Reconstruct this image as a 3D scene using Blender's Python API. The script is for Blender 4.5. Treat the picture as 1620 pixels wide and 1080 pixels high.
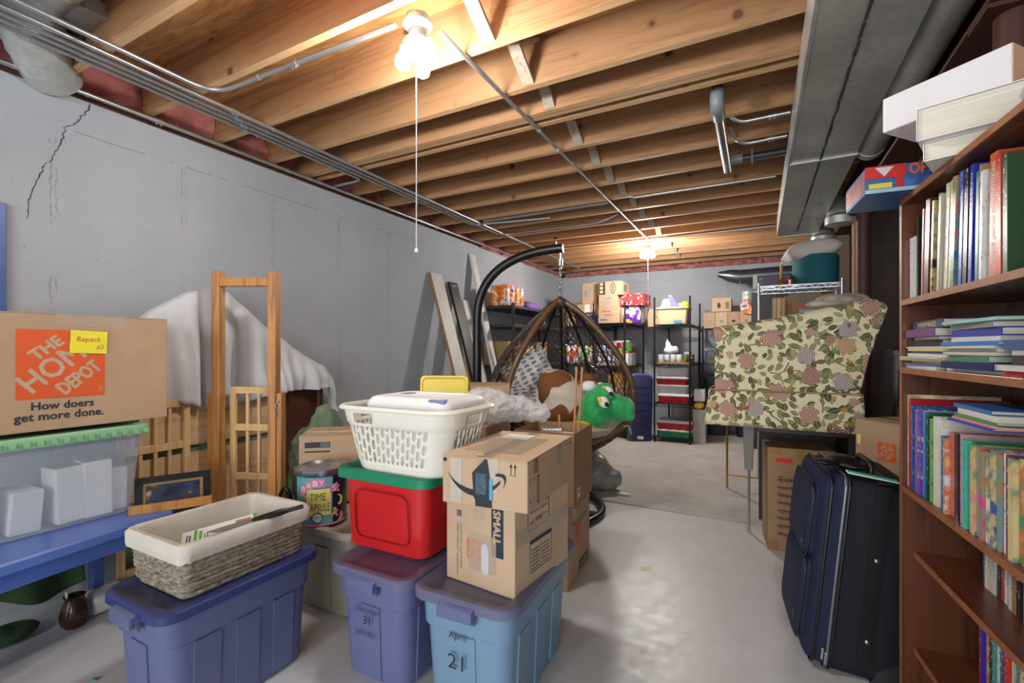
import bpy, math, random
from mathutils import Vector, Matrix, Euler
R = math.radians
random.seed(7)
for o in list(bpy.data.objects):
    bpy.data.objects.remove(o, do_unlink=True)
SC = bpy.context.scene
COL = SC.collection

# ------------------------------------------------------------------ camera, world, exposure
CAM_H = 1.25
cam_d = bpy.data.cameras.new('camera')
cam_d.sensor_width = 36.0
cam_d.lens = 36.0 * 740.0 / 1620.0
cam_d.shift_y = 13.0 / 1620.0
cam_d.clip_start = 0.02
cam = bpy.data.objects.new('camera', cam_d)
COL.objects.link(cam)
cam.location = (0, 0, CAM_H)
cam.rotation_euler = (R(90), 0, R(27.8))
SC.camera = cam
w = bpy.data.worlds.new('world'); SC.world = w
w.use_nodes = True
w.node_tree.nodes['Background'].inputs[0].default_value = (0.8, 0.85, 0.9, 1)
w.node_tree.nodes['Background'].inputs[1].default_value = 0.05
SC.cycles.max_bounces = 7
SC.view_settings.view_transform = 'Standard'
SC.view_settings.look = 'None'
SC.view_settings.gamma = 1.0
SC.view_settings.use_curve_mapping = False
SC.view_settings.exposure = 0.1
BULB_POWER = 300.0        # radiance of a lit bulb
# added area light, an unseen soft fill behind the camera for the front faces
def area(name, loc, rot, sx, sy, power, col):
    l = bpy.data.lights.new(name, 'AREA'); l.shape = 'RECTANGLE'; l.size = sx; l.size_y = sy; l.energy = power; l.color = col
    o = bpy.data.objects.new(name, l); COL.objects.link(o); o.location = loc; o.rotation_euler = [R(a) for a in rot]; return o
area('rear_fill_light', (0.2, -3.97, 1.45), (90, 0, 0), 4.6, 2.0, 200, (.93, .97, 1.0))
LAMPS = [(-1.24, 1.52), (-1.24, 6.02), (-1.24, -2.9)]   # basement lamps, one of them behind the camera
FARBULB = 2.1

# ------------------------------------------------------------------ material helpers
MATS = {}
def new_mat(name):
    m = bpy.data.materials.new(name); m.use_nodes = True
    nt = m.node_tree
    return m, nt, nt.nodes['Principled BSDF']
def nd(nt, t, **kw):
    n = nt.nodes.new(t)
    for k, v in kw.items():
        if k in n.inputs: n.inputs[k].default_value = v
        else: setattr(n, k, v)
    return n
def coords(nt, scale=(1, 1, 1), rot=(0, 0, 0), kind='Object'):
    tc = nd(nt, 'ShaderNodeTexCoord'); mp = nd(nt, 'ShaderNodeMapping')
    mp.inputs['Scale'].default_value = scale; mp.inputs['Rotation'].default_value = rot
    nt.links.new(tc.outputs[kind], mp.inputs[0])
    return mp.outputs[0]
def mixc(nt, fac, a, b, mode='MIX'):
    n = nd(nt, 'ShaderNodeMix', data_type='RGBA', blend_type=mode)
    for i, x in ((0, fac), (6, a), (7, b)):
        if hasattr(x, 'is_output') or isinstance(x, bpy.types.NodeSocket): nt.links.new(x, n.inputs[i])
        elif i == 0: n.inputs[0].default_value = x
        else: n.inputs[i].default_value = (*x[:3], 1)
    return n.outputs[2]
def ramp(nt, fac, stops, interp='LINEAR'):
    n = nd(nt, 'ShaderNodeValToRGB'); cr = n.color_ramp; cr.interpolation = interp
    while len(cr.elements) < len(stops): cr.elements.new(0.5)
    for e, (p, c) in zip(cr.elements, stops):
        e.position = p; e.color = (*c[:3], 1) if not isinstance(c, (int, float)) else (c, c, c, 1)
    nt.links.new(fac, n.inputs[0])
    return n.outputs[0]
def mth(nt, op, a, b=None):
    n = nd(nt, 'ShaderNodeMath', operation=op)
    for i, x in ((0, a), (1, b)):
        if x is None: continue
        if isinstance(x, (int, float)): n.inputs[i].default_value = x
        else: nt.links.new(x, n.inputs[i])
    return n.outputs[0]
def noise(nt, vec, scale, detail=3, rough=.55, dist=0):
    n = nd(nt, 'ShaderNodeTexNoise'); n.inputs['Scale'].default_value = scale
    n.inputs['Detail'].default_value = detail; n.inputs['Roughness'].default_value = rough
    n.inputs['Distortion'].default_value = dist
    nt.links.new(vec, n.inputs['Vector'])
    return n.outputs[0]
def bump(nt, b, h, strength=.3, dist=.01):
    n = nd(nt, 'ShaderNodeBump'); n.inputs['Strength'].default_value = strength; n.inputs['Distance'].default_value = dist
    nt.links.new(h, n.inputs['Height']); nt.links.new(n.outputs[0], b.inputs['Normal'])
def srgb(r, g, b):
    f = lambda c: (c / 255 / 12.92) if c <= 10 else ((c / 255 + .055) / 1.055) ** 2.4
    return (f(r), f(g), f(b))
def mat(name, col, rough=.55, metal=0, var=.12, vs=6, bs=0, bst=.2, spec=.5, stretch=(1, 1, 1), alpha=1, trans=0, coat=0):
    """plain coloured material with slight mottling; col is sRGB 0-255"""
    if name in MATS: return MATS[name]
    m, nt, b = new_mat(name)
    c = srgb(*col)
    v = coords(nt, stretch)
    if var:
        n = noise(nt, v, vs, 4)
        lo = [max(0, x * (1 - var)) for x in c]; hi = [min(1, x * (1 + var)) for x in c]
        nt.links.new(ramp(nt, n, [(.3, lo), (.7, hi)]), b.inputs['Base Color'])
    else:
        b.inputs['Base Color'].default_value = (*c, 1)
    b.inputs['Roughness'].default_value = rough; b.inputs['Metallic'].default_value = metal
    b.inputs['Specular IOR Level'].default_value = spec
    if alpha < 1: b.inputs['Alpha'].default_value = alpha
    if trans: b.inputs['Transmission Weight'].default_value = trans
    if coat: b.inputs['Coat Weight'].default_value = coat
    if bs: bump(nt, b, noise(nt, v, bs, 3), bst)
    MATS[name] = m
    return m
def wood(name, col, dark, axis=0, rough=.55, scale=5, knots=False, coat=0):
    if name in MATS: return MATS[name]
    m, nt, b = new_mat(name)
    st = [14, 14, 14]; st[axis] = .8
    v = coords(nt, st)
    n = noise(nt, v, scale * .35, 6, .6, 1.2)
    st2 = [60, 60, 60]; st2[axis] = 1.5
    n2 = noise(nt, coords(nt, st2), 3, 3)
    c1, c2 = srgb(*col), srgb(*dark)
    cc = ramp(nt, n, [(.3, c2), (.5, c1), (.75, [x * 1.12 for x in c1])])
    cc = mixc(nt, mth(nt, 'MULTIPLY', n2, .22), cc, c2)
    if knots:
        oi = nd(nt, 'ShaderNodeObjectInfo')
        tc = nd(nt, 'ShaderNodeTexCoord')
        ad = nd(nt, 'ShaderNodeVectorMath', operation='ADD'); nt.links.new(tc.outputs['Object'], ad.inputs[0])
        cb = nd(nt, 'ShaderNodeCombineXYZ'); nt.links.new(mth(nt, 'MULTIPLY', oi.outputs['Random'], 37), cb.inputs[0])
        nt.links.new(mth(nt, 'MULTIPLY', oi.outputs['Random'], 11), cb.inputs[2])
        nt.links.new(cb.outputs[0], ad.inputs[1])
        mp = nd(nt, 'ShaderNodeMapping'); mp.inputs['Scale'].default_value = (5.5, 0.01, 5.5); nt.links.new(ad.outputs[0], mp.inputs[0])
        vo = nd(nt, 'ShaderNodeTexVoronoi', feature='F1'); vo.inputs['Scale'].default_value = 1.0
        nt.links.new(mp.outputs[0], vo.inputs['Vector'])
        sp = nd(nt, 'ShaderNodeSeparateColor'); nt.links.new(vo.outputs['Color'], sp.inputs[0])
        rad = mth(nt, 'MULTIPLY', mth(nt, 'GREATER_THAN', sp.outputs[0], .35), mth(nt, 'MULTIPLY', sp.outputs[1], .11))
        k = ramp(nt, mth(nt, 'SUBTRACT', vo.outputs['Distance'], rad), [(0.0, 1.0), (.012, .4), (.10, 0.0)])
        cc = mixc(nt, k, cc, srgb(70, 38, 20))
        tint = mth(nt, 'MULTIPLY_ADD', oi.outputs['Random'], .3)
        cc = mixc(nt, mth(nt, 'MULTIPLY', oi.outputs['Random'], .35), cc, [x * .72 for x in c1])
    nt.links.new(cc, b.inputs['Base Color'])
    b.inputs['Roughness'].default_value = rough
    if coat: b.inputs['Coat Weight'].default_value = coat; b.inputs['Coat Roughness'].default_value = .2
    bump(nt, b, n2, .12, .004)
    MATS[name] = m
    return m
def emit(name, col, strength):
    m, nt, b = new_mat(name)
    b.inputs['Base Color'].default_value = (1, 1, 1, 1)
    b.inputs['Emission Color'].default_value = (*col, 1); b.inputs['Emission Strength'].default_value = strength
    return m

# ------------------------------------------------------------------ mesh helpers
def rot2(x, y, a):
    return x * math.cos(a) - y * math.sin(a), x * math.sin(a) + y * math.cos(a)
def rrect(w, d, r, n=4, cx=0, cy=0):
    r = min(r, w / 2 - 1e-4, d / 2 - 1e-4); p = []
    for qx, qy, a0 in ((1, 1, 0), (-1, 1, 90), (-1, -1, 180), (1, -1, 270)):
        for i in range(n + 1):
            a = R(a0 + 90 * i / n)
            p.append((cx + qx * (w / 2 - r) + r * math.cos(a), cy + qy * (d / 2 - r) + r * math.sin(a)))
    return p
class MB:
    def __init__(s): s.v = []; s.f = []; s.m = []
    def add(s, vs, fs, m=0):
        b = len(s.v); s.v += [tuple(x) for x in vs]
        for f in fs: s.f.append(tuple(i + b for i in f)); s.m.append(m)
        return s
    def box(s, c, d, rot=None, m=0):
        M = Euler([R(a) for a in rot]).to_matrix() if rot else None
        vs = []
        for z in (-.5, .5):
            for x, y in ((-.5, -.5), (.5, -.5), (.5, .5), (-.5, .5)):
                p = Vector((x * d[0], y * d[1], z * d[2]))
                if M: p = M @ p
                vs.append((p.x + c[0], p.y + c[1], p.z + c[2]))
        return s.add(vs, [(3, 2, 1, 0), (4, 5, 6, 7), (0, 1, 5, 4), (1, 2, 6, 5), (2, 3, 7, 6), (3, 0, 4, 7)], m)
    def lohi(s, a, b, m=0):
        return s.box([(x + y) / 2 for x, y in zip(a, b)], [abs(y - x) for x, y in zip(a, b)], m=m)
    def hexa(s, bot, top, m=0):
        return s.add(list(bot) + list(top), [(3, 2, 1, 0), (4, 5, 6, 7), (0, 1, 5, 4), (1, 2, 6, 5), (2, 3, 7, 6), (3, 0, 4, 7)], m)
    def bar(s, p, q, w, h=None, m=0, up=(0, 0, 1)):
        h = h or w; p, q = Vector(p), Vector(q); d = (q - p).normalized(); u = Vector(up)
        if abs(d.dot(u)) > .98: u = Vector((0, 1, 0))
        a = d.cross(u).normalized(); u = a.cross(d)
        ring = lambda c: [c - a * w / 2 - u * h / 2, c + a * w / 2 - u * h / 2, c + a * w / 2 + u * h / 2, c - a * w / 2 + u * h / 2]
        return s.hexa(ring(p), ring(q), m)
    def tube(s, pts, r, n=8, closed=False, m=0, caps=True):
        pts = [Vector(p) for p in pts]; N = len(pts); rs = r if isinstance(r, (list, tuple)) else [r] * N
        rings = []; u = None
        for i, p in enumerate(pts):
            if closed: t = pts[(i + 1) % N] - pts[i - 1]
            else: t = pts[min(i + 1, N - 1)] - pts[max(i - 1, 0)]
            if t.length < 1e-9: t = Vector((0, 0, 1))
            t.normalize()
            if u is None:
                u = t.orthogonal().normalized()
            else:
                u = (u - t * u.dot(t))
                u = u.normalized() if u.length > 1e-6 else t.orthogonal().normalized()
            w_ = t.cross(u)
            rings.append([p + (u * math.cos(2 * math.pi * k / n) + w_ * math.sin(2 * math.pi * k / n)) * rs[i] for k in range(n)])
        return s.loft(rings, closed=closed, caps=caps, m=m)
    def loft(s, rings, closed=False, caps=True, m=0):
        n = len(rings[0]); b = []; f = []
        for r_ in rings: b += [tuple(p) for p in r_]
        N = len(rings)
        for i in range(N if closed else N - 1):
            j = (i + 1) % N
            for k in range(n):
                l = (k + 1) % n
                f.append((i * n + k, i * n + l, j * n + l, j * n + k))
        if caps and not closed:
            f.append(tuple(reversed(range(n)))); f.append(tuple(range((N - 1) * n, N * n)))
        return s.add(b, f, m)
    def lathe(s, prof, n=20, c=(0, 0, 0), caps=True, m=0, sx=1, sy=1):
        rings = [[(c[0] + r * sx * math.cos(2 * math.pi * k / n), c[1] + r * sy * math.sin(2 * math.pi * k / n), c[2] + z) for k in range(n)] for r, z in prof]
        return s.loft(rings, caps=caps, m=m)
    def ball(s, c, r, n=12, m=0, rot=None):
        r = r if isinstance(r, (list, tuple)) else (r, r, r); M = Euler([R(a) for a in rot]).to_matrix() if rot else None
        rings = []
        h = max(4, n // 2)
        for i in range(h + 1):
            t = math.pi * (i + (.06 if i == 0 else -.06 if i == h else 0)) / h
            ring = []
            for k in range(n):
                p = Vector((r[0] * math.sin(t) * math.cos(2 * math.pi * k / n), r[1] * math.sin(t) * math.sin(2 * math.pi * k / n), -r[2] * math.cos(t)))
                if M: p = M @ p
                ring.append((p.x + c[0], p.y + c[1], p.z + c[2]))
            rings.append(ring)
        return s.loft(rings, m=m)
    def grid(s, fn, nu, nv, m=0, skip=None):
        vs = [fn(i / nu, j / nv) for j in range(nv + 1) for i in range(nu + 1)]
        fs = [(j * (nu + 1) + i, j * (nu + 1) + i + 1, (j + 1) * (nu + 1) + i + 1, (j + 1) * (nu + 1) + i)
              for j in range(nv) for i in range(nu) if not (skip and skip(i, j))]
        return s.add(vs, fs, m)
    def mesh(s, name, mats, smooth=None):
        me = bpy.data.meshes.new(name); me.from_pydata(s.v, [], s.f)
        for mm in (mats if isinstance(mats, (list, tuple)) else [mats]): me.materials.append(mm)
        if any(s.m): me.polygons.foreach_set('material_index', s.m)
        if smooth is not None:
            me.shade_smooth()
            if smooth < 179: me.set_sharp_from_angle(angle=R(smooth))
        me.update()
        return me
    def build(s, name, mats, parent=None, smooth=None, bevel=0, M=None, solid=0, remesh=0, sub=0):
        o = bpy.data.objects.new(name, s.mesh(name, mats, smooth)); COL.objects.link(o)
        if parent is not None: o.parent = parent
        if M is not None: o.matrix_basis = M
        if solid:
            md = o.modifiers.new('solid', 'SOLIDIFY'); md.thickness = solid; md.offset = 0
        if remesh:
            md = o.modifiers.new('remesh', 'REMESH'); md.mode = 'VOXEL'; md.voxel_size = remesh; md.use_smooth_shade = True
            md = o.modifiers.new('soft', 'SMOOTH'); md.factor = .5; md.iterations = 6
        if sub:
            md = o.modifiers.new('sub', 'SUBSURF'); md.levels = sub; md.render_levels = sub
        if bevel:
            md = o.modifiers.new('bevel', 'BEVEL'); md.width = bevel; md.segments = 2; md.limit_method = 'ANGLE'; md.angle_limit = R(40)
        return o
def tag(o, label=None, cat=None, group=None, kind=None):
    if label: o['label'] = label
    if cat: o['category'] = cat
    if group: o['group'] = group
    if kind: o['kind'] = kind
    return o
def thing(name, label, cat, loc=(0, 0, 0), rz=0, group=None, rot=None):
    o = bpy.data.objects.new(name, None); COL.objects.link(o); o.empty_display_size = .1
    o.location = loc; o.rotation_euler = [R(a) for a in rot] if rot else (0, 0, R(rz))
    return tag(o, label, cat, group)
def frame(o, x, y):
    """matrix with origin o, local x and y axes"""
    x = Vector(x).normalized(); y = Vector(y); y = (y - x * y.dot(x)).normalized(); z = x.cross(y)
    return Matrix(((x.x, y.x, z.x, o[0]), (x.y, y.y, z.y, o[1]), (x.z, y.z, z.z, o[2]), (0, 0, 0, 1)))
def face_m(size, face, u, v, off=.0012, spin=0):
    """frame on a face of a box of size (w,d,h) centred on its base; u,v in metres from the face's lower left corner"""
    w_, d, h = size
    if face == 'front': M = frame((-w_ / 2 + u, -d / 2 - off, v), (1, 0, 0), (0, 0, 1))
    elif face == 'right': M = frame((w_ / 2 + off, -d / 2 + u, v), (0, 1, 0), (0, 0, 1))
    elif face == 'left': M = frame((-w_ / 2 - off, d / 2 - u, v), (0, -1, 0), (0, 0, 1))
    elif face == 'back': M = frame((w_ / 2 - u, d / 2 + off, v), (-1, 0, 0), (0, 0, 1))
    else: M = frame((-w_ / 2 + u, -d / 2 + v, h + off), (1, 0, 0), (0, 1, 0))
    return M @ Matrix.Rotation(R(spin), 4, 'Z')
FONT_CACHE = {}
def text(name, body, size, m, parent, M, align='LEFT', width=None, height=None, bold=0, shear=0, ext=.0003, fat=0):
    cu = bpy.data.curves.new(name, 'FONT'); cu.body = body; cu.size = 1.0; cu.align_x = align; cu.shear = shear
    cu.resolution_u = 2; cu.extrude = 0; cu.offset = bold
    to = bpy.data.objects.new('tmp', cu)
    me = bpy.data.meshes.new_from_object(to)
    bpy.data.objects.remove(to); bpy.data.curves.remove(cu)
    if len(me.vertices) == 0: return None
    xs = [v.co.x for v in me.vertices]; ys = [v.co.y for v in me.vertices]
    sx = sy = size
    if width: sx = width / max(1e-6, max(xs) - min(xs)); sy = sx if not height else sy
    if height: sy = height / max(1e-6, max(ys) - min(ys)); sx = sx if width else sy
    for v in me.vertices: v.co.x *= sx; v.co.y *= sy
    flip = [p.index for p in me.polygons if p.normal.z < 0]
    for i in flip: me.polygons[i].flip()
    me.shade_flat(); me.update()
    if fat:      # heavier strokes: overlay slightly shifted copies of the glyphs
        vs = [tuple(v.co) for v in me.vertices]; fs = [tuple(p.vertices) for p in me.polygons]; bpy.data.meshes.remove(me)
        V, F_ = [], []
        for k, (dx, dy) in enumerate(((-fat, 0), (fat, 0), (0, fat), (0, -fat), (0, 0))):
            b0 = len(V); V += [(x + dx, y + dy, z + k * .00012) for x, y, z in vs]; F_ += [tuple(i + b0 for i in f) for f in fs]
        me = bpy.data.meshes.new(name); me.from_pydata(V, [], F_); me.update()
    me.name = name; me.materials.clear(); me.materials.append(m)
    o = bpy.data.objects.new(name, me); COL.objects.link(o); o.parent = parent; o.matrix_basis = M
    return o
def plate(name, w_, h, m, parent, M, t=.0006):
    return MB().lohi((0, 0, -t), (w_, h, 0)).build(name, m, parent, M=M)
def shape(name, loops, m, parent, M, t=.0004):
    """flat printed outline(s): list of polygons in the frame M"""
    mb = MB()
    for lp in loops:
        n = len(lp); mb.add([(x, y, 0) for x, y in lp], [tuple(range(n))])
    return mb.build(name, m, parent, M=M)
def arc(cx, cy, r, a0, a1, n=12, sx=1, sy=1):
    return [(cx + sx * r * math.cos(R(a0 + (a1 - a0) * i / n)), cy + sy * r * math.sin(R(a0 + (a1 - a0) * i / n))) for i in range(n + 1)]
def bez(p0, p1, p2, p3, n=12):
    out = []
    for i in range(n + 1):
        t = i / n; q = 1 - t
        out.append(tuple(q ** 3 * a + 3 * q * q * t * b + 3 * q * t * t * c_ + t ** 3 * d for a, b, c_, d in zip(p0, p1, p2, p3)))
    return out
def fillet(pts, r, n=6):
    """round the corners of a 3-D polyline"""
    pts = [Vector(p) for p in pts]; out = [pts[0]]
    for i in range(1, len(pts) - 1):
        a, b, c_ = pts[i - 1], pts[i], pts[i + 1]
        d1 = (a - b); d2 = (c_ - b); k = min(r, d1.length * .49, d2.length * .49)
        p, q = b + d1.normalized() * k, b + d2.normalized() * k
        for j in range(n + 1):
            t = j / n; out.append(p * (1 - t) ** 2 + b * 2 * t * (1 - t) + q * t * t)
    return out + [pts[-1]]
def smooth_path(ctrl, n=8):
    """Catmull-Rom through points"""
    P = [Vector(c) for c in ctrl]; P = [P[0] * 2 - P[1]] + P + [P[-1] * 2 - P[-2]]; out = []
    for i in range(1, len(P) - 2):
        for j in range(n):
            t = j / n
            out.append(.5 * ((2 * P[i]) + (P[i + 1] - P[i - 1]) * t + (2 * P[i - 1] - 5 * P[i] + 4 * P[i + 1] - P[i + 2]) * t * t + (3 * P[i] - P[i - 1] - 3 * P[i + 1] + P[i + 2]) * t ** 3))
    return out + [P[-2]]
ORD = ['first', 'second', 'third', 'fourth', 'fifth', 'sixth', 'seventh', 'eighth', 'ninth', 'tenth', 'eleventh', 'twelfth', 'thirteenth', 'fourteenth',
       'fifteenth', 'sixteenth', 'seventeenth', 'eighteenth', 'nineteenth', 'twentieth', 'twenty-first', 'twenty-second', 'twenty-third', 'twenty-fourth',
       'twenty-fifth', 'twenty-sixth', 'twenty-seventh', 'twenty-eighth', 'twenty-ninth', 'thirtieth', 'thirty-first', 'thirty-second', 'thirty-third',
       'thirty-fourth', 'thirty-fifth', 'thirty-sixth', 'thirty-seventh', 'thirty-eighth']
# ------------------------------------------------------------------ shell materials
def concrete_wall():
    m, nt, b = new_mat('painted_concrete')
    v = coords(nt)
    sp = nd(nt, 'ShaderNodeSeparateXYZ'); nt.links.new(v, sp.inputs[0])
    n1 = noise(nt, v, 1.3, 5, .6); n2 = noise(nt, v, 30, 4, .6); n3 = noise(nt, v, 4, 4)
    base = ramp(nt, n1, [(.25, srgb(160, 165, 172)), (.75, srgb(178, 183, 190))])
    base = mixc(nt, mth(nt, 'MULTIPLY', n2, .22), base, srgb(128, 131, 138))
    def lines(coord, period, off, wid):
        f = mth(nt, 'FRACT', mth(nt, 'DIVIDE', mth(nt, 'ADD', coord, off), period))
        dd = mth(nt, 'ABSOLUTE', mth(nt, 'SUBTRACT', f, .5))
        return mth(nt, 'LESS_THAN', dd, wid / period)
    yy = mth(nt, 'ADD', sp.outputs[1], mth(nt, 'MULTIPLY', n2, .02))
    xx = mth(nt, 'ADD', sp.outputs[0], mth(nt, 'MULTIPLY', n2, .02))
    hz = mth(nt, 'ADD', sp.outputs[2], mth(nt, 'MULTIPLY', n3, .03))
    l1 = lines(mth(nt, 'ADD', yy, xx), .6, 10.0 - 1.4 + 3.12 + .3 - .01, .0022)
    l1b = lines(mth(nt, 'ADD', yy, xx), .6, 10.0 - 1.4 + 3.12 + .3 - .03, .0014)
    low = mth(nt, 'LESS_THAN', sp.outputs[2], 2.37)
    gate = mth(nt, 'GREATER_THAN', n3, .44)
    seam = mth(nt, 'MULTIPLY', mth(nt, 'MULTIPLY', mth(nt, 'MAXIMUM', l1, l1b), gate), low)
    lh = mth(nt, 'MULTIPLY', mth(nt, 'LESS_THAN', mth(nt, 'ABSOLUTE', mth(nt, 'SUBTRACT', hz, 2.39)), .003), mth(nt, 'GREATER_THAN', n3, .5))
    seam = mth(nt, 'MAXIMUM', seam, lh)
    # scuffs: sparse dark flecks
    vo = nd(nt, 'ShaderNodeTexVoronoi', feature='F1'); vo.inputs['Scale'].default_value = 16; nt.links.new(v, vo.inputs['Vector'])
    fl = mth(nt, 'MULTIPLY', mth(nt, 'LESS_THAN', vo.outputs['Distance'], .09), mth(nt, 'GREATER_THAN', n1, .56))
    c = mixc(nt, mth(nt, 'MULTIPLY', seam, .5), base, srgb(96, 96, 100))
    c = mixc(nt, mth(nt, 'MULTIPLY', fl, .45), c, srgb(120, 120, 124))
    nt.links.new(c, b.inputs['Base Color']); b.inputs['Roughness'].default_value = .75
    h = mth(nt, 'SUBTRACT', mth(nt, 'MULTIPLY', n2, .5), mth(nt, 'ADD', mth(nt, 'MULTIPLY', seam, .8), mth(nt, 'MULTIPLY', fl, .4)))
    bump(nt, b, h, .5, .006)
    return m
def floor_mat():
    m, nt, b = new_mat('painted_floor')
    v = coords(nt)
    n1 = noise(nt, v, 1.1, 6, .65); n2 = noise(nt, v, 14, 5, .7); n3 = noise(nt, v, 60, 3)
    c = ramp(nt, n1, [(.3, srgb(190, 192, 196)), (.7, srgb(206, 208, 212))])
    c = mixc(nt, ramp(nt, n2, [(.6, 0.0), (.78, .35)]), c, srgb(140, 138, 136))
    nt.links.new(c, b.inputs['Base Color'])
    nt.links.new(ramp(nt, n2, [(.3, .32), (.8, .55)]), b.inputs['Roughness'])
    bump(nt, b, n3, .12, .003)
    return m
def carpet_mat():
    m, nt, b = new_mat('grey_carpet')
    v = coords(nt)
    n1 = noise(nt, v, 2.2, 5, .65); n2 = noise(nt, v, 260, 2); n3 = noise(nt, coords(nt, (1, 5, 1), (0, 0, .3)), 5, 4)
    c = ramp(nt, n1, [(.3, srgb(196, 195, 192)), (.7, srgb(224, 223, 220))])
    c = mixc(nt, ramp(nt, n3, [(.5, 0.0), (.72, .5)]), c, srgb(168, 166, 162))
    c = mixc(nt, mth(nt, 'MULTIPLY', n2, .35), c, srgb(140, 138, 134))
    nt.links.new(c, b.inputs['Base Color']); b.inputs['Roughness'].default_value = .95
    bump(nt, b, n2, .6, .01)
    return m
def plywood_mat():
    m, nt, b = new_mat('plywood_subfloor')
    v = coords(nt, (1.6, 9, 1))
    n1 = noise(nt, v, 1.4, 5, .6, 2.5)
    w_ = nd(nt, 'ShaderNodeTexWave', bands_direction='Y'); w_.inputs['Scale'].default_value = 1.5; w_.inputs['Distortion'].default_value = 9
    w_.inputs['Detail'].default_value = 3; nt.links.new(coords(nt, (.6, 3, 1)), w_.inputs['Vector'])
    c = ramp(nt, n1, [(.28, srgb(140, 92, 48)), (.5, srgb(196, 146, 90)), (.75, srgb(212, 165, 108))])
    c = mixc(nt, mth(nt, 'MULTIPLY', w_.outputs[0], .4), c, srgb(150, 98, 52))
    nt.links.new(c, b.inputs['Base Color']); b.inputs['Roughness'].default_value = .7
    return m
M_WALL = concrete_wall(); M_FLOOR = floor_mat(); M_CARPET = carpet_mat(); M_PLY = plywood_mat()
M_JOIST = wood('joist_wood', (180, 136, 96), (140, 96, 60), 0, .65, 5, knots=True)
M_BRIDGE = wood('grey_bridging_wood', (176, 164, 146), (128, 116, 100), 1, .8)
M_SILL = wood('dark_sill_wood', (104, 70, 48), (62, 40, 26), 1, .8)
M_DARKWALL = mat('dark_brown_panel', (58, 42, 34), .7, var=.2)
M_INSUL = mat('pink_insulation', (180, 112, 106), .95, var=.25, vs=9, bs=22, bst=.9)
M_GALV = None
def galv():
    m, nt, b = new_mat('galvanised_steel')
    v = coords(nt)
    vo = nd(nt, 'ShaderNodeTexVoronoi', feature='F1'); vo.inputs['Scale'].default_value = 45; nt.links.new(v, vo.inputs['Vector'])
    n = noise(nt, v, 2.5, 4)
    c = ramp(nt, n, [(.3, srgb(178, 181, 178)), (.7, srgb(220, 222, 218))])
    sp = nd(nt, 'ShaderNodeSeparateColor'); nt.links.new(vo.outputs['Color'], sp.inputs[0])
    c = mixc(nt, mth(nt, 'MULTIPLY', sp.outputs[0], .18), c, srgb(120, 124, 124))
    nt.links.new(c, b.inputs['Base Color']); b.inputs['Metallic'].default_value = .5
    nt.links.new(ramp(nt, n, [(.3, .3), (.7, .48)]), b.inputs['Roughness'])
    bump(nt, b, noise(nt, v, 3, 2), .15, .02)
    return m
M_GALV = galv()
M_EMT = mat('conduit_steel', (186, 190, 194), .32, .8, var=.06)
M_BLACK = mat('black_metal', (24, 24, 26), .35, .2, var=.1)
M_CHROME = mat('chrome_wire', (200, 202, 205), .2, .95, var=.05)
M_BEAM = mat('oxide_red_steel', (70, 34, 26), .55, .1, var=.2, vs=3)
JB = 2.62            # joist underside
JD = .235            # joist depth
XW = -3.12           # face of the left wall
YB = 7.9             # face of the back wall

# ------------------------------------------------------------------ floor, walls, ceiling
fl = MB().lohi((-3.4, -4.2, -.12), (3.4, 8.2, 0)).build('floor', M_FLOOR); tag(fl, 'smooth grey painted concrete basement floor', kind='structure')
cp = MB().lohi((-2.55, 3.77, 0), (.76, 7.88, .012)).build('carpet', M_CARPET, bevel=.004)
tag(cp, 'worn light grey carpet remnant covering the far half of the floor', 'carpet')
wl = MB()
wl.lohi((XW - .25, -4.2, 0), (XW, 5.01, 2.55)); wl.lohi((XW - .25, 5.01, 0), (XW, YB + .25, 2.54))
wl = wl.build('wall_left', M_WALL); tag(wl, 'pale grey painted concrete foundation wall with form seams', kind='structure')
wb = MB().lohi((XW, YB, 0), (.78, YB + .25, 2.54)).build('wall_back', M_WALL); tag(wb, 'pale grey painted concrete wall behind the storage racks', kind='structure')
wr = MB(); wr.lohi((3.2, -4.2, 0), (3.4, 5.6, 2.85))
wr = wr.build('wall_right', M_WALL); tag(wr, 'grey concrete wall on the far side of the dark bay', kind='structure')
wf = MB().lohi((-3.4, -4.2, 0), (3.4, -4.0, 2.85)).build('wall_front', M_WALL); tag(wf, 'grey concrete wall at the near end of the basement', kind='structure')
wd = MB(); wd.lohi((.78, 5.55, 0), (3.4, 5.68, 2.62)); wd.lohi((.78, 5.68, 0), (.9, YB + .2, 2.62))
wd = wd.build('wall_partition', M_DARKWALL); tag(wd, 'dark brown partition wall beyond the floral sofa', kind='structure')
for x in (.84, 1.22, 1.62, 2.02, 2.42, 2.82):
    MB().lohi((x - .02, 5.47, 0), (x + .02, 5.55, 2.6)).build('stud', M_SILL, wd)
MB().lohi((1.28, 5.5, 0), (1.98, 5.545, 2.03)).build('door_panel', mat('dark_door', (66, 50, 42), .5), wd)
ce = MB().lohi((-3.4, -4.2, JB + JD + .03), (3.4, 8.2, JB + JD + .1)).build('ceiling', M_PLY); tag(ce, 'open joist ceiling with plywood subfloor', kind='structure')
for ix in range(3):
    for iy in range(10):
        x0 = -3.37 + ix * 2.44 - (1.22 if iy % 2 else 0); y0 = -4.1 + iy * 1.22
        x1 = min(x0 + 2.43, 3.38); x0 = max(x0, -3.38)
        MB().lohi((x0, y0, JB + JD + .002), (x1, y0 + 1.213, JB + JD + .02)).build('plywood_panel', M_PLY, ce)
    x0 = -3.37 + 3 * 2.44 - 1.22
    if ix < 5: MB().lohi((2.73 - .01, -4.1 + (2 * ix + 1) * 1.22, JB + JD + .002), (3.38, -4.1 + (2 * ix + 2) * 1.22 - .007, JB + JD + .02)).build('plywood_panel', M_PLY, ce)
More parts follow.
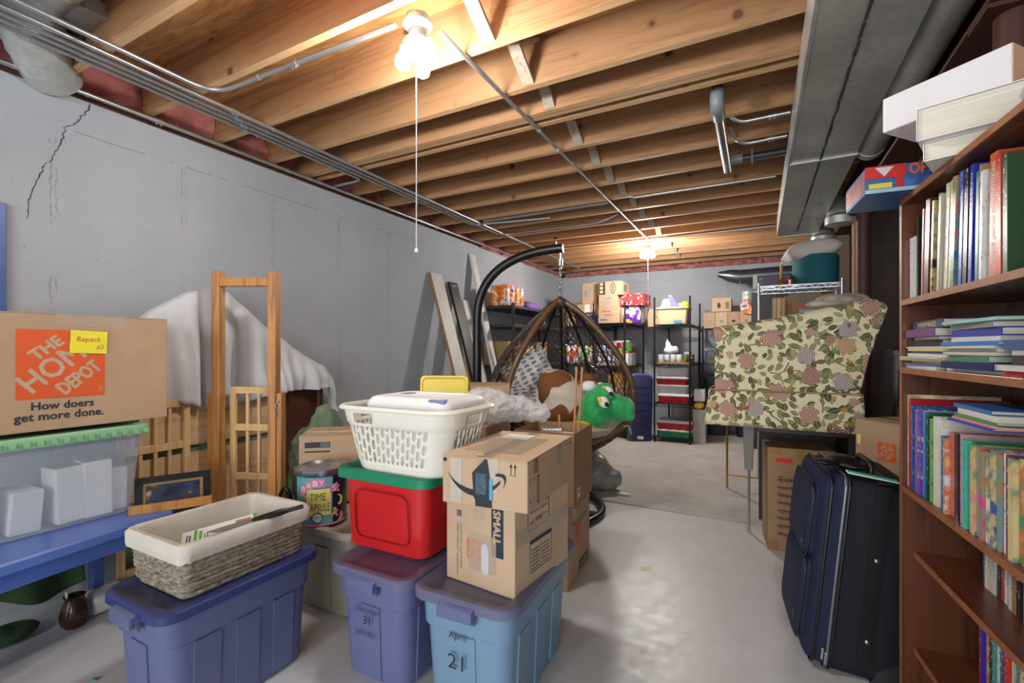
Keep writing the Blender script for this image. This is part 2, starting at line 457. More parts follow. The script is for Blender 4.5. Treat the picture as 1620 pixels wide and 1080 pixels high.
JOISTS = [-3.8 + .406 * i for i in range(10)] + [.22, .625, 1.03, 1.43, 1.83, 2.215, 2.485, 2.527, 2.615, 3.02, 3.405, 3.80, 4.20, 4.60, 5.0, 5.4, 5.8, 5.95, 6.2, 6.6, 7.0, 7.4, 7.78]
M_JBOUNCE = wood('joist_bounce_tint', (222, 182, 134), (196, 150, 104), 0, .6, 5)  # wood tone lightened on joist undersides, bounced light painted into the colour
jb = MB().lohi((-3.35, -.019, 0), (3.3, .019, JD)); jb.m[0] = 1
jm = jb.mesh('joist', [M_JOIST, M_JBOUNCE])
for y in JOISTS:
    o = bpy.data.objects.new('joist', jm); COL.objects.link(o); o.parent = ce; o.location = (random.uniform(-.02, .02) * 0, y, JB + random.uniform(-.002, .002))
# cross bridging between the joists, above the ceiling conduit
prev = None
bays = [.625, 1.03, 1.43, 1.83, 2.215, 2.485, 2.615, 3.02, 3.405, 3.80, 4.20, 4.60, 5.0, 5.4, 5.8, 6.2, 6.6, 7.0, 7.4]
for a, b_ in zip(bays[:-1], bays[1:]):
    a2, b2 = a + .02 + (.042 if a == 2.485 else 0), b_ - .02
    for k, (z0, z1) in enumerate(((JD - .01, .012), (.012, JD - .01))):
        x = -1.06 + k * .045 + random.uniform(-.01, .01)
        MB().bar((x, a2, JB + z0), (x, b2, JB + z1), .062 if k == 0 else .03, .018, up=(0, .5, 1)).build('bridging', M_BRIDGE, ce)
# rim joist, sill plate and pink insulation along the left and back walls
MB().lohi((XW - .25, -4.1, JB), (XW - .21, 8.1, JB + JD)).build('rim_joist', M_SILL, ce)
MB().lohi((XW - .2, -4.1, 2.55), (XW - .03, 5.01, JB)).build('sill_plate', M_SILL, wl)
MB().lohi((XW - .2, 5.01, 2.54), (XW - .03, 8.0, JB)).build('sill_plate', M_SILL, wl)
MB().lohi((XW, YB + .03, 2.54), (.78, YB + .2, JB)).build('sill_plate', M_SILL, wb)
def batt(lo, hi, parent, seed):
    rnd = random.Random(seed); mb = MB(); nx, ny = 5, 8
    ax = 1 if hi[1] - lo[1] > hi[0] - lo[0] else 0
    jit = {}
    def fn(u, v, s):
        k = (round(u * ny), round(v * nx)); j = jit.setdefault(k, rnd.uniform(-1, 1))
        return u, v, j
    front = []
    if ax == 1:
        mb.grid(lambda u, v: (hi[0] + .03 * fn(u, v, 0)[2] - .05 * abs(v - .5), lo[1] + u * (hi[1] - lo[1]), lo[2] + v * (hi[2] - lo[2])), ny, nx)
        mb.lohi((lo[0] - .02, lo[1] + .01, lo[2]), (hi[0] - .07, hi[1] - .01, hi[2] - .01))
    else:
        mb.grid(lambda u, v: (lo[0] + u * (hi[0] - lo[0]), lo[1] - .03 * fn(u, v, 0)[2] + .05 * abs(v - .5), lo[2] + v * (hi[2] - lo[2])), ny * 3, nx)
        mb.lohi((lo[0], lo[1] + .07, lo[2]), (hi[0], hi[1], hi[2] - .01))
    return mb.build('insulation_batt', M_INSUL, parent, smooth=60)
ys = [y for y in JOISTS if y > .1 and y not in (2.527, 5.95)]
for i, (a, b_) in enumerate(zip(ys[:-1], ys[1:])):
    if b_ - a > .15: batt((XW - .2, a + .022, JB - .005), (XW - .06, b_ - .022, JB + JD * .93), wl, i)
for i in range(8):
    batt((XW + .03 + i * .48, YB - .02, 2.545), (XW + .03 + i * .48 + .475, YB + .15, JB), wb, 50 + i)
for i in range(5):
    a = 5.05 + i * .55
    batt((XW - .16, a, 2.545), (XW + .02, a + .53, JB - .01), wl, 80 + i)
# hairline crack running down the near part of the wall (a ribbon a hair proud of the paint)
crk = []
ctrl = [(1.145, 2.545), (1.135, 2.50), (1.10, 2.45), (1.085, 2.415), (1.045, 2.385), (1.04, 2.34), (1.015, 2.27), (.99, 2.2), (.955, 2.13), (.93, 2.04), (.905, 1.97), (.90, 1.86)]
pts = []
rnd = random.Random(3)
for (a, b_) in zip(ctrl[:-1], ctrl[1:]):
    for k in range(5):
        t = k / 5; pts.append((a[0] + (b_[0] - a[0]) * t + rnd.uniform(-.007, .007), a[1] + (b_[1] - a[1]) * t))
mb = MB()
for i, (y, z) in enumerate(pts[:-1]):
    w0 = .0035 * (1 - i / len(pts) * .55) + rnd.uniform(-.0008, .001); y2, z2 = pts[i + 1]
    mb.add([(XW + .001, y - w0, z), (XW + .001, y + w0, z), (XW + .001, y2 + w0 * .9, z2), (XW + .001, y2 - w0 * .9, z2)], [(0, 1, 2, 3)])
mb.build('crack', mat('crack_dark', (62, 62, 66), .9, var=0), wl)
# ------------------------------------------------------------------ conduits, ducts, beam, posts
def conduit(name, label, pts, r=.0115, m=None, cat='conduit', group=None, straps=(), couplings=()):
    t = thing(name, label, cat, pts[0], group=group)
    o = Vector(pts[0])
    MB().tube([Vector(p) - o for p in pts], r, 8).build('pipe', m or M_EMT, t, smooth=50)
    for c, d in straps:     # strap: position, direction of run
        c = Vector(c) - o; d = Vector(d)
        MB().tube([c - d * .008, c + d * .008], r + .003, 8).build('strap', M_EMT, t, smooth=50)
    for c, d in couplings:
        c = Vector(c) - o; d = Vector(d)
        mb = MB().tube([c - d * .022, c + d * .022], r + .004, 8)
        for s in (-.012, .012): mb.box(c + d * s - Vector((0, 0, r + .006)), (.007, .007, .008))
        mb.build('coupling', M_EMT, t, smooth=50)
    return t
Yd = (0, 1, 0); Xd = (1, 0, 0)
conduit('conduit', 'single steel conduit clipped along the top of the painted concrete wall', [(XW + .03, -3.9, 2.578), (XW + .03, 5.0, 2.578), (XW + .03, 7.7, 2.578)],
        straps=[((XW + .03, y, 2.578), Yd) for y in (1.12, 2.3, 3.6, 5.1)], couplings=[((XW + .03, y, 2.578), Yd) for y in (1.45, 4.1)])
for i, x in enumerate((-2.64, -2.695, -2.745, -2.795)):
    end = (7.5, 4.6, 4.75, 2.72)[i]
    pts = [(x, -3.9, JB - .016), (x, end, JB - .016)]
    if i == 3: pts = fillet([(x, -3.9, JB - .016), (x, 2.74, JB - .016), (-3.1, 2.74, JB - .016)], .07)
    if i == 1: pts = fillet([(x, -3.9, JB - .016), (x, 4.85, JB - .016), (-1.5, 4.85, JB - .016), (-1.3, 4.85, JB + .05)], .16)
    if i == 2: pts = fillet([(x, -3.9, JB - .016), (x, 4.3, JB - .016), (-1.9, 4.45, JB - .012)], .1)
    conduit('conduit', ['steel conduit under the joists, farthest from the wall in the bundle of four', 'steel conduit under the joists, second from the room side in the bundle of four',
            'steel conduit under the joists, third from the room side in the bundle of four', 'steel conduit under the joists, nearest the wall in the bundle, hooked at its end'][i], pts,
            straps=[((x, y, JB - .016), Yd) for y in (.98, 1.86, 3.42)], couplings=[((x, 1.62 + .06 * i, JB - .016), Yd)] if i != 3 else [((x, .8, JB - .016), Yd)], group='conduit bundle under the joists')
conduit('conduit', 'steel conduit bending away from the bundle to the near ceiling lamp', fillet([(-2.55, -3.9, JB - .016), (-2.55, 1.46, JB - .016), (-1.34, 1.5, JB - .016)], .14),
        couplings=[((-1.95, 1.48, JB - .016), Xd)], straps=[((-2.55, .95, JB - .016), Yd), ((-2.2, 1.47, JB - .016), Xd)])
conduit('conduit', 'long steel conduit linking the two ceiling lamps across the joists', [(-1.2, 1.62, JB - .016), (-1.2, 5.95, JB - .016)],
        couplings=[((-1.2, 2.95, JB - .016), Yd), ((-1.2, 4.9, JB - .016), Yd)], straps=[((-1.2, 2.63, JB - .016), Yd)])
conduit('conduit', 'bright conduit crossing the bay along a joist towards the duct', [(-1.0, 4.24, JB - .0), (.12, 4.24, JB - .0)])
conduit('conduit', 'conduit running from the far lamp to the duct', fillet([(-1.1, 5.98, JB - .016), (-.85, 5.88, JB - .016), (.25, 5.86, JB - .016)], .1))
conduit('conduit', 'thick galvanised sleeve under a joist where the bundle ends', [(-2.62, 4.32, JB + .02), (-1.25, 4.32, JB + .02)], r=.022)
# vent pipe, elbows and its two bent conduits, left of the duct
vp = thing('vent_pipe', 'grey plastic vent elbow with shiny pipe hanging below the joists', 'pipe', (-.2, 2.78, JB))
M_PVC = mat('grey_plastic_pipe', (128, 132, 136), .4); M_PVCD = mat('dark_plastic_pipe', (58, 60, 64), .4)
MB().tube([(0, -.02, .2), (0, -.02, .0)], .03, 14).build('riser', M_PVCD, vp, smooth=50)
MB().tube(fillet([(0, -.02, .03), (0, -.02, -.055), (0, .1, -.055)], .06), .037, 14).build('elbow', M_PVC, vp, smooth=50)
MB().tube([(0, .08, -.055), (0, .98, -.055)], .03, 16).build('shiny_pipe', mat('polished_pipe', (196, 198, 204), .12, .9, var=.02), vp, smooth=50)
MB().tube([(.0, .9, -.03), (.06, .9, -.02), (.1, .9, -.02)], .034, 12).build('tee', M_PVC, vp, smooth=50)
MB().tube([(.1, .9, -.02), (.42, .9, -.02)], .026, 12).build('branch_pipe', M_PVCD, vp, smooth=50)
MB().box((.16, .9, -.015), (.012, .07, .09)).build('hanger', M_EMT, vp)
conduit('conduit', 'short conduit curving to the duct above the vent pipe', fillet([(-.16, 3.06, JB + .03), (-.1, 3.10, JB - .016), (.16, 3.10, JB - .016)], .07), couplings=[((.07, 3.10, JB - .016), Xd)])
conduit('conduit', 'second short conduit curving to the duct, lower of the pair', fillet([(-.16, 3.30, JB + .06), (-.12, 3.44, JB - .016), (.16, 3.43, JB - .016)], .08), couplings=[((.07, 3.43, JB - .016), Xd)])
# main supply duct
M_SEAL = mat('dark_seam_sealant', (66, 68, 66), .7, var=.25, vs=20)
du = thing('air_duct', 'long rectangular galvanised air duct hung under the joists', 'duct', (.18, 0, 2.415))
for i, (a, b_) in enumerate(((-3.9, -1.4), (-1.4, 1.05), (1.05, 3.42), (3.42, 5.55))):
    dz = .004 * (i % 2)
    MB().lohi((0 - dz, a, 0 - dz), (.335 + dz, b_, .2)).build('duct_section', M_GALV, du, bevel=.004)
    mb = MB(); mb.lohi((-.006, b_ - .014, -.010), (.341, b_ + .014, .2)); mb.build('drive_cleat', M_GALV, du, bevel=.002)
mb = MB(); rnd = random.Random(5); y = .4
while y < 5.4:
    l = rnd.uniform(.03, .12); x = .155 + .0 * y
    mb.lohi((x - rnd.uniform(.003, .008), y, -.0058), (x + rnd.uniform(.003, .008), y + l, -.004)); y += l + rnd.uniform(0, .012)
mb.build('seam_sealant', M_SEAL, du)
MB().lohi((-.014, .0, -.004), (.0, 5.55, .19)).build('side_flange', M_GALV, du)
rd = thing('round_duct', 'round galvanised duct running beside the rectangular duct', 'duct', (.60, 0, 2.49))
MB().tube([(0, -3.9, 0), (0, 3.5, 0)], .075, 24).build('pipe', M_GALV, rd, smooth=50)
MB().tube([(0, 3.5, 0), (0, 3.56, 0)], .079, 24).build('end_cap', M_GALV, rd, smooth=50)
for i, (x, y) in enumerate(((.60, 4.75), (.56, 5.5))):
    e = thing('duct_takeoff', ('round galvanised duct take-off hanging under the joists near the post', 'round galvanised duct take-off at the far end of the air duct')[i], 'duct', (x, y, 2.30))
    MB().tube([(0, 0, 0), (0, 0, .06)], .105, 20).build('collar', M_GALV, e, smooth=50)
    MB().tube([(0, 0, .06), (0, .02, .14), (-.03, .06, .2)], [.095, .09, .085], 20).build('boot', M_GALV, e, smooth=50)
# silver duct along the back wall
fd = thing('flexible_duct', 'dark silver duct with a tapered end lying along the back wall', 'duct', (-.25, 7.3, 2.27))
MB().tube([(.02, 0, 0), (1.0, 0, .02)], .1, 18).build('pipe', mat('dull_silver_duct', (96, 102, 108), .35, .8, bs=8, bst=.3), fd, smooth=50)
MB().tube([(.02, 0, 0), (-.12, 0, .03), (-.26, 0, .06)], [.1, .085, .035], 18).build('tapered_end', mat('dull_silver_duct', (0, 0, 0)), fd, smooth=50)
# flexible duct in the near corner of the ceiling
fx = thing('duct_elbow', 'galvanised round duct elbow in the ceiling corner above the conduits', 'duct', (-2.92, .82, JB + .10))
pts = smooth_path([(-.2, .18, -.1), (.0, .05, -.04), (.16, -.02, .04), (.42, -.02, .06)], 7)
rs = [.115 + .006 * (i % 2) for i in range(len(pts))]
MB().tube(pts, rs, 18).build('elbow_segment', M_GALV, fx, smooth=30)
MB().lathe([(.13, 0), (.13, .06), (.1, .09)], 20, (.2, .16, .02)).build('collar', M_GALV, fx, smooth=30)
# steel beam and its posts
be = thing('steel_beam', 'dark oxide-red steel beam running along the ceiling above the bookcase', 'beam', (.74, 0, 2.36))
MB().lohi((-.09, -4, 0), (.09, 5.5, .018)).build('bottom_flange', M_BEAM, be)
MB().lohi((-.008, -4, .018), (.008, 5.5, .24)).build('web', M_BEAM, be)
MB().lohi((-.09, -4, .24), (.09, 5.5, .258)).build('top_flange', M_BEAM, be)
for i, (x, y) in enumerate(((.74, 2.12), (.74, 4.62))):
    p = thing('steel_post', ('dark red steel post rising behind the bookcase', 'dark red steel post standing behind the floral sofa')[i], 'post', (x, y, 0))
    MB().tube([(0, 0, .012), (0, 0, 2.345)], .05, 18).build('column', M_BEAM, p, smooth=50)
    MB().lohi((-.09, -.08, 2.345), (.09, .08, 2.36)).build('cap_plate', M_BEAM, p)
    MB().lohi((-.09, -.08, 0), (.09, .08, .012)).build('base_plate', M_BEAM, p)
MB().lohi((.69, 4.70, 0), (.73, 4.79, 2.36)).build('timber_stud', wood('pale_stud', (176, 130, 84), (130, 88, 52), 2), None)
tag(bpy.data.objects['timber_stud'], 'bare timber stud standing against the far steel post', 'stud')

# ------------------------------------------------------------------ lamps
M_BULB = emit('lit_bulb', (1.0, .97, .93), BULB_POWER)
M_BULB2 = emit('lit_bulb_far', (1.0, .96, .9), BULB_POWER * FARBULB)
M_PORC = mat('white_porcelain', (226, 224, 218), .25, var=.02)
M_CORD = mat('white_cord', (235, 232, 228), .6, var=.02)
def lamp(x, y, label, cord, bm=None):
    t = thing('ceiling_lamp', label, 'lamp', (x, y, JB - .004), group='pull-chain bulb lamps under the joists')
    MB().lathe([(.05, -.002), (.05, -.02), (.056, -.022), (.056, -.03)], 16).build('junction_box', M_EMT, t, smooth=40)
    MB().lathe([(.056, -.03), (.06, -.035), (.045, -.05), (.03, -.066), (.028, -.08)], 18).build('lamp_holder', M_PORC, t, smooth=60)
    MB().lathe([(.03, -.08), (.055, -.1), (.055, -.115), (.03, -.125)], 14).build('socket_splitter', M_PORC, t, smooth=60)
    for k, (a, rr) in enumerate(((20, .062), (110, .062), (200, .062), (290, .062))):
        dx, dy = math.cos(R(a)) * rr, math.sin(R(a)) * rr
        s = MB().lathe([(.017, 0), (.018, .03)], 10).build('bulb_socket', M_PORC, t, smooth=60, M=Matrix.Translation((dx * .7, dy * .7, -.125)))
        MB().lathe([(.012, -.0), (.014, -.02), (.028, -.045), (.033, -.065), (.028, -.085), (.012, -.096)], 12, (dx, dy, -.115)).build('bulb', bm or M_BULB, t, smooth=80)
    if cord:
        cx, cy = .01, -.02
        MB().tube([(cx, cy, -.06), (cx, cy, -cord + .02)], .0022, 6).build('pull_cord', M_CORD, t)
        MB().lathe([(.003, .018), (.006, .012), (.0085, 0)], 10, (cx, cy, -cord)).build('cord_knob', M_CORD, t, smooth=60)
    return t
lamp(*LAMPS[0], 'lit cluster of bulbs with a long white pull cord, near lamp of the ceiling', .97)
lamp(*LAMPS[1], 'lit cluster of bulbs with a white pull cord, far lamp over the storage racks', .78, M_BULB2)
lamp(*LAMPS[2], 'lit cluster of bulbs behind the viewer, nearer the concrete wall', .5)
# ------------------------------------------------------------------ cartons and totes
def card_mat(name, col):
    if name in MATS: return MATS[name]
    m, nt, b = new_mat(name)
    v = coords(nt); n = noise(nt, v, 3, 5, .6); f = noise(nt, coords(nt, (1, 1, 9)), 45, 3)
    c = srgb(*col)
    cc = ramp(nt, n, [(.3, [x * .88 for x in c]), (.7, [min(1, x * 1.08) for x in c])])
    cc = mixc(nt, mth(nt, 'MULTIPLY', f, .16), cc, [x * .62 for x in c])
    nt.links.new(cc, b.inputs['Base Color']); b.inputs['Roughness'].default_value = .8
    bump(nt, b, n, .12, .01)
    MATS[name] = m
    return m
CARD = card_mat('cardboard', (186, 156, 126)); CARD_L = card_mat('cardboard_light', (202, 174, 144)); CARD_D = card_mat('cardboard_dark', (164, 132, 98))
CARD_E = card_mat('cardboard_edge', (150, 116, 82))
INK = mat('black_ink', (38, 38, 44), .6, var=0); INK2 = mat('navy_ink', (44, 52, 66), .6, var=0); INKG = mat('grey_ink', (92, 100, 108), .6, var=0)
WHITE = mat('white_paper', (232, 232, 230), .6, var=.03); ORANGE = mat('orange_print', (222, 92, 42), .6, var=.05)
TAPE = mat('clear_tape', (216, 200, 180), .12, var=.06, alpha=.32); TAPEB = mat('brown_tape', (158, 118, 74), .3, var=.06)
def carton(name, label, loc, size, rz=0, m=None, tape=True, open_top=False, group=None, cat='box', seam='y', tape_m=None):
    m = m or CARD; w_, d, h = size
    t = thing(name, label, cat, loc, rz, group)
    T_ = .004
    if open_top:
        mb = MB()
        for a, b_ in (((-w_ / 2, -d / 2, 0), (w_ / 2, d / 2, T_)), ((-w_ / 2, -d / 2, 0), (w_ / 2, -d / 2 + T_, h)), ((-w_ / 2, d / 2 - T_, 0), (w_ / 2, d / 2, h)),
                      ((-w_ / 2, -d / 2, 0), (-w_ / 2 + T_, d / 2, h)), ((w_ / 2 - T_, -d / 2, 0), (w_ / 2, d / 2, h))): mb.lohi(a, b_)
        mb.build('body', m, t)
        return t
    MB().lohi((-w_ / 2, -d / 2, 0), (w_ / 2, d / 2, h - T_)).build('body', m, t, bevel=.004)
    g = .002
    if seam == 'y':
        MB().lohi((-w_ / 2, -d / 2, h - T_), (-g, d / 2, h)).build('flap', m, t, bevel=.0015); MB().lohi((g, -d / 2, h - T_), (w_ / 2, d / 2, h)).build('flap', m, t, bevel=.0015)
    else:
        MB().lohi((-w_ / 2, -d / 2, h - T_), (w_ / 2, -g, h)).build('flap', m, t, bevel=.0015); MB().lohi((-w_ / 2, g, h - T_), (w_ / 2, d / 2, h)).build('flap', m, t, bevel=.0015)
    if tape:
        tm = tape_m or TAPE; k = .026; dr = min(.07, h * .35)
        mb = MB()
        if seam == 'y':
            mb.lohi((-k, -d / 2, h), (k, d / 2, h + .0006)); mb.lohi((-k, -d / 2 - .0008, h - dr), (k, -d / 2 - .0002, h)); mb.lohi((-k, d / 2 + .0002, h - dr), (k, d / 2 + .0008, h))
        else:
            mb.lohi((-w_ / 2, -k, h), (w_ / 2, k, h + .0006)); mb.lohi((-w_ / 2 - .0008, -k, h - dr), (-w_ / 2 - .0002, k, h)); mb.lohi((w_ / 2 + .0002, -k, h - dr), (w_ / 2 + .0008, k, h))
        mb.build('tape', tm, t)
    return t
def depot_logo(t, M, s, pale=None):
    """orange square with three diagonal stencil lines"""
    pale = pale or CARD_L
    plate('orange_square', s, s, ORANGE, t, M)
    up = Matrix.Translation((0, 0, .0008))
    for body, x, y, wd, ht in (('THE', .21, .545, .40, .15), ('HOME', .15, .07, 1.0, .28), ('DEPOT', .52, .03, .58, .19)):
        text('lettering', body, 1, pale, t, M @ up @ Matrix.Translation((x * s, y * s, 0)) @ Matrix.Rotation(R(41), 4, 'Z'), width=wd * s, height=ht * s, fat=.010 * s)
def arrows(t, M, h, m=None):
    m = m or INK
    for k in (0, 1):
        x = k * h * .36
        shape('arrow_mark', [[(x + h * .1, h * .1), (x + h * .17, h * .1), (x + h * .17, h * .68), (x + h * .1, h * .68)], [(x, h * .66), (x + h * .27, h * .66), (x + h * .135, h)]], m, t, M)
    shape('arrow_mark', [[(0, 0), (h * .64, 0), (h * .64, h * .04), (0, h * .04)]], m, t, M)
def tote(name, label, loc, W, L, h, rz, bm, lm, cat='storage tote', handles=True, ribs=True, taper=.07, lid_h=.032, step=.72, r=.06, recess=.014, hm=None, group=None):
    t = thing(name, label, cat, loc, rz, group)
    bw, bl = W - 2 * taper * .62, L - 2 * taper * .62
    hb = h - lid_h * .55
    mb = MB()
    rings = []
    lo = [(0, bw - .03, bl - .03), (.014, bw, bl)]
    zs = hb * step; fs = lambda z: z / hb
    iw, il = W - .035, L - .035
    wz = lambda z: (bw + (iw - bw) * z / hb, bl + (il - bl) * z / hb)
    prof = lo + [(zs, wz(zs)[0] - .012, wz(zs)[1] - .012), (zs + .008, wz(zs)[0] + .006, wz(zs)[1] + .006), (hb, iw, il)]
    for z, a, b_ in prof: rings.append([(x, y, z) for x, y in rrect(a, b_, r, 5)])
    mb.loft(rings); body = mb.build('body', bm, t, smooth=35)
    if ribs:
        def strip(ax, c, half, sgn):
            z0, z1 = .02, zs - .003
            (w0, l0), (w1, l1) = wz(z0), wz(z1)
            w0, l0 = bw + (wz(zs)[0] - .012 - bw) * (z0 / zs), bl + (wz(zs)[1] - .012 - bl) * (z0 / zs); w1, l1 = wz(zs)[0] - .012, wz(zs)[1] - .012
            e = .005
            if ax == 'x':
                a, b_ = sgn * (w0 / 2), sgn * (w1 / 2); q = sgn * e
                bot = [(a - q, c - half, z0), (a + q, c - half, z0), (a + q, c + half, z0), (a - q, c + half, z0)]; top = [(b_ - q, c - half, z1), (b_ + q, c - half, z1), (b_ + q, c + half, z1), (b_ - q, c + half, z1)]
            else:
                a, b_ = sgn * (l0 / 2), sgn * (l1 / 2); q = sgn * e
                bot = [(c - half, a - q, z0), (c - half, a + q, z0), (c + half, a + q, z0), (c + half, a - q, z0)]; top = [(c - half, b_ - q, z1), (c - half, b_ + q, z1), (c + half, b_ + q, z1), (c + half, b_ - q, z1)]
            MB().hexa(bot, top).build('rib', bm, t)
        for s in (-1, 1):
            for c in (-.28, 0, .28): strip('x', c * bl, bl * .085, s)
            strip('y', 0, bw * .16, s)
    # lid
    mb = MB(); rings = []
    for z, dx in ((h - lid_h, .0), (h - lid_h, .006), (h - .006, .006), (h, .0), (h, -.028), (h - recess, -.05)):
        rings.append([(x, y, z) for x, y in rrect(W + 2 * dx, L + 2 * dx, r + dx, 5)])
    mb.loft(rings); mb.build('lid', lm, t, smooth=40)
    if handles:
        for s in (-1, 1):
            y0 = s * (L / 2 - .005); mb = MB()
            wd = W * .17
            mb.hexa([(-wd, y0, h - .075), (wd, y0, h - .075), (wd * .95, y0 + s * .012, h - .07), (-wd * .95, y0 + s * .012, h - .07)],
                    [(-wd, y0, h - .012), (wd, y0, h - .012), (wd, y0 + s * .034, h - .02), (-wd, y0 + s * .034, h - .02)])
            mb.box((0, y0 + s * .026, h - .040), (wd * 2, .016, .034))
            mb.build('handle', hm or bm, t, bevel=.004)
    return t
def plastic(name, col, rough=.35, **k): return mat(name, col, rough, var=.05, vs=3, bs=90, bst=.04, **k)

# ------------------------------------------------------------------ blue table, clear bin, big carton by the wall
M_BLUE = plastic('blue_painted_wood', (92, 122, 200), .3); M_BLUED = plastic('dark_blue_legs', (62, 92, 164), .35)
tb = thing('kids_table', 'low bright blue table with square legs against the wall', 'table', (-2.63, .74, 0), 8)
MB().loft([[(x, y, .455 + z) for x, y in rrect(.56 - e, .86 - e, .03, 3)] for z, e in ((0, .012), (.006, 0), (.038, 0), (.045, .012))]).build('tabletop', M_BLUE, tb, smooth=40)
for sx in (-1, 1): MB().lohi((sx * .225 - .009, -.36, .385), (sx * .225 + .009, .36, .456)).build('apron', M_BLUE, tb)
for sy in (-1, 1): MB().lohi((-.22, sy * .36 - .009, .385), (.22, sy * .36 + .009, .456)).build('apron', M_BLUE, tb)
for sx, sy in ((.215, .345), (-.15, .345), (.215, -.345), (-.15, -.345)): MB().lohi((sx - .022, sy - .022, 0), (sx + .022, sy + .022, .456)).build('leg', M_BLUED, tb, bevel=.003)
M_CLEAR = mat('clear_plastic', (206, 216, 230), .12, var=.03, alpha=.22, spec=.6, bs=5, bst=.06); M_GREENLID = plastic('sage_green_lid', (142, 190, 148), .35)
cb = thing('clear_bin', 'clear plastic storage bin with sage green lid on the blue table', 'storage bin', (-2.755, .83, .5), 0)
rings = [[(x, y, z) for x, y in rrect(a, b_, .05, 5)] for z, a, b_ in ((0, .34, .53), (.01, .365, .555), (.3, .415, .61), (.33, .43, .625), (.375, .435, .63))]
MB().loft(rings, caps=False).add([(x, y, .004) for x, y in rrect(.35, .54, .05, 5)], [tuple(range(24))]).build('body', M_CLEAR, cb, smooth=40, solid=.003)
mb = MB(); mb.loft([[(x, y, z) for x, y in rrect(.445 + e, .64 + e, .045, 5)] for z, e in ((.36, .0), (.36, .014), (.395, .018), (.405, .008), (.405, -.04), (.398, -.06))]); mb.build('lid', M_GREENLID, cb, smooth=40)
for i in range(16): MB().box((.236, -.3 + i * .04, .378), (.006, .018, .02)).build('lid_ridge', M_GREENLID, cb)
M_CLOTHW = mat('white_linen', (224, 224, 222), .9, var=.06, bs=9, bst=.35)
mb = MB(); rnd = random.Random(2)
for i, (y, hh, dx) in enumerate(((-.2, .2, .13), (-.08, .17, .14), (.06, .235, .145), (.16, .245, .15), (.22, .19, .12))):
    mb.box((dx - .06, y, .012 + hh / 2), (.14, .1, hh), (rnd.uniform(-4, 4), rnd.uniform(-4, 4), rnd.uniform(-9, 9)))
pp = mb.build('folded_papers', M_CLOTHW, None, bevel=.006); pp.location = (-2.755, .83, .5); tag(pp, 'bundle of white folded papers inside the clear bin', 'papers')
mb = MB(); mb.box((-.06, -.05, .08), (.22, .44, .13)); o = mb.build('folded_linen', mat('pinkish_linen', (186, 160, 168), .9), None, bevel=.01); o.location = (-2.755, .83, .5); tag(o, 'dull pink linen lying at the back of the clear bin', 'linen')
S = (.66, .45, .485)
hb = carton('moving_box', 'large cardboard moving box with orange square logo and yellow sticky note', (-2.825, .928, .9165), S, 90, CARD, tape=True, seam='x')
depot_logo(hb, face_m(S, 'front', .123, .132), .285)
for i, b_ in enumerate(('How doers', 'get more done.')):
    text('tagline', b_, 1, INK2, hb, face_m(S, 'front', (.165, .118)[i], (.088, .045)[i]), width=(.2, .285)[i], fat=.0012)
text('registered_mark', '®', .028, CARD_L, hb, face_m(S, 'front', .385, .15, .002))
plate('sticky_note', .128, .098, mat('yellow_note', (240, 226, 60), .7, var=.03), hb, face_m(S, 'front', .285, .32, .006, -2))
PEN = mat('pen_red', (190, 92, 60), .6, var=0)
text('handwriting', 'Repack', 1, PEN, hb, face_m(S, 'front', .305, .37, .0072, -1), width=.085, shear=.2)
text('handwriting', '#2', 1, mat('pen_pink', (214, 92, 80), .6, var=0), hb, face_m(S, 'front', .375, .335, .0072, 6), width=.028, shear=.2)
plate('tape', .25, .05, TAPE, hb, face_m(S, 'front', .24, .435, .0008))
# blue perforated steel panel on the wall at the picture's edge
pg = thing('pegboard', 'blue perforated steel panel with bright rivets fixed to the wall', 'panel', (XW + .016, .59, 1.43), 90)
MB().lohi((-.24, -.006, 0), (.24, .006, .5)).build('sheet', mat('blue_steel', (64, 90, 150), .4), pg, bevel=.003)
for i in range(6):
    for k in range(4): MB().ball((.2 - k * .12, -.008, .05 + i * .08), (.008, .004, .008), 8).build('rivet', M_CHROME, pg, smooth=60)

# ------------------------------------------------------------------ things under the table
def blob(name, label, cat, loc, balls, m, vox=.012, rz=0, disp=.0, dscale=.12, seed=0):
    mb = MB()
    for b_ in balls: mb.ball(b_[0], b_[1], 12, rot=b_[2] if len(b_) > 2 else None)
    o = mb.build(name, m, None, remesh=vox)
    if disp:
        tx = bpy.data.textures.new('ruffle', 'CLOUDS'); tx.noise_scale = dscale
        md = o.modifiers.new('ruffle', 'DISPLACE'); md.texture = tx; md.strength = disp; md.texture_coords = 'LOCAL'
    o.location = loc; o.rotation_euler = (0, 0, R(rz)); tag(o, label, cat)
    return o
M_SAGE = mat('sage_cloth', (104, 124, 98), .95, var=.15, vs=4, bs=40, bst=.2); M_GREENC = mat('dark_green_cloth', (66, 92, 58), .95, var=.2, vs=5, bs=40, bst=.2)
gb = thing('green_blanket', 'dark green blanket hanging in folds under the blue table', 'blanket', (-2.84, .78, 0))
MB().grid(lambda u, v: (.03 * math.sin(u * 13) * (1 - v) - .05 * v, -.22 + .46 * u, .17 + .05 * math.sin(u * 5 + 1) * (1 - v) + (.42 - .17) * v), 40, 12).build('hanging_fold', M_GREENC, gb, smooth=180, solid=.006)
MB().ball((.0, -.02, .035), (.08, .11, .035), 14).ball((.02, -.08, .06), (.06, .08, .03), 12).build('floor_fold', M_GREENC, gb, remesh=.012)
vs = thing('clay_vase', 'small brown glazed vase standing under the blue table', 'vase', (-2.74, .95, 0))
MB().lathe([(.035, 0), (.05, .02), (.055, .06), (.045, .1), (.032, .125), (.04, .14), (.028, .14), (.025, .12)], 18).build('body', mat('brown_glaze', (60, 40, 28), .2), vs, smooth=50)
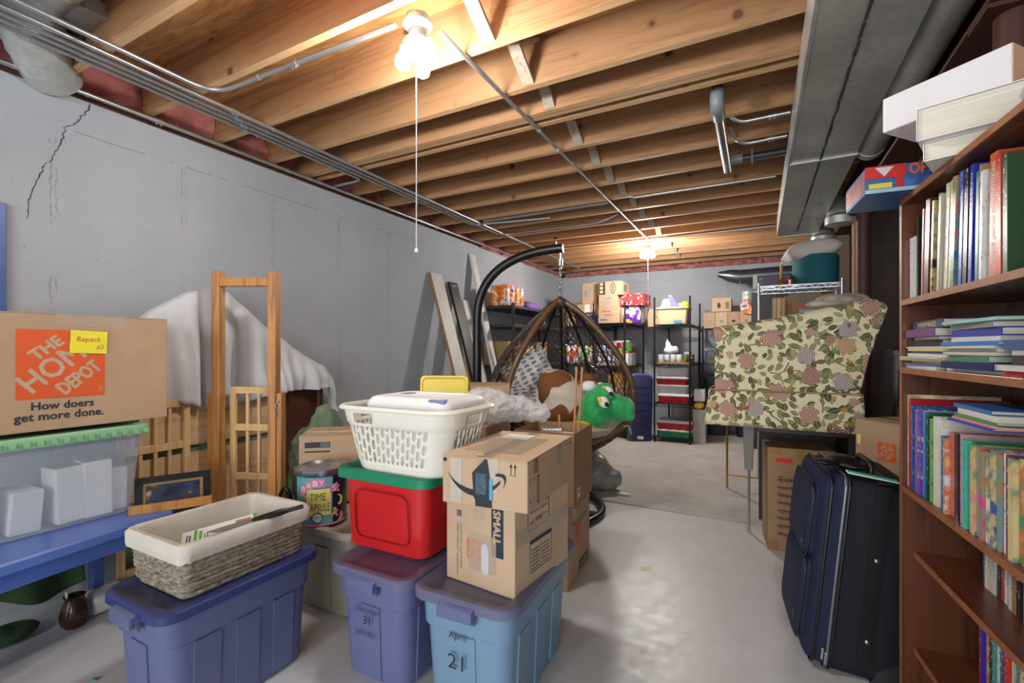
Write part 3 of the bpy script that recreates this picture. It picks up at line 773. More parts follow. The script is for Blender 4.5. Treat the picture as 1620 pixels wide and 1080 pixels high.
MB().lohi((-.01, -.03, .125), (.012, -.028, .165)).build('paper_tag', WHITE, vs)
o = MB().box((0, 0, .05), (.1, .14, .09), (0, 12, 0)).build('crumpled_paper', WHITE, None, remesh=.012); o.location = (-2.78, 1.08, .01); tag(o, 'crumpled white paper behind the vase under the table', 'paper')
dk = thing('navy_case', 'dark navy hard case standing at the near end of the blue table', 'case', (-2.52, .44, 0), 10)
MB().lohi((-.05, -.16, 0), (.05, .14, .36)).build('shell', mat('navy_shell', (28, 38, 58), .4), dk, bevel=.012)
MB().ball((.053, .11, .05), (.006, .014, .01), 10).build('latch', M_CHROME, dk, smooth=60)
o = MB().box((0, 0, .005), (.02, .012, .004), (0, 0, 30)).build('green_scrap', mat('bright_green_scrap', (40, 150, 60), .6), None); o.location = (-2.22, .83, 0); tag(o, 'tiny bright green scrap on the bare floor near the blue table', 'scrap')

# ------------------------------------------------------------------ wooden frames, panels and draped headboard by the wall
OAK = wood('golden_oak', (190, 134, 70), (134, 82, 36), 2, .4, 6, coat=.3); BIRCH = wood('pale_birch', (226, 192, 140), (196, 154, 100), 2, .5)
PLYP = wood('pale_plywood', (214, 182, 142), (184, 146, 104), 1, .6)
fr = thing('wooden_stand', 'tall golden oak frame with two posts and a top rail', 'frame', (-2.62, 1.675, 0), 27)
for s in (-1, 1):
    MB().lohi((s * .163 - .023, -.03, 0), (s * .163 + .023, .03, 1.70)).build('post', OAK, fr, bevel=.003)
    MB().lohi((s * .2 - .014, -.02, 0), (s * .2 + .014, .035, 1.0)).build('side_cleat', OAK, fr, bevel=.003)
MB().lohi((-.145, -.022, 1.615), (.145, .022, 1.665)).build('top_rail', OAK, fr, bevel=.003)
MB().lohi((-.145, -.022, .1), (.145, .022, .16)).build('bottom_rail', OAK, fr, bevel=.003)
MB().tube(arc(0, 0, .014, 0, 360, 14)[:-1] and [(.2 + x, -.03, .93 + z) for x, z in arc(0, 0, .014, 0, 345, 14)], .002, 6).build('ring', M_EMT, fr)
MB().tube([(.2, -.02, .95), (.2, -.04, .955)], .004, 6).build('eye_screw', M_EMT, fr)
def slat_gate(name, label, loc, rz, w_, h, rails, nsl, m):
    t = thing(name, label, 'panel', loc, rz)
    for s in (-1, 1): MB().lohi((s * (w_ / 2 - .016) - .016, -.012, 0), (s * (w_ / 2 - .016) + .016, .012, h)).build('stile', m, t, bevel=.002)
    for z in rails: MB().lohi((-w_ / 2 + .032, -.011, z - .02), (w_ / 2 - .032, .011, z + .02)).build('rail', m, t, bevel=.002)
    for k in range(nsl):
        x = -w_ / 2 + .032 + (w_ - .064) * (k + 1) / (nsl + 1)
        MB().lohi((x - .008, -.006, rails[0]), (x + .008, .006, rails[-1])).build('slat', m, t)
    return t
slat_gate('crib_gate', 'pale wooden crib side with slats inside the tall oak frame', (-2.66, 1.745, 0), 27, .27, 1.03, (.16, .5, .79, 1.01), 2, BIRCH)
slat_gate('crib_gate', 'pale wooden crib side with slats behind the clear bin', (-2.87, 1.33, 0), 90, .34, .97, (.1, .4, .72, .95), 3, BIRCH)
for i, (z0, z1) in enumerate(((.70, .985), (.28, .66))):
    b_ = MB().lohi((-.008, -.46, z0), (.008, .46, z1)).build('plywood_sheet', PLYP, None, bevel=.001); b_.location = (-2.905, 1.64, 0)
    tag(b_, ('pale plywood sheet against the wall, upper of the pair', 'pale plywood sheet against the wall, lower of the pair')[i], 'board')
o = MB().lohi((-.012, -.45, .05), (.0, .45, .97)).build('green_mat', M_SAGE, None); o.location = (-2.917, 1.64, 0); tag(o, 'sage green mat showing between the plywood sheets', 'mat')
# picture frames leaning on the table end
for i, (x, y, z, rz, lean, w_, h) in enumerate(((-2.52, 1.245, .40, 63, -14, .30, .24), )):
    t = thing('picture_frame', 'black picture frame with dark print and pale mount leaning behind the basket', 'picture', (x, y, z)); t.rotation_euler = (R(lean), 0, R(rz))
    for a, b_ in (((-w_ / 2, -.012, 0), (w_ / 2, .012, .03)), ((-w_ / 2, -.012, h - .03), (w_ / 2, .012, h)), ((-w_ / 2, -.012, .03), (-w_ / 2 + .03, .012, h - .03)), ((w_ / 2 - .03, -.012, .03), (w_ / 2, .012, h - .03))):
        MB().lohi(a, b_).build('frame_bar', M_BLACK, t, bevel=.002)
    MB().lohi((-w_ / 2 + .03, -.004, .03), (w_ / 2 - .03, .008, h - .03)).build('mount', mat('gold_mount', (150, 118, 70), .4), t)
    m, nt, b = new_mat('dark_print'); n = noise(nt, coords(nt), 9, 2)
    nt.links.new(ramp(nt, n, [(.35, srgb(20, 22, 36)), (.5, srgb(44, 52, 84)), (.6, srgb(70, 50, 40)), (.68, srgb(190, 180, 170))]), b.inputs['Base Color']); b.inputs['Roughness'].default_value = .15
    MB().lohi((-w_ / 2 + .042, -.006, .042), (w_ / 2 - .042, -.003, h - .042)).build('print', m, t)
o = MB().lohi((-.16, -.012, -.02), (.16, .012, .02)).build('wood_strip', OAK, None, bevel=.003); o.location = (-2.44, 1.20, .52); o.rotation_euler = (0, 0, R(60)); tag(o, 'slim golden wood strip lying along the end of the blue table', 'strip')
o = MB().lohi((-.02, -.03, 0), (.02, .03, .62)).build('timber_upright', OAK, None, bevel=.003); o.location = (-2.56, 1.38, 0); o.rotation_euler = (0, 0, R(20)); tag(o, 'golden wood upright on the floor behind the blue tote', 'post')
# headboard and sheet
WALN = wood('dark_walnut', (84, 46, 30), (40, 20, 14), 1, .3, coat=.4)
hd = thing('headboard', 'dark walnut headboard with turned post standing by the wall under a sheet', 'headboard', (-2.97, 1.85, 0))
prof = [(-.62, .95), (-.3, 1.42), (-.18, 1.56), (0.0, 1.42), (.2, 1.25), (.45, 1.1), (.6, .98)]
mb = MB(); n = len(prof)
mb.add([(x, y, z) for x in (-.03, .03) for y, z in [(prof[0][0], .1)] + prof + [(prof[-1][0], .1)]], [tuple(range(n + 2)), tuple(reversed(range(n + 2, 2 * n + 4)))] + [(i, (i + 1) % (n + 2), (i + 1) % (n + 2) + n + 2, i + n + 2) for i in range(n + 2)])
mb.build('board', WALN, hd)
MB().lathe([(.03, 0), (.03, .6), (.022, .62), (.034, .68), (.022, .74), (.03, .8), (.024, 1.0), (.032, 1.04), (.012, 1.08)], 14, (.03, .6, 0)).build('turned_post', WALN, hd, smooth=40)
M_SHEET = mat('pale_sheet', (206, 208, 214), .9, var=.04, vs=3, bs=7, bst=.25)
TOP = [(-.66, 1.30), (-.5, 1.46), (-.32, 1.575), (-.2, 1.622), (-.1, 1.60), (.1, 1.42), (.3, 1.30), (.5, 1.18), (.63, 1.12), (.70, 1.02)]
def top_z(y):
    for (a, za), (b_, zb) in zip(TOP[:-1], TOP[1:]):
        if y <= b_: return za + (zb - za) * (y - a) / (b_ - a)
    return TOP[-1][1]
def hem(y):
    return .93 + .03 * math.sin(y * 9) + (.0 if y < .2 else (.06 * min(1, (y - .2) / .25)) - (.22 if y > .63 else 0))
def sheet_pt(u, v):
    y = -.66 + 1.36 * u; zt = top_z(y); s = (v - .30) / .70
    fold = .022 * math.sin(y * 26 + 1.5 * math.sin(y * 5)) + .014 * math.sin(y * 61 + 2)
    if s < 0:
        z = zt + .0 - (-s) * .5; x = -.045 - .05 * (-s) + .3 * fold * (-s)
    else:
        z = zt + (hem(y) - zt) * s; x = -.04 + .10 * min(1, s * 9) + (.05 + fold * 1.8) * s + .012 * math.sin(s * 7 + y * 8)
    if 0 <= s < .12: z = zt + .012 - .1 * max(0, s)
    return (x, y + .03 * s * math.sin(y * 11), z)
o = MB().grid(sheet_pt, 90, 34).build('white_sheet', M_SHEET, None, smooth=180, solid=.004); o.location = (-2.97, 1.85, 0)
tag(o, 'white sheet draped over the dark headboard against the concrete wall', 'sheet')
blob('sage_cloth', 'heap of sage green cloth behind the tin and cardboard box', 'cloth', (-2.48, 2.06, .0), [((-.02, .1, .40), (.15, .2, .42)), ((-.0, .06, .74), (.07, .12, .16), (25, 0, 0)), ((-.06, -.06, .5), (.09, .1, .28))], M_SAGE, .018, disp=.09, dscale=.11)

# ------------------------------------------------------------------ foreground totes
NAVY = plastic('navy_plastic', (94, 102, 142), .38); NAVYL = plastic('navy_lid_plastic', (48, 58, 112), .3)
PERI = plastic('periwinkle_plastic', (100, 106, 148), .38); PERIL = plastic('grey_periwinkle_lid', (100, 104, 136), .38)
SKYB = plastic('light_blue_plastic', (116, 148, 174), .38); SKYL = plastic('slate_blue_lid', (104, 108, 138), .38)
TAUPE = plastic('taupe_plastic', (146, 140, 124), .4); TAUPEL = plastic('taupe_lid', (164, 158, 144), .4)
REDP = plastic('red_plastic', (200, 40, 42), .16); GRNL = plastic('green_lid_plastic', (26, 136, 98), .3)
tote('storage_tote', 'blue storage tote with navy lid under the lined wicker basket', (-1.79, 1.05, 0), .385, .59, .435, 0, NAVY, NAVYL)
t2 = tote('storage_tote', 'periwinkle storage tote hand-lettered December 31 Jennifer under the red tote', (-1.285, 1.565, 0), .385, .59, .43, 0, PERI, PERIL)
t3 = tote('storage_tote', 'light blue storage tote hand-lettered April 21 under the small moving box', (-.885, 1.60, 0), .39, .65, .43, 2, SKYB, SKYL, hm=PERI)
tote('storage_tote', 'taupe storage tote with taupe lid under the round tin', (-1.84, 1.79, 0), .45, .56, .42, 0, TAUPE, TAUPEL, handles=False, step=.8)
MARK = mat('marker_ink', (40, 44, 62), .6, var=0)
def tote_text(t, rows, y, lean=6):
    for body, z, wd, x in rows:
        text('hand_lettering', body, 1, MARK, t, frame((x, y, z), (1, 0, 0), (0, -math.sin(R(lean)), math.cos(R(lean)))), width=wd, shear=.08, align='LEFT')
tote_text(t2, (('December', .272, .115, -.06), ('31', .228, .04, -.025), ('Jennifer', .185, .105, -.06)), -.281)
tote_text(t3, (('April', .288, .068, -.045), ('21', .188, .064, -.05)), -.312)
# red tote with green lid
rt = tote('storage_tote', 'glossy red storage tote with green lid under the laundry basket', (-1.355, 1.69, .419), .48, .57, .338, 1, REDP, GRNL, handles=False, ribs=False, taper=.055, step=.9, r=.05, lid_h=.04)
for s in (0,):
    for lp in (rrect(.28, .2, .04, 5),):
        n = len(lp)
        inner = [(x * .9, z * .86) for x, z in lp]
        f = lambda x, z: (x, -.257 - .0175 * (z + .15) / .3 * 1.0 - .003, z + .155)
        MB().tube([f(x, z) for x, z in lp], .004, 6, closed=True).build('panel_ridge', REDP, rt, smooth=60)

# ------------------------------------------------------------------ wicker basket with liner and its contents
def wicker(name, c1, c2, sc=55, seed=0):
    if name in MATS: return MATS[name]
    m, nt, b = new_mat(name)
    n = noise(nt, coords(nt, (3, 3, 30)), 9, 4, .7); n2 = noise(nt, coords(nt, (1, 1, 2)), sc, 3)
    c = ramp(nt, mth(nt, 'ADD', mth(nt, 'MULTIPLY', n, .55), mth(nt, 'MULTIPLY', n2, .45)), [(.34, srgb(*c1)), (.62, srgb(*c2))])
    nt.links.new(c, b.inputs['Base Color']); b.inputs['Roughness'].default_value = .8
    bump(nt, b, n2, .5, .006)
    MATS[name] = m
    return m
M_SEAG = wicker('grey_seagrass', (34, 31, 30), (176, 164, 142)); M_LINER = mat('cream_liner', (206, 201, 190), .9, var=.08, bs=12, bst=.7)
bk = thing('wicker_basket', 'grey woven rectangular basket with cream cloth liner on the navy lid', 'basket', (-1.835, 1.085, .422), 0)
W, L, Hh = .35, .475, .18
mb = MB(); rows = 11
for i in range(rows):
    z = .009 + i * (Hh - .014) / (rows - 1); e = .03 * (1 - i / (rows - 1))
    lp = rrect(W - e, L - e, .03, 4); N = len(lp)
    mb.tube([(x + .0025 * math.sin(7 * k + i * 3), y + .0025 * math.cos(5 * k + i * 2), z) for k, (x, y) in enumerate(lp)], .0092, 6, closed=True)
mb.loft([[(x, y, z) for x, y in rrect(W - .022 - e, L - .022 - e, .03, 4)] for z, e in ((.002, .03), (Hh - .01, 0))], caps=False)
mb.lohi((-W / 2 + .03, -L / 2 + .03, 0), (W / 2 - .03, L / 2 - .03, .006))
wv = mb.build('woven_wall', M_SEAG, bk, smooth=60)
rnd = random.Random(4)
mb = MB(); NP = 72
def liner_ring(z, e, amp):
    lp = rrect(W + e + (.012 if e > 0 else 0), L + e + (.012 if e > 0 else 0), .035, 6)
    return [(x + amp * rnd.uniform(-1, 1), y + amp * rnd.uniform(-1, 1), z + amp * rnd.uniform(-1, 1)) for x, y in lp]
rings = [liner_ring(Hh - .052, .016, .004), liner_ring(Hh - .03, .022, .003), liner_ring(Hh - .004, .02, .002), liner_ring(Hh + .007, .004, .002), liner_ring(Hh + .004, -.022, .002), liner_ring(Hh - .03, -.034, .003), liner_ring(.09, -.045, .005), liner_ring(.028, -.06, .005)]
mb.loft(rings, caps=False); mb.add([(x, y, .026) for x, y in rrect(W - .06, L - .06, .035, 6)], [tuple(range(28))])
mb.build('cloth_liner', M_LINER, bk, smooth=60)
bg = thing('food_bag_box', 'white and green printed carton lying in the lined basket', 'carton', (-1.768, 1.04, .537)); bg.rotation_euler = (R(8), R(-8), R(58))
MB().lohi((-.12, -.05, 0), (.12, .05, .05)).build('body', WHITE, bg, bevel=.002)
GREENP = mat('green_print', (96, 176, 60), .5, var=.03)
plate('end_print', .012, .1, GREENP, bg, frame((.1085, -.05, .0515), (1, 0, 0), (0, 1, 0)))
plate('photo_print', .05, .06, mat('food_print', (196, 130, 104), .5, var=.5, vs=40), bg, frame((.05, -.03, .0512), (1, 0, 0), (0, 1, 0)))
for k, (x, wd, m_) in enumerate(((-.105, .004, INK2), (-.096, .004, INK2), (-.082, .009, GREENP), (-.066, .009, GREENP), (-.05, .003, INKG), (-.042, .003, INKG))):
    plate('small_print', wd, (.05, .045, .075, .06, .03, .03)[k], m_, bg, frame((x, -.035, .0515), (1, 0, 0), (0, 1, 0)))
o = MB().lohi((-.08, -.16, 0), (.06, .15, .08)).build('folded_towel', M_LINER, None, remesh=.012); o.location = (-1.76, 1.07, .452); tag(o, 'folded cream towel at the bottom of the lined basket', 'towel')
wn = thing('kitchen_knife', 'kitchen knife with grey blade and black handle lying over the basket rim', 'knife', (-1.685, 1.10, .606)); wn.rotation_euler = (R(14), R(-7), R(60))
MB().add([(0, -.016, 0), (-.03, -.019, 0), (-.08, -.017, 0), (-.12, -.008, 0), (-.145, .008, 0), (-.1, .014, 0), (0, .016, 0), (0, -.016, .002), (-.03, -.019, .002), (-.08, -.017, .002), (-.12, -.008, .002), (-.145, .008, .002), (-.1, .014, .002), (0, .016, .002)],
         [(6, 5, 4, 3, 2, 1, 0), (7, 8, 9, 10, 11, 12, 13)] + [(i, (i + 1) % 7, (i + 1) % 7 + 7, i + 7) for i in range(7)]).build('blade', mat('dull_blade', (150, 146, 140), .3, .6), wn)
MB().tube([(0, 0, .001), (.04, 0, .002), (.1, 0, .004), (.125, 0, .003)], [.009, .0125, .013, .009], 10).build('handle', M_BLACK, wn, smooth=60)
MB().box((.15, 0, .003), (.06, .018, .013)).build('handle_end', mat('soft_black_rubber', (40, 40, 42), .7), wn, bevel=.004)
# ------------------------------------------------------------------ round tin
def cyl_map(me, rad, th0, z0):
    for v in me.vertices:
        a = th0 + v.co.x / rad; rr = rad + v.co.z
        z = z0 + v.co.y
        v.co = (rr * math.cos(a), rr * math.sin(a), z)
def cyl_text(name, body, m, parent, rad, th, z, width, height, off=.0015, bold=.02):
    o = text(name, body, 1, m, parent, Matrix(), align='CENTER', width=width, height=height, bold=bold)
    for v in o.data.vertices: v.co.z += off
    cyl_map(o.data, rad, th, z); return o
def cyl_patch(name, m, parent, rad, th, z, w_, h, off=.0008, n=10, outline=None):
    mb = MB()
    if outline is None: mb.grid(lambda u, v: ((u - .5) * w_, v * h, off), n, 2)
    else: mb.add([(x, y, off) for x, y in outline], [tuple(range(len(outline)))])
    me_o = mb.build(name, m, parent); cyl_map(me_o.data, rad, th, z); return me_o
tn = thing('popcorn_tin', "round printed tin lettered Baby's Time Capsule 1994 with silver lid", 'tin', (-1.905, 1.60, .421), 0)
RT, HT = .118, .262
m, nt, b = new_mat('tin_print'); sp = nd(nt, 'ShaderNodeTexVoronoi', feature='F1'); sp.inputs['Scale'].default_value = 55; nt.links.new(coords(nt), sp.inputs[0])
c = mixc(nt, mth(nt, 'LESS_THAN', sp.outputs['Distance'], .12), srgb(38, 28, 52), srgb(230, 220, 160))
nt.links.new(c, b.inputs['Base Color']); b.inputs['Roughness'].default_value = .25
MB().lathe([(RT - .002, 0), (RT, .004), (RT, HT - .02)], 40).build('body', m, tn, smooth=50)
PINK = mat('pink_print', (214, 120, 170), .4, var=.03); TEAL = mat('teal_print', (96, 168, 166), .4, var=.1); YEL = mat('cream_yellow_print', (238, 226, 120), .4, var=.03); BLUEP = mat('blue_print', (60, 120, 190), .4, var=.03)
PEACH = mat('peach_print', (226, 168, 132), .4, var=.1); DGREEN = mat('dark_green_print', (40, 104, 90), .4, var=.03)
MB().lathe([(RT + .0015, .001), (RT + .003, .006), (RT + .0015, .011)], 40, caps=False).build('bottom_band', PINK, tn, smooth=50)
LIDM = mat('tin_lid', (176, 184, 196), .22, .9, var=.08)
MB().lathe([(RT + .004, HT - .028), (RT + .005, HT - .026), (RT + .005, HT - .002), (RT + .002, HT), (RT - .008, HT), (RT - .012, HT - .006), (.004, HT - .004)], 40).build('lid', LIDM, tn, smooth=35)
T0 = R(-36)
cyl_patch('teal_ground', TEAL, tn, RT, T0 - .42, .012, .185, .218, .0005, 16)
cyl_patch('label_border', BLUEP, tn, RT, T0 - .18, .045, .125, .135, .001)
cyl_patch('label_panel', YEL, tn, RT, T0 - .18, .05, .113, .125, .0014)
for i, ch in enumerate("BABY'S"):
    th = T0 - .18 + (i - 2.5) * .235; z = .155 + .03 * (1 - ((i - 2.5) / 2.5) ** 2)
    if ch != "'":
        cyl_patch('letter_block', PINK, tn, RT, th, z, .036, .038, .0026, 3); cyl_text('lettering', ch, WHITE, tn, RT, th, z + .006, .021, .026, .0038, 0)
cyl_text('lettering', 'TIME', DGREEN, tn, RT, T0 - .2, .122, .07, .034, .0024, 0); cyl_text('lettering', 'CAPSULE', DGREEN, tn, RT, T0 - .2, .072, .105, .036, .0024, 0)
cyl_patch('roundel', DGREEN, tn, RT, T0 - .22, .042, 0, 0, .003, outline=arc(0, 0, .026, 0, 360, 20)[:-1]); cyl_patch('roundel', WHITE, tn, RT, T0 - .22, .042, 0, 0, .0036, outline=arc(0, 0, .02, 0, 360, 20)[:-1])
cyl_text('lettering', '1994', BLUEP, tn, RT, T0 - .22, .034, .032, .017, .0042, 0)
cyl_patch('moon', YEL, tn, RT, T0 + .62, .11, 0, 0, .001, outline=arc(0, 0, .026, -80, 100, 12) + [(x, y) for x, y in reversed(arc(-.010, .004, .021, -75, 95, 10))])
for th, z in ((.52, .165), (.45, .05), (.75, .02), (-.78, .06), (-.8, .15)):
    for dx, dz, r_ in ((0, .022, .009), (0, .004, .011), (.014, .012, .005), (-.013, -.004, .006), (.012, -.010, .006)):
        cyl_patch('cherub', PEACH, tn, RT, T0 + th + dx / RT, z + dz, 0, 0, .0018 + .0002 * r_, outline=arc(0, 0, r_, 0, 360, 10)[:-1])
hl = thing('umbrella_hook', 'glossy black curved handle beside the round tin', 'handle', (-2.02, 1.50, .43), 20)
MB().tube(smooth_path([(-.03, 0, .0), (-.045, .0, .09), (-.02, 0, .15), (.01, 0, .12), (.02, 0, .03)], 6), .009, 8).build('loop', mat('gloss_black', (14, 16, 22), .08), hl, smooth=60)
MB().box((-.005, 0, .0), (.07, .02, .018)).build('bar', M_BLACK, hl, bevel=.004)
# carton with black printed band behind the tin
S = (.40, .30, .365)
c2 = carton('cardboard_box', 'cardboard box with black printed band and loose flaps behind the tin', (-2.12, 1.93, .42), S, 38, CARD, tape=False)
plate('black_band', .13, .03, INK, c2, face_m(S, 'front', .03, .30)); plate('small_print', .13, .008, INK, c2, face_m(S, 'front', .03, .275))
plate('badge_print', .045, .022, INKG, c2, face_m(S, 'front', .11, .304, .002))
MB().lohi((-.19, -.14, 0), (.19, .0, .004)).build('flap', CARD_L, c2, M=Matrix.Translation((0, -.005, .366)) @ Matrix.Rotation(R(7), 4, 'X'))
MB().lohi((-.19, .0, 0), (.19, .14, .004)).build('flap', CARD, c2, M=Matrix.Translation((0, .012, .37)) @ Matrix.Rotation(R(-5), 4, 'X'))

# ------------------------------------------------------------------ laundry basket with white lidded box
WP = plastic('white_plastic', (236, 234, 222), .35)
lb = thing('laundry_basket', 'cream plastic laundry basket with slotted sides on the green lid', 'laundry basket', (-1.285, 1.575, .757), 0)
def rr_at(w_, d, r, s):
    lp = rrect(w_, d, r, 8); lp = lp + [lp[0]]
    ln = [math.dist(a, b_) for a, b_ in zip(lp[:-1], lp[1:])]; tot = sum(ln); q = (s % 1.0) * tot
    for (a, b_), l in zip(zip(lp[:-1], lp[1:]), ln):
        if q <= l: return (a[0] + (b_[0] - a[0]) * q / l, a[1] + (b_[1] - a[1]) * q / l)
        q -= l
    return lp[0]
NU, NV, HB = 120, 20, .262
def lb_pt(u, v):
    z = v * HB; k = v ** .85
    bulge = .012 if v > .72 else 0
    return (*rr_at(.46 + .10 * k + bulge, .30 + .09 * k + bulge, .11, u), z)
corner = [False] * NU
for i in range(NU):
    x, y = rr_at(.54, .37, .11, (i + .5) / NU); corner[i] = abs(x) > .19 and abs(y) > .105
def lb_skip(i, j):
    if corner[i]: return False
    x, y = rr_at(.54, .37, .11, (i + .5) / NU)
    if 15 <= j <= 17 and ((abs(x + .12) < .045 and y < 0) or (abs(y) < .045 and abs(x) > .2) or (abs(x - .0) < .0)): return True
    return 3 <= j <= 13 and i % 2 == 0 and (j + (i // 2) % 2 * 2) % 4 != 0
mb = MB().grid(lb_pt, NU, NV, skip=lb_skip); mb.build('slotted_wall', WP, lb, smooth=40, solid=.0035)
MB().add([(x, y, .002) for x, y in rrect(.46, .30, .11, 8)], [tuple(range(36))]).build('base', WP, lb, solid=.003)
mb = MB(); mb.loft([[(x, y, z) for x, y in rrect(.565 + e, .395 + e, .11, 8)] for z, e in ((HB - .012, .0), (HB - .012, .03), (HB - .006, .036), (HB + .004, .022), (HB + .004, -.002), (HB - .01, -.006))], caps=False); mb.build('rim', WP, lb, smooth=40)
WLID = plastic('white_lid_plastic', (242, 242, 242), .3); BLAT = plastic('lavender_blue_latch', (126, 136, 190), .35)
wbx = thing('white_lidded_box', 'white plastic lidded box with blue latches set in the laundry basket', 'storage box', (-1.255, 1.60, .772), 1)
MB().loft([[(x, y, z) for x, y in rrect(.36 + e, .25 + e, .04, 5)] for z, e in ((0, 0), (.235, .05))]).build('body', WLID, wbx, smooth=40)
MB().loft([[(x, y, z) for x, y in rrect(.41 + e, .30 + e, .04, 5)] for z, e in ((.23, 0), (.232, .012), (.258, .012), (.28, -.015), (.286, -.04), (.286, -.09), (.281, -.1))]).build('lid', WLID, wbx, smooth=40)
for x, y in ((.15, -.112), (-.15, .05)): MB().loft([[(x + a, y + b_, z) for a, b_ in rrect(.085 - e, .07 - e, .015, 3)] for z, e in ((.246, 0), (.279, .0), (.284, .012))]).build('latch', BLAT, wbx, smooth=40)

# ------------------------------------------------------------------ box stack on the light blue tote
S = (.30, .39, .305)
sb = carton('moving_box', 'small cardboard moving box printed SMALL on the light blue tote', (-.845, 1.587, .417), S, -6, CARD_L, tape=True)
plate('size_band', .05, .17, INK2, sb, face_m(S, 'front', .205, .125)); text('lettering', 'SMALL', 1, CARD_L, sb, face_m(S, 'front', .215, .285, .002, -90), width=.115, fat=.0018)
depot_logo(sb, face_m(S, 'front', .098, .098), .068)
plate('tape', .12, .13, TAPE, sb, face_m(S, 'front', .105, .06, .0022))
shape('hand_hole', [arc(0, 0, 1, 0, 180, 8, .016, .016) + [(x, y - .075) for x, y in arc(0, 0, 1, 180, 360, 8, .016, .016)]], mat('hole_paper', (196, 198, 202), .8), sb, face_m(S, 'front', .178, .145, .0026))
for i, b_ in enumerate(('QUICKLY BOX YOUR PACKING', 'SUPPLY NEEDS AT', 'HOMEDEPOT.COM')):
    text('lettering', b_, 1, INK2 if i == 2 else INKG, sb, face_m(S, 'front', (.066, .05, .05)[i], (.21, .21, .10)[i], .0014, -90), width=(.16, .1, .075)[i])
plate('code_block', .022, .022, INKG, sb, face_m(S, 'front', .05, .235))
mb = MB()
for a in ((.05, .2, .20, .203), (.05, .285, .20, .288), (.05, .2, .053, .288), (.197, .2, .20, .288), (.1, .235, .19, .237)): mb.lohi((a[0], a[1], 0), (a[2], a[3], .0004))
mb.build('note_frame', INK, sb, M=face_m(S, 'right', .03, 0))
for i, (b_, v) in enumerate((('dining, soap, supplies', .258), ('salt, vanity', .222))): text('handwriting', b_, 1, INK, sb, face_m(S, 'right', .095, v, .0016, 2), width=(.12, .085)[i], shear=.15)
mb = MB()
for k in range(6): mb.lohi((.075, .06 + .013 * k, 0), (.13, .064 + .013 * k, .0004)); mb.lohi((.15, .06 + .013 * k, 0), (.2, .063 + .013 * k, .0004))
for a in ((.065, .05, .22, .053), (.065, .15, .22, .153), (.065, .05, .068, .15), (.217, .05, .22, .15), (.14, .05, .142, .15)): mb.lohi((a[0], a[1], 0), (a[2], a[3], .0004))
mb.build('checklist_print', INKG, sb, M=face_m(S, 'right', .03, 0))
plate('checklist_band', .155, .018, INK2, sb, face_m(S, 'right', .095, .153)); plate('tape', .38, .055, TAPE, sb, face_m(S, 'right', .004, .165, .0024))
S = (.318, .50, .168)
am = carton('shipping_box', 'taped shipping carton with black smile arrow print, topmost of the stack', (-.830, 1.585, .7225), S, 4, CARD_L, tape=True)
sw = bez((.02, .112), (.06, .05), (.16, .035), (.222, .098), 16); sw2 = bez((.222, .088), (.16, .012), (.07, .02), (.02, .112), 16)
shape('smile_print', [[p[:2] for p in sw] + [p[:2] for p in sw2[:-1]]], INK, am, face_m(S, 'front', 0, 0, .0026))
hk = bez((.205, .118), (.235, .128), (.262, .118), (.228, .066), 12); hk2 = bez((.228, .066), (.25, .105), (.23, .115), (.205, .11), 12)
shape('smile_print', [[p[:2] for p in hk] + [p[:2] for p in hk2[1:]]], INK, am, face_m(S, 'front', 0, 0, .0026))
plate('paper_tape', .045, .15, mat('white_paper_tape', (196, 186, 172), .6, bs=60, bst=.4), am, face_m(S, 'front', .032, .008, .0016))
plate('paper_tape', .05, .11, mat('white_paper_tape', (0, 0, 0)), am, face_m(S, 'front', .165, .055, .0014))
shape('black_tape', [[(0, 0), (.062, 0), (.06, .07), (.045, .16), (.036, .16), (-.012, .11), (-.006, .03), (.0, .02)]], mat('black_tape', (44, 52, 60), .3), am, face_m(S, 'front', .13, .004, .0032))
plate('blue_tape', .012, .07, mat('blue_tape', (96, 170, 208), .4), am, face_m(S, 'front', .183, .03, .0042))
plate('blue_film', .04, .07, mat('blue_film', (74, 96, 112), .3, var=.4, vs=60), am, face_m(S, 'front', .132, .045, .0038))
arrows(am, face_m(S, 'front', .255, .118), .04); plate('corner_mark', .014, .012, INK, am, face_m(S, 'front', .004, .143)); plate('corner_mark', .014, .012, INK, am, face_m(S, 'right', .462, .14))
mb = MB(); mb.lohi((0, 0, 0), (.022, .092, .0004)); mb.build('barcode_ground', INK, am, M=face_m(S, 'right', .085, .012))
mb = MB()
for k in range(9): mb.lohi((.003, .006 + k * .0093, 0), (.019, .012 + k * .0093, .0004))
mb.build('barcode_bars', CARD_L, am, M=face_m(S, 'right', .085, .012, .0018))
mb = MB()
for x, y, sx, sy in ((.02, .105, 1, -1), (.06, .105, -1, -1), (.02, .03, 1, 1), (.06, .03, -1, 1)):
    mb.lohi((min(x, x + sx * .012), y - .001, 0), (max(x, x + sx * .012), y + .001, .0004)); mb.lohi((x - .001, min(y, y + sy * .012), 0), (x + .001, max(y, y + sy * .012), .0004))
mb.build('corner_brackets', INK, am, M=face_m(S, 'right', 0, 0))
plate('address_label', .12, .1, WHITE, am, face_m(S, 'top', .06, .34, .0012)); plate('tape', .22, .3, TAPE, am, face_m(S, 'top', .04, .08, .0016)); plate('tape', .05, .07, TAPE, am, face_m(S, 'right', .3, .095)); plate('tape', .04, .05, TAPEB, am, face_m(S, 'right', .055, .115))
plate('yellow_scrap', .03, .01, YEL, am, face_m(S, 'top', .12, .02, .0024))
S = (.42, .42, .43)
md_ = carton('moving_box', 'medium cardboard moving box on the floor behind the light blue tote', (-1.09, 2.46, 0), S, 3, CARD, tape=True)
depot_logo(md_, face_m(S, 'right', .13, .19), .11)
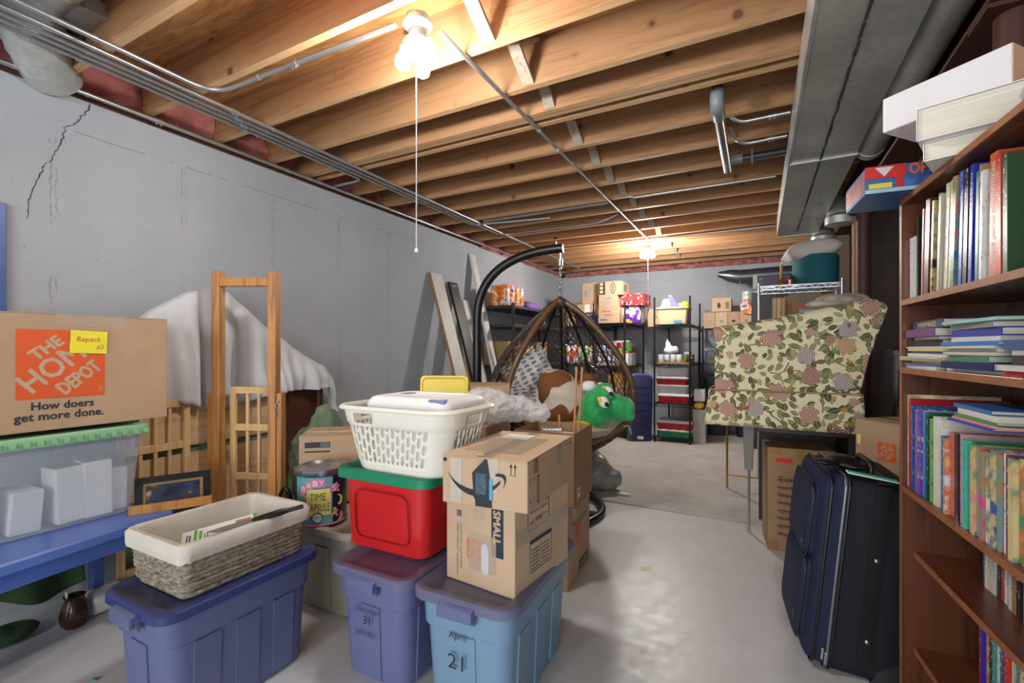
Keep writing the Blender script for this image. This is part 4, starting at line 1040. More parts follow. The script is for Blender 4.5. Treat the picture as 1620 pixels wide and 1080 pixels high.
plate('size_band', .17, .05, INK, md_, face_m(S, 'right', .2, .03)); text('lettering', 'MEDIUM', 1, CARD_L, md_, face_m(S, 'right', .355, .068, .002, 180), width=.14, fat=.0018)
plate('tape', .06, .15, TAPE, md_, face_m(S, 'right', .09, .27, .001)); plate('tape', .11, .1, TAPE, md_, face_m(S, 'right', .07, .03, .0015)); text('lettering', 'BOX YOUR PACKING', 1, INKG, md_, face_m(S, 'right', .1, .305), width=.26)
S = (.34, .36, .385)
ob = carton('open_carton', 'open topped carton holding wooden dowels behind the smile print carton', (-1.02, 2.45, .431), S, 4, CARD_D, open_top=True)
plate('warning_label', .05, .07, WHITE, ob, face_m(S, 'right', .05, .02)); plate('warning_stripe', .05, .018, ORANGE, ob, face_m(S, 'right', .05, .02, .002)); shape('warning_mark', [arc(.025, .05, .012, 0, 360, 12)[:-1]], INK2, ob, face_m(S, 'right', .05, .02, .002))
DOWEL = wood('dowel_wood', (206, 146, 104), (170, 110, 72), 2, .5)
for i, (x, y, tx, ty, ln) in enumerate(((-.905, 2.42, .02, .02, .72), (-.88, 2.40, .035, .02, .72), (-.93, 2.36, -.03, .01, .46))):
    o = MB().tube([(0, 0, 0), (tx, ty, ln)], .0065, 10).build('wooden_dowel', DOWEL, None, smooth=50); o.location = (x, y, .436)
    tag(o, ('tall wooden dowel in the open carton, nearer the striped pillow', 'tall wooden dowel in the open carton, nearer the green plush head', 'short thin stick leaning in the open carton')[i], 'dowel', 'sticks in the open carton')
pr_ = thing('spring_coil', 'grey wire coil lying in the open carton', 'coil', (-1.0, 2.36, .80), 20)
mb = MB(); mb.tube([(-.06 + .0012 * k, .03 * math.cos(k * .7), .03 * math.sin(k * .7)) for k in range(100)], .003, 5); mb.build('coil', M_EMT, pr_, smooth=60)
o = MB().lohi((-.15, -.16, 0), (.15, .16, .33)).build('packing_filler', WHITE, None, bevel=.02); o.location = (-1.02, 2.45, .437); tag(o, 'crumpled white packing paper filling the open carton', 'packing paper')
S = (.34, .36, .83)
tc = carton('tall_carton', 'tall plain carton with small arrow print under the clear plastic bag', (-1.50, 2.33, 0), S, 8, CARD, tape=False); arrows(tc, face_m(S, 'front', .28, .76), .05)
M_BAG = mat('clear_bag', (246, 248, 252), .1, var=.02, alpha=.5, bs=25, bst=1)
blob('plastic_bag', 'puffy clear plastic bag lying on the tall carton', 'bag', (-1.38, 2.32, .83), [((0, 0, .09), (.21, .15, .09)), ((.14, .02, .08), (.15, .12, .075)), ((-.12, .02, .07), (.14, .13, .075)), ((-.02, .0, .14), (.12, .1, .06)), ((.27, .02, .06), (.1, .08, .05))], M_BAG, .009, rz=22, disp=.045, dscale=.035)
# yellow lid and its carton
S = (.34, .3, 1.02)
carton('tall_carton', 'tall plain carton standing behind the yellow lid', (-1.64, 2.72, 0), S, 27, CARD, tape=False)
S = (.26, .16, .86)
carton('tall_carton', 'plain carton under the yellow lid behind the laundry basket', (-1.80, 2.45, 0), S, 27, CARD_D, tape=False)
yl = thing('yellow_bin_cover', 'yellow plastic bin lid propped upright behind the laundry basket', 'lid', (-1.77, 2.43, .861), 27); yl.rotation_euler = (R(-6), 0, R(27))
YP = plastic('yellow_plastic', (226, 200, 44), .35)
def rrx(w_, h, r, y, e=0): return [(x, y, z + h / 2) for x, z in rrect(w_ - e, h - e, r, 5)]
MB().loft([rrx(.31, .225, .03, .012), rrx(.31, .225, .03, -.006), rrx(.31, .225, .03, -.012, .006), rrx(.31, .225, .03, -.012, .03), rrx(.31, .225, .025, -.004, .04)]).build('rim', YP, yl, smooth=35)

# ------------------------------------------------------------------ boards leaning on the wall
GREYB = mat('grey_white_board', (206, 204, 200), .5, var=.08); BLKB = mat('black_board', (30, 30, 32), .4); PINE = wood('pale_pine', (214, 178, 128), (180, 138, 90), 2); BRN = mat('board_edge_brown', (150, 110, 74), .6)
for i, (y, wd, th, top, lean, m, lab) in enumerate((
        (4.10, .20, .03, 2.08, .62, GREYB, 'wide grey white board leaning on the wall, nearest of the leaning boards'),
        (4.42, .16, .03, 2.02, .60, BLKB, 'black slotted metal strip leaning on the wall between two white boards'),
        (4.68, .13, .022, 1.84, .5, GREYB, 'short white board leaning on the wall beside the black strip'),
        (4.84, .11, .03, 2.42, .55, GREYB, 'tallest white board leaning on the wall behind the chair stand'),
        (4.58, .05, .022, 1.55, .30, PINE, 'pale pine board leaning on the wall behind the chair stand'))):
    t = thing('leaning_board', lab, 'board', (XW + .03 + lean, y, 0)); L_ = math.hypot(top, lean); t.rotation_euler = (0, -math.atan2(lean, top), 0)
    MB().lohi((-th, -wd / 2, .005), (0, wd / 2, L_)).build('board', m, t, bevel=.002)
    if m is GREYB: MB().lohi((-th, -wd / 2 - .003, .005), (0, -wd / 2, L_)).build('edge_strip', BRN if i == 0 else GREYB, t)
    if m is BLKB:
        for k in range(3): MB().lohi((.0005, -.03 + .03 * k, L_ - .06), (.001, -.02 + .03 * k, L_ - .03)).build('slot', M_EMT, t)

# ------------------------------------------------------------------ hanging egg chair
CX, CY, CZ = -1.35, 3.355, .44
EH = 1.2; RZ = 44
ec = thing('egg_chair', 'brown wicker hanging egg chair on a black curved stand', 'chair', (CX, CY, CZ), RZ)
WICK = mat('dark_wicker', (74, 60, 52), .3, var=.3, vs=30); RIMM = mat('brown_wicker_rim', (128, 94, 68), .35, var=.2, vs=60)
def er(z):
    q = max(1e-4, min(.9999, z / EH)); return .55 * math.sin(math.pi * q ** .70) ** .78
def alpha(z):
    zl = .17
    if z <= zl: return 0
    return R(68) * min(1, (z - zl) / .30) ** .5 * (1 - .12 * (z / EH))
def ep(th, z): # th measured from the front (-y)
    r_ = er(z); return (r_ * math.sin(th), -r_ * math.cos(th), z)
left = [ep(-alpha(z), z) for z in [EH * .999 - (EH * .999 - .17) * (k / 40) for k in range(41)]]
right = [ep(alpha(z), z) for z in [.17 + (EH * .999 - .17) * (k / 40) for k in range(1, 41)]]
lowL = smooth_path(left[::4] + right[3::4], 6)
MB().tube(lowL, .021, 10).build('rim', RIMM, ec, smooth=60)
mb = MB()
rp = [Vector(p) for p in lowL]; tot = 0
for a, b_ in zip(rp[:-1], rp[1:]):
    n = 2
    for k in range(n):
        c_ = a.lerp(b_, k / n); d_ = (b_ - a).normalized(); mb.tube([c_ - d_ * .004, c_ + d_ * .004], (.0235), 8)
mb.build('rim_binding', mat('wicker_binding', (98, 72, 52), .35), ec, smooth=60)
for th in (104, 130, 156, 180, 204, 230, 256):
    zs = [.03 + (EH * .985 - .03) * k / 22 for k in range(23)]
    MB().tube([ep(R(th), z) for z in zs], .011, 8).build('shell_rib', M_BLACK, ec, smooth=60)
MB().tube([(er(.30) * .98 * math.sin(R(a)), -er(.30) * .98 * math.cos(R(a)), .30) for a in range(60, 301, 10)], .009, 6).build('shell_hoop', M_BLACK, ec, smooth=60)
rnd = random.Random(11); mb = MB()
def strand(th0, z0, dth, dz, n, r_=.0036):
    seg = []
    for k in range(n):
        z = z0 + dz * k; th = th0 + dth * k + rnd.uniform(-.03, .03)
        z += rnd.uniform(-.008, .008)
        thm = (th + math.pi) % (2 * math.pi) - math.pi
        ok = .01 < z < EH * .985 and (abs(thm) > alpha(z) + .02)
        if ok: seg.append(ep(th, z))
        if (not ok or k == n - 1):
            if len(seg) > 2: mb.tube(seg, r_, 4, caps=False)
            seg = []
for i in range(50):
    th0 = i * 2 * math.pi / 50
    strand(th0, .01, .062, EH / 34, 34); strand(th0 + .03, .01, -.062, EH / 34, 34)
for i in range(120):
    strand(rnd.uniform(0, 6.28), rnd.uniform(.02, .9), rnd.uniform(-.09, .09), rnd.uniform(-.03, .03), rnd.randint(8, 16))
for i in range(14): strand(0, .02 + i * .024, .12, 0, 54, .006)
wv = mb.build('wicker_weave', WICK, ec); wv['kind'] = 'stuff'
MB().lathe([(.03, 0), (.05, .02), (.05, .05), (.02, .07)], 14, (0, 0, EH - .06)).build('top_cap', WICK, ec, smooth=50)
# chain, hook, stand in the chair's frame
inv = Matrix.Rotation(R(-RZ), 4, 'Z') @ Matrix.Translation((-CX, -CY, -CZ))
loc = lambda x, y, z: inv @ Vector((x, y, z))
hz = 2.0
mb = MB()
for k in range(9):
    z = CZ + EH + .01 + k * .028; a = R(90 * (k % 2))
    mb.tube([loc(CX + .007 * math.cos(q) * math.cos(a), CY + .007 * math.cos(q) * math.sin(a), z + .02 * math.sin(q)) for q in [2 * math.pi * j / 10 for j in range(10)]], .0032, 6, closed=True)
mb.build('chain', M_CHROME, ec, smooth=60)
MB().lathe([(.006, 0), (.018, .005), (.018, .05), (.006, .055), (.006, .13)], 12, loc(CX, CY, CZ + EH + .25)).build('swivel_hook', M_CHROME, ec, smooth=50)
px, py = -2.03, 3.24
pole = [(px, py, .04), (px, py, .8), (px, py, 1.42)] + bez((px, py, 1.5), (px, py, 1.86), (px + .28, py + .05, 2.03), (CX + .02, CY + .01, 2.03), 18)
MB().tube([loc(*p) for p in pole], .036, 14).build('stand_pole', M_BLACK, ec, smooth=60)
MB().lathe([(.012, 0), (.012, .02), (.004, .026)], 10, loc(CX - .03, CY, 2.062)).build('bolt', M_CHROME, ec, smooth=50)
bcx, bcy, br = -1.56, 3.36, .52
MB().tube([loc(bcx + br * math.cos(R(a)), bcy + br * math.sin(R(a)), .028) for a in range(0, 360, 10)], .027, 12, closed=True).build('stand_base', M_BLACK, ec, smooth=60)
MB().tube([loc(px - .04, py, .028), loc(bcx + br, bcy, .028)], .024, 10).build('stand_brace', M_BLACK, ec, smooth=60)
# cushion, pillows, plush toys
def pillow_mesh(w_, h, t_, n=16, p=2.6):
    def fn(s):
        def g(u, v):
            x, y = u * 2 - 1, v * 2 - 1
            prof = ((1 - abs(x) ** p) * (1 - abs(y) ** p)); prof = max(0, prof) ** .5
            k = 1 - .09 * (1 - abs(x)) * (abs(y) ** 3); k2 = 1 - .09 * (1 - abs(y)) * (abs(x) ** 3)
            return (x * w_ / 2 * k2, y * h / 2 * k, s * t_ / 2 * prof)
        return g
    mb = MB(); mb.grid(fn(1), n, n); mb.grid(fn(-1), n, n); return mb
CUSH = mat('beige_cushion', (188, 176, 162), .9, var=.06, bs=60, bst=.2)
cu = thing('seat_cushion', 'round beige seat cushion in the egg chair', 'cushion', (CX, CY, CZ + .2), RZ)
MB().lathe([(.1, -.1), (.34, -.03), (.44, .02), (.46, .06), (.42, .10), (.2, .105), (.01, .095)], 32, (0, -.03, 0)).build('pad', CUSH, cu, smooth=60)
MB().tube(smooth_path([(.3, -.38, .05), (.33, -.44, .08), (.36, -.43, .02)], 4), .006, 6).build('tie', CUSH, cu, smooth=60)
m, nt, b = new_mat('leaf_print_fabric')
v = coords(nt, (15, 26, 0)); vo = nd(nt, 'ShaderNodeTexVoronoi', feature='F1'); vo.inputs['Randomness'].default_value = .18; vo.inputs['Scale'].default_value = 1; nt.links.new(v, vo.inputs['Vector'])
n = noise(nt, coords(nt, (90, 120, 0)), 1, 2)
k = mth(nt, 'MULTIPLY', mth(nt, 'LESS_THAN', vo.outputs['Distance'], .36), mth(nt, 'GREATER_THAN', n, .43))
nt.links.new(mixc(nt, k, srgb(222, 220, 214), srgb(110, 120, 138)), b.inputs['Base Color']); b.inputs['Roughness'].default_value = .9
M_LEAF = m
for i, (p, rot, w_) in enumerate((((-1.60, 3.36, 1.035), (72, -28, 36), .40), ((-1.60, 3.24, .84), (50, -6, 30), .38))):
    o = pillow_mesh(w_, w_ * .92, .15).build('throw_pillow', M_LEAF, None, smooth=180); o.location = p; o.rotation_euler = [R(a) for a in rot]
    tag(o, ('white throw pillow with blue-grey leaf print tipped up in the egg chair', 'white leaf print pillow lying flat under the other one in the egg chair')[i], 'pillow')
m, nt, b = new_mat('brown_white_plush')
n = noise(nt, coords(nt), 4.2, 1); f = noise(nt, coords(nt, (1, 1, 1)), 120, 2)
c = ramp(nt, n, [(.495, srgb(128, 80, 46)), (.51, srgb(222, 214, 200))])
c = mixc(nt, mth(nt, 'MULTIPLY', f, .4), c, srgb(92, 58, 36)); nt.links.new(c, b.inputs['Base Color']); b.inputs['Roughness'].default_value = .95; bump(nt, b, f, .7, .006)
blob('plush_dog', 'brown and white furry plush animal lying in the egg chair', 'plush toy', (-1.28, 3.24, .90),
     [((0, 0, 0), (.2, .16, .15), (0, 20, 0)), ((-.05, .02, .09), (.15, .14, .12)), ((-.03, -.1, -.1), (.16, .1, .09)), ((.12, 0, -.05), (.12, .12, .12)), ((.19, .05, .12), (.07, .07, .06))], m, .014, rz=27.8)
m2, nt, b = new_mat('green_plush'); f = noise(nt, coords(nt), 60, 3); n = noise(nt, coords(nt), 14, 2)
nt.links.new(ramp(nt, n, [(.3, srgb(26, 142, 72)), (.7, srgb(52, 184, 104))]), b.inputs['Base Color']); b.inputs['Roughness'].default_value = .85; b.inputs['Sheen Weight'].default_value = .4; bump(nt, b, f, .5, .005)
dr = thing('plush_dragon', 'bright green plush dragon head with big eyes on the beige cushion', 'plush toy', (-.975, 3.17, .86), 27.8)
mb = MB()
for c_, r_, ro in (((-.02, 0, 0), (.125, .13, .12), None), ((-.06, 0, -.08), (.11, .12, .09), None), ((.10, -.01, -.015), (.12, .11, .1), (0, 12, 0)), ((.175, -.01, -.02), (.06, .1, .085), None), ((.19, -.05, -.06), (.04, .05, .04), None),
                   ((-.02, -.10, .07), (.07, .05, .07), (0, 0, -15)), ((.03, .02, .10), (.07, .07, .06), None), ((-.1, .05, -.13), (.1, .1, .06), None)): mb.ball(c_, r_, 14, rot=ro)
mb.build('head', m2, dr, remesh=.011)
EYW = mat('plush_white', (240, 240, 236), .5, var=.02); YELP = mat('yellow_plush', (238, 210, 30), .9)
for (x, y, z) in ((-.005, -.145, .04), (.035, -.095, .105)):
    e = MB().ball((x, y, z), (.034, .018, .042), 14, rot=(0, -35, 0)).build('eye', EYW, dr, smooth=180)
    MB().ball((x + .016, y - .014, z - .012), (.014, .01, .018), 10, rot=(0, -35, 0)).build('pupil', M_BLACK, e, smooth=180)
    MB().ball((x - .018, y - .002, z + .008), (.018, .015, .038), 10, rot=(0, -35, 0)).build('eyelid', YELP, e, smooth=180)
MB().ball((-.11, -.02, -.13), (.08, .1, .05), 12).build('chin', YELP, dr, smooth=180)
MB().ball((-.075, .06, .13), (.06, .05, .04), 12).build('ear', EYW, dr, smooth=180)
blob('wrapped_bundle', 'grey plastic wrapped bundle on the carpet under the egg chair', 'bundle', (-1.27, 4.02, .012), [((0, 0, .16), (.14, .16, .16)), ((.06, .05, .1), (.16, .14, .1)), ((-.05, 0, .26), (.08, .1, .12))], mat('grey_wrap', (150, 142, 136), .35, var=.25, vs=8, bs=12, bst=.8), .016, disp=.05)
o = MB().ball((0, 0, .012), (.07, .035, .012), 10).build('paper_scrap', WHITE, None, remesh=.008); o.location = (-1.02, 3.97, .012); tag(o, 'small crumpled white tissue on the carpet', 'tissue')
o = MB().lohi((-.03, -.022, 0), (.03, .022, .001)).build('floor_note', mat('pale_yellow_note', (236, 234, 170), .7, var=.02), None); o.location = (-.568, 2.714, .0005); o.rotation_euler = (0, 0, R(25)); tag(o, 'pale yellow sticky note lying on the painted floor', 'note')
# ------------------------------------------------------------------ storage racks and their contents
def wire_rack(name, label, x0, x1, y0, y1, H_, levels, m, step=.045, group=None):
    t = thing(name, label, 'shelving', ((x0 + x1) / 2, (y0 + y1) / 2, .012), 0, group)
    a, b_ = (x1 - x0) / 2, (y1 - y0) / 2
    for sx in (-1, 1):
        for sy in (-1, 1):
            mb = MB().tube([(sx * a, sy * b_, .0), (sx * a, sy * b_, H_)], .0125, 8)
            k = .1
            while k < H_: mb.tube([(sx * a, sy * b_, k), (sx * a, sy * b_, k + .004)], .0142, 8); k += .05
            mb.build('post', m, t, smooth=50)
    for z in levels:
        z -= .012; mb = MB()
        for dz in (0, -.035):
            for s in (-1, 1):
                mb.bar((-a, s * b_, z + dz), (a, s * b_, z + dz), .007); mb.bar((s * a, -b_, z + dz), (s * a, b_, z + dz), .007)
        n = int(2 * a / .05)
        for s in (-1, 1):
            for k in range(n): mb.bar((-a + 2 * a * k / n, s * b_, z - (.035 if k % 2 else 0)), (-a + 2 * a * (k + 1) / n, s * b_, z - (0 if k % 2 else .035)), .004)
        n = int(2 * b_ / .05)
        for s in (-1, 1):
            for k in range(n): mb.bar((s * a, -b_ + 2 * b_ * k / n, z - (.035 if k % 2 else 0)), (s * a, -b_ + 2 * b_ * (k + 1) / n, z - (0 if k % 2 else .035)), .004)
        n = int(2 * b_ / step)
        for k in range(1, n): y = -b_ + 2 * b_ * k / n; mb.bar((-a, y, z), (a, y, z), .004)
        for k in (-.33, .33): mb.bar((k * a, -b_, z - .006), (k * a, b_, z - .006), .005)
        mb.build('wire_shelf', m, t)
    return t
wire_rack('wire_rack', 'black wire rack in front, holding the tan basket and red cake carriers', -1.24, -.79, 6.46, 7.62, 1.94, (.075, .53, 1.055, 1.585), M_BLACK)
wire_rack('wire_rack', 'black wire rack loaded with stacked cartons beside the tan basket rack', -2.10, -1.65, 6.5, 7.7, 1.90, (.1, .5, 1.02, 1.625), M_BLACK)
wire_rack('wire_rack', 'black wire rack in the corner behind the egg chair', -2.57, -2.14, 6.6, 7.75, 1.80, (.1, .55, 1.05, 1.60), M_BLACK)
wire_rack('wire_rack', 'black wire rack along the back wall holding a row of small cartons', -.765, .30, 7.28, 7.78, 1.60, (.9, 1.06, 1.555), M_BLACK)
# solid shelves along the left wall
ls = thing('steel_shelf', 'dark grey steel shelving along the concrete wall behind the leaning boards', 'shelving', (XW + .28, 5.86, .012))
DSTEEL = mat('dark_steel', (62, 64, 68), .4, .3)
for sx in (-.24, .24):
    for sy in (-.9, .9): mb = MB(); mb.lohi((sx - .02, sy - .004, 0), (sx + .02, sy + .004, 1.80)); mb.lohi((sx - .004, sy - .02, 0), (sx + .004, sy + .02, 1.8)); mb.build('post', DSTEEL, ls)
for z in (.1, .55, 1.05, 1.55, 1.775): MB().lohi((-.25, -.91, z - .035), (.25, .91, z)).build('shelf', DSTEEL, ls, bevel=.003)
def printed_pack(name, label, loc, size, rz, base, cols, scale=9, cat='pack', round_=.03, seed=0):
    key = name + '_film_' + str(seed)
    m, nt, b = new_mat(key)
    v = coords(nt); vo = nd(nt, 'ShaderNodeTexVoronoi', feature='F1'); vo.inputs['Scale'].default_value = scale
    nz = noise(nt, v, 8, 3, .6, 1); ad = nd(nt, 'ShaderNodeVectorMath', operation='ADD'); nt.links.new(v, ad.inputs[0])
    cb_ = nd(nt, 'ShaderNodeCombineXYZ'); 
    for i in range(3): nt.links.new(mth(nt, 'MULTIPLY', nz, .12), cb_.inputs[i])
    nt.links.new(cb_.outputs[0], ad.inputs[1]); nt.links.new(ad.outputs[0], vo.inputs['Vector'])
    sp = nd(nt, 'ShaderNodeSeparateColor'); nt.links.new(vo.outputs['Color'], sp.inputs[0])
    n = len(cols); c = ramp(nt, sp.outputs[0], [(i / n, srgb(*q)) for i, q in enumerate(cols)], 'CONSTANT')
    nt.links.new(c, b.inputs['Base Color']); b.inputs['Roughness'].default_value = .15; bump(nt, b, noise(nt, v, 16, 3, .7), .7, .012)
    t = thing(name, label, cat, loc, rz)
    w_, d, h = size
    MB().loft([[(x, y, z) for x, y in rrect(w_ - e, d - e, round_, 4)] for z, e in ((0, .02), (.012, 0), (h - .012, 0), (h, .02))]).build('film_wrap', m, t, smooth=50)
    return t
# paper towel rolls pack: a film wrapped row of rolls
pt = thing('paper_towel_pack', 'orange film-wrapped pack of paper towel rolls on the grey steel shelf', 'pack', (-2.83, 5.24, 1.79), 90)
m, nt, b = new_mat('towel_film'); v = coords(nt); n = noise(nt, v, 7, 3, .6, 1.5)
nt.links.new(ramp(nt, n, [(.36, srgb(40, 60, 150)), (.43, srgb(240, 240, 240)), (.49, srgb(236, 140, 50)), (.6, srgb(226, 120, 40)), (.66, srgb(240, 226, 200))]), b.inputs['Base Color']); b.inputs['Roughness'].default_value = .12; bump(nt, b, noise(nt, v, 22, 3), .8, .01)
for k in range(4): MB().lathe([(.02, .0), (.058, .004), (.064, .02), (.064, .24), (.058, .256), (.02, .26)], 16, (-.19 + .126 * k, -.07, 0)).build('roll', m, pt, smooth=60)
for k in range(4): MB().lathe([(.02, .0), (.058, .004), (.064, .02), (.064, .24), (.058, .256), (.02, .26)], 16, (-.19 + .126 * k, .06, 0)).build('roll', m, pt, smooth=60)
blob('purple_bag', 'purple fabric bag lying on the grey steel shelf', 'bag', (-2.86, 6.0, 1.787), [((0, 0, .06), (.12, .2, .065)), ((0, -.12, .07), (.1, .1, .07))], mat('purple_fabric', (128, 84, 170), .6, bs=20, bst=.4), .016, disp=.03)
cols4 = [(60, 92, 60), (150, 140, 130), (196, 190, 180), (96, 70, 52), (90, 104, 130), (206, 206, 202)]
for k in range(10):
    z = (.55, 1.05, .1)[k % 3]; y = 5.16 + (k // 3) * .42
    S = (.36, .34, .24 + .05 * (k % 2))
    o = carton('shelf_carton', 'plain %s carton on the %s shelf of the steel shelving, %s from the near end' % (('pale', 'brown')[k % 2], ('second', 'third', 'bottom')[k % 3], ORD[k // 3]), (-2.86, y, z + .013), S, 90, (CARD_L, CARD_D)[k % 2], tape=False)
# cartons stacked on the loaded rack: x, y(front), z, w, d, h, material, label, prints
OVAL = mat('faded_blue_print', (128, 146, 156), .7, var=.1)
def stackbox(name, label, x0, x1, y, z, h, d=.34, m=None, **k):
    S = (x1 - x0, d, h); return carton(name, label, ((x0 + x1) / 2, y + d / 2, z), S, k.get('rz', 0), m or CARD, tape=k.get('tape', False)), S
Z0 = 1.628
o, S = stackbox('tissue_carton', 'tan carton printed Kleenex with purple stripe on the loaded rack', -2.05, -1.74, 6.56, Z0, .235)
text('lettering', 'Kleenex', 1, INK, o, face_m(S, 'front', .05, .16), width=.13, shear=.25); plate('purple_stripe', .11, .014, mat('purple_print', (150, 80, 160), .6), o, face_m(S, 'front', .1, .115)); plate('small_print', .1, .02, INKG, o, face_m(S, 'front', .03, .04))
o, S = stackbox('oval_carton', 'tan carton with faded blue oval print above the Kleenex carton', -2.05, -1.78, 6.58, Z0 + .237, .17)
shape('oval_print', [arc(0, 0, 1, 0, 360, 20, .045, .022)[:-1]], OVAL, o, face_m(S, 'front', .15, .12)); plate('line_print', .15, .012, OVAL, o, face_m(S, 'front', .06, .06)); plate('line_print', .15, .01, OVAL, o, face_m(S, 'front', .06, .03))
o, S = stackbox('bleach_carton', 'tan carton with black panel and dark oval emblem, highest on the loaded rack', -2.07, -1.72, 6.6, Z0 + .409, .195, d=.45)
plate('black_panel', .1, .18, INK, o, face_m(S, 'front', .01, .008)); mb = MB()
for k in range(3): mb.lohi((.02, .02 + .055 * k, 0), (.07, .06 + .055 * k, .0004))
mb.build('bottle_print', CARD_L, o, M=face_m(S, 'front', .01, .008, .002)); shape('emblem', [arc(0, 0, 1, 0, 360, 20, .04, .085)[:-1]], INK, o, face_m(S, 'front', .225, .1)); shape('emblem_inner', [arc(0, 0, 1, 0, 360, 20, .03, .072)[:-1]], CARD, o, face_m(S, 'front', .225, .1, .0016))
plate('emblem_print', .014, .11, INK, o, face_m(S, 'front', .218, .045, .002))
plate('side_print', .15, .1, INKG, o, face_m(S, 'right', .12, .06))
o, S = stackbox('blue_carton', 'blue printed carton at the bottom of the stack beside the Kleenex carton', -2.36, -2.08, 6.62, 1.605, .15, m=mat('royal_blue_carton', (46, 58, 170), .4, var=.25, vs=12))
for k in range(3): shape('white_splash', [arc(0, 0, 1, 0, 360, 10, .022, .04)[:-1]], WHITE, o, face_m(S, 'front', .06 + .075 * k, .07))
o, S = stackbox('labelled_carton', 'brown carton with white shipping labels in the stack by the Kleenex carton', -2.40, -2.08, 6.64, 1.757, .17)
plate('white_label', .08, .11, WHITE, o, face_m(S, 'front', .12, .05, .002, 3)); plate('white_label', .04, .045, WHITE, o, face_m(S, 'front', .24, .09)); plate('black_print', .2, .02, INK, o, face_m(S, 'front', .08, .02, .001))
o, S = stackbox('tall_oval_carton', 'upright tan carton with faded blue oval print at the top of its stack', -2.33, -2.10, 6.66, 1.929, .31)
shape('oval_print', [arc(0, 0, 1, 0, 360, 20, .03, .05)[:-1]], OVAL, o, face_m(S, 'front', .06, .15)); plate('line_print', .012, .15, OVAL, o, face_m(S, 'front', .12, .1))
o, S = stackbox('grey_case', 'dark grey case standing behind the upright tan carton', -2.46, -2.30, 7.02, 1.605, .58, m=mat('dark_grey_case', (62, 64, 66), .6))
o, S = stackbox('brown_carton', 'plain brown carton behind the top of the egg chair', -2.62, -2.44, 6.62, 1.605, .25)
m, nt, b = new_mat('red_snowflake_paper'); vo = nd(nt, 'ShaderNodeTexVoronoi', feature='F1'); vo.inputs['Scale'].default_value = 26; nt.links.new(coords(nt), vo.inputs['Vector'])
nt.links.new(mixc(nt, mth(nt, 'LESS_THAN', vo.outputs['Distance'], .3), srgb(170, 44, 54), srgb(226, 214, 214)), b.inputs['Base Color']); b.inputs['Roughness'].default_value = .5
o, S = stackbox('gift_box', 'red gift box with white snowflake print near the tan basket', -1.80, -1.43, 6.72, 1.885, .165, d=.4, m=m, rz=-4); plate('green_sticker', .05, .035, DGREEN, o, face_m(S, 'front', .16, .07))
printed_pack('napkin_pack', 'purple and white film-wrapped pack under the snowflake gift box', (-1.64, 6.93, Z0), (.3, .34, .25), 0, None, [(90, 40, 150), (230, 230, 238), (200, 200, 215), (235, 235, 240), (220, 200, 60), (110, 60, 170)], 16, seed=1)
o, S = stackbox('brown_carton', 'brown carton with smile arrow print behind the tan basket', -1.46, -1.12, 7.1, 1.59, .27); shape('smile_print', [[p[:2] for p in bez((.1, .17), (.13, .14), (.17, .14), (.2, .17), 8)] + [p[:2] for p in bez((.2, .16), (.17, .12), (.13, .12), (.1, .17), 8)][:-1]], INK, o, face_m(S, 'front', 0, 0))
# tan basket with contents
tbk = thing('tan_basket', 'tan woven basket with blue tag on top of the front rack', 'basket', (-1.02, 6.66, 1.59)); M_TAN = wicker('tan_wicker', (190, 160, 116), (232, 212, 170), 70)
mb = MB()
for i in range(12):
    z = .01 + i * .0175; e = .04 * (1 - i / 11); mb.tube([(x, y, z) for x, y in rrect(.39 - e, .32 - e, .03, 4)], .0098, 6, closed=True)
mb.loft([[(x, y, z) for x, y in rrect(.365 - e, .295 - e, .03, 4)] for z, e in ((.002, .04), (.2, 0))]); mb.build('woven_body', M_TAN, tbk, smooth=60)
MB().tube([(x, y, .212) for x, y in rrect(.41, .34, .035, 4)], .013, 8, closed=True).build('rim', M_TAN, tbk, smooth=60)
plate('blue_tag', .11, .03, mat('blue_tag', (60, 150, 220), .6), tbk, frame((.02, -.166, .02), (1, 0, 0), (0, 0, 1)))
blob('white_bag', 'white plastic bag spilling from the tan basket', 'bag', (-1.02, 6.68, 1.78), [((-.05, 0, .05), (.14, .12, .08)), ((.08, 0, .04), (.1, .1, .06)), ((-.1, 0, .1), (.06, .06, .08))], mat('white_bag_film', (232, 234, 240), .25, bs=14, bst=.7), .014, disp=.03, dscale=.05)
o = MB().hexa([(-.04, -.03, 0), (.09, -.03, 0), (.09, .03, 0), (-.04, .03, 0)], [(-.08, -.03, .17), (-.03, -.03, .17), (-.03, .03, .17), (-.08, .03, .17)]).build('spray_bottle', plastic('lavender_plastic', (108, 112, 206), .3), None, bevel=.012); o.location = (-1.0, 6.56, 1.81); tag(o, 'lavender blue plastic wedge standing in the tan basket', 'bottle')
blob('yellow_packet', 'yellow packet on the corner of the tan basket', 'packet', (-.87, 6.62, 1.80), [((0, 0, .05), (.06, .05, .05))], mat('yellow_packet', (226, 186, 50), .4, var=.3, vs=20), .01)
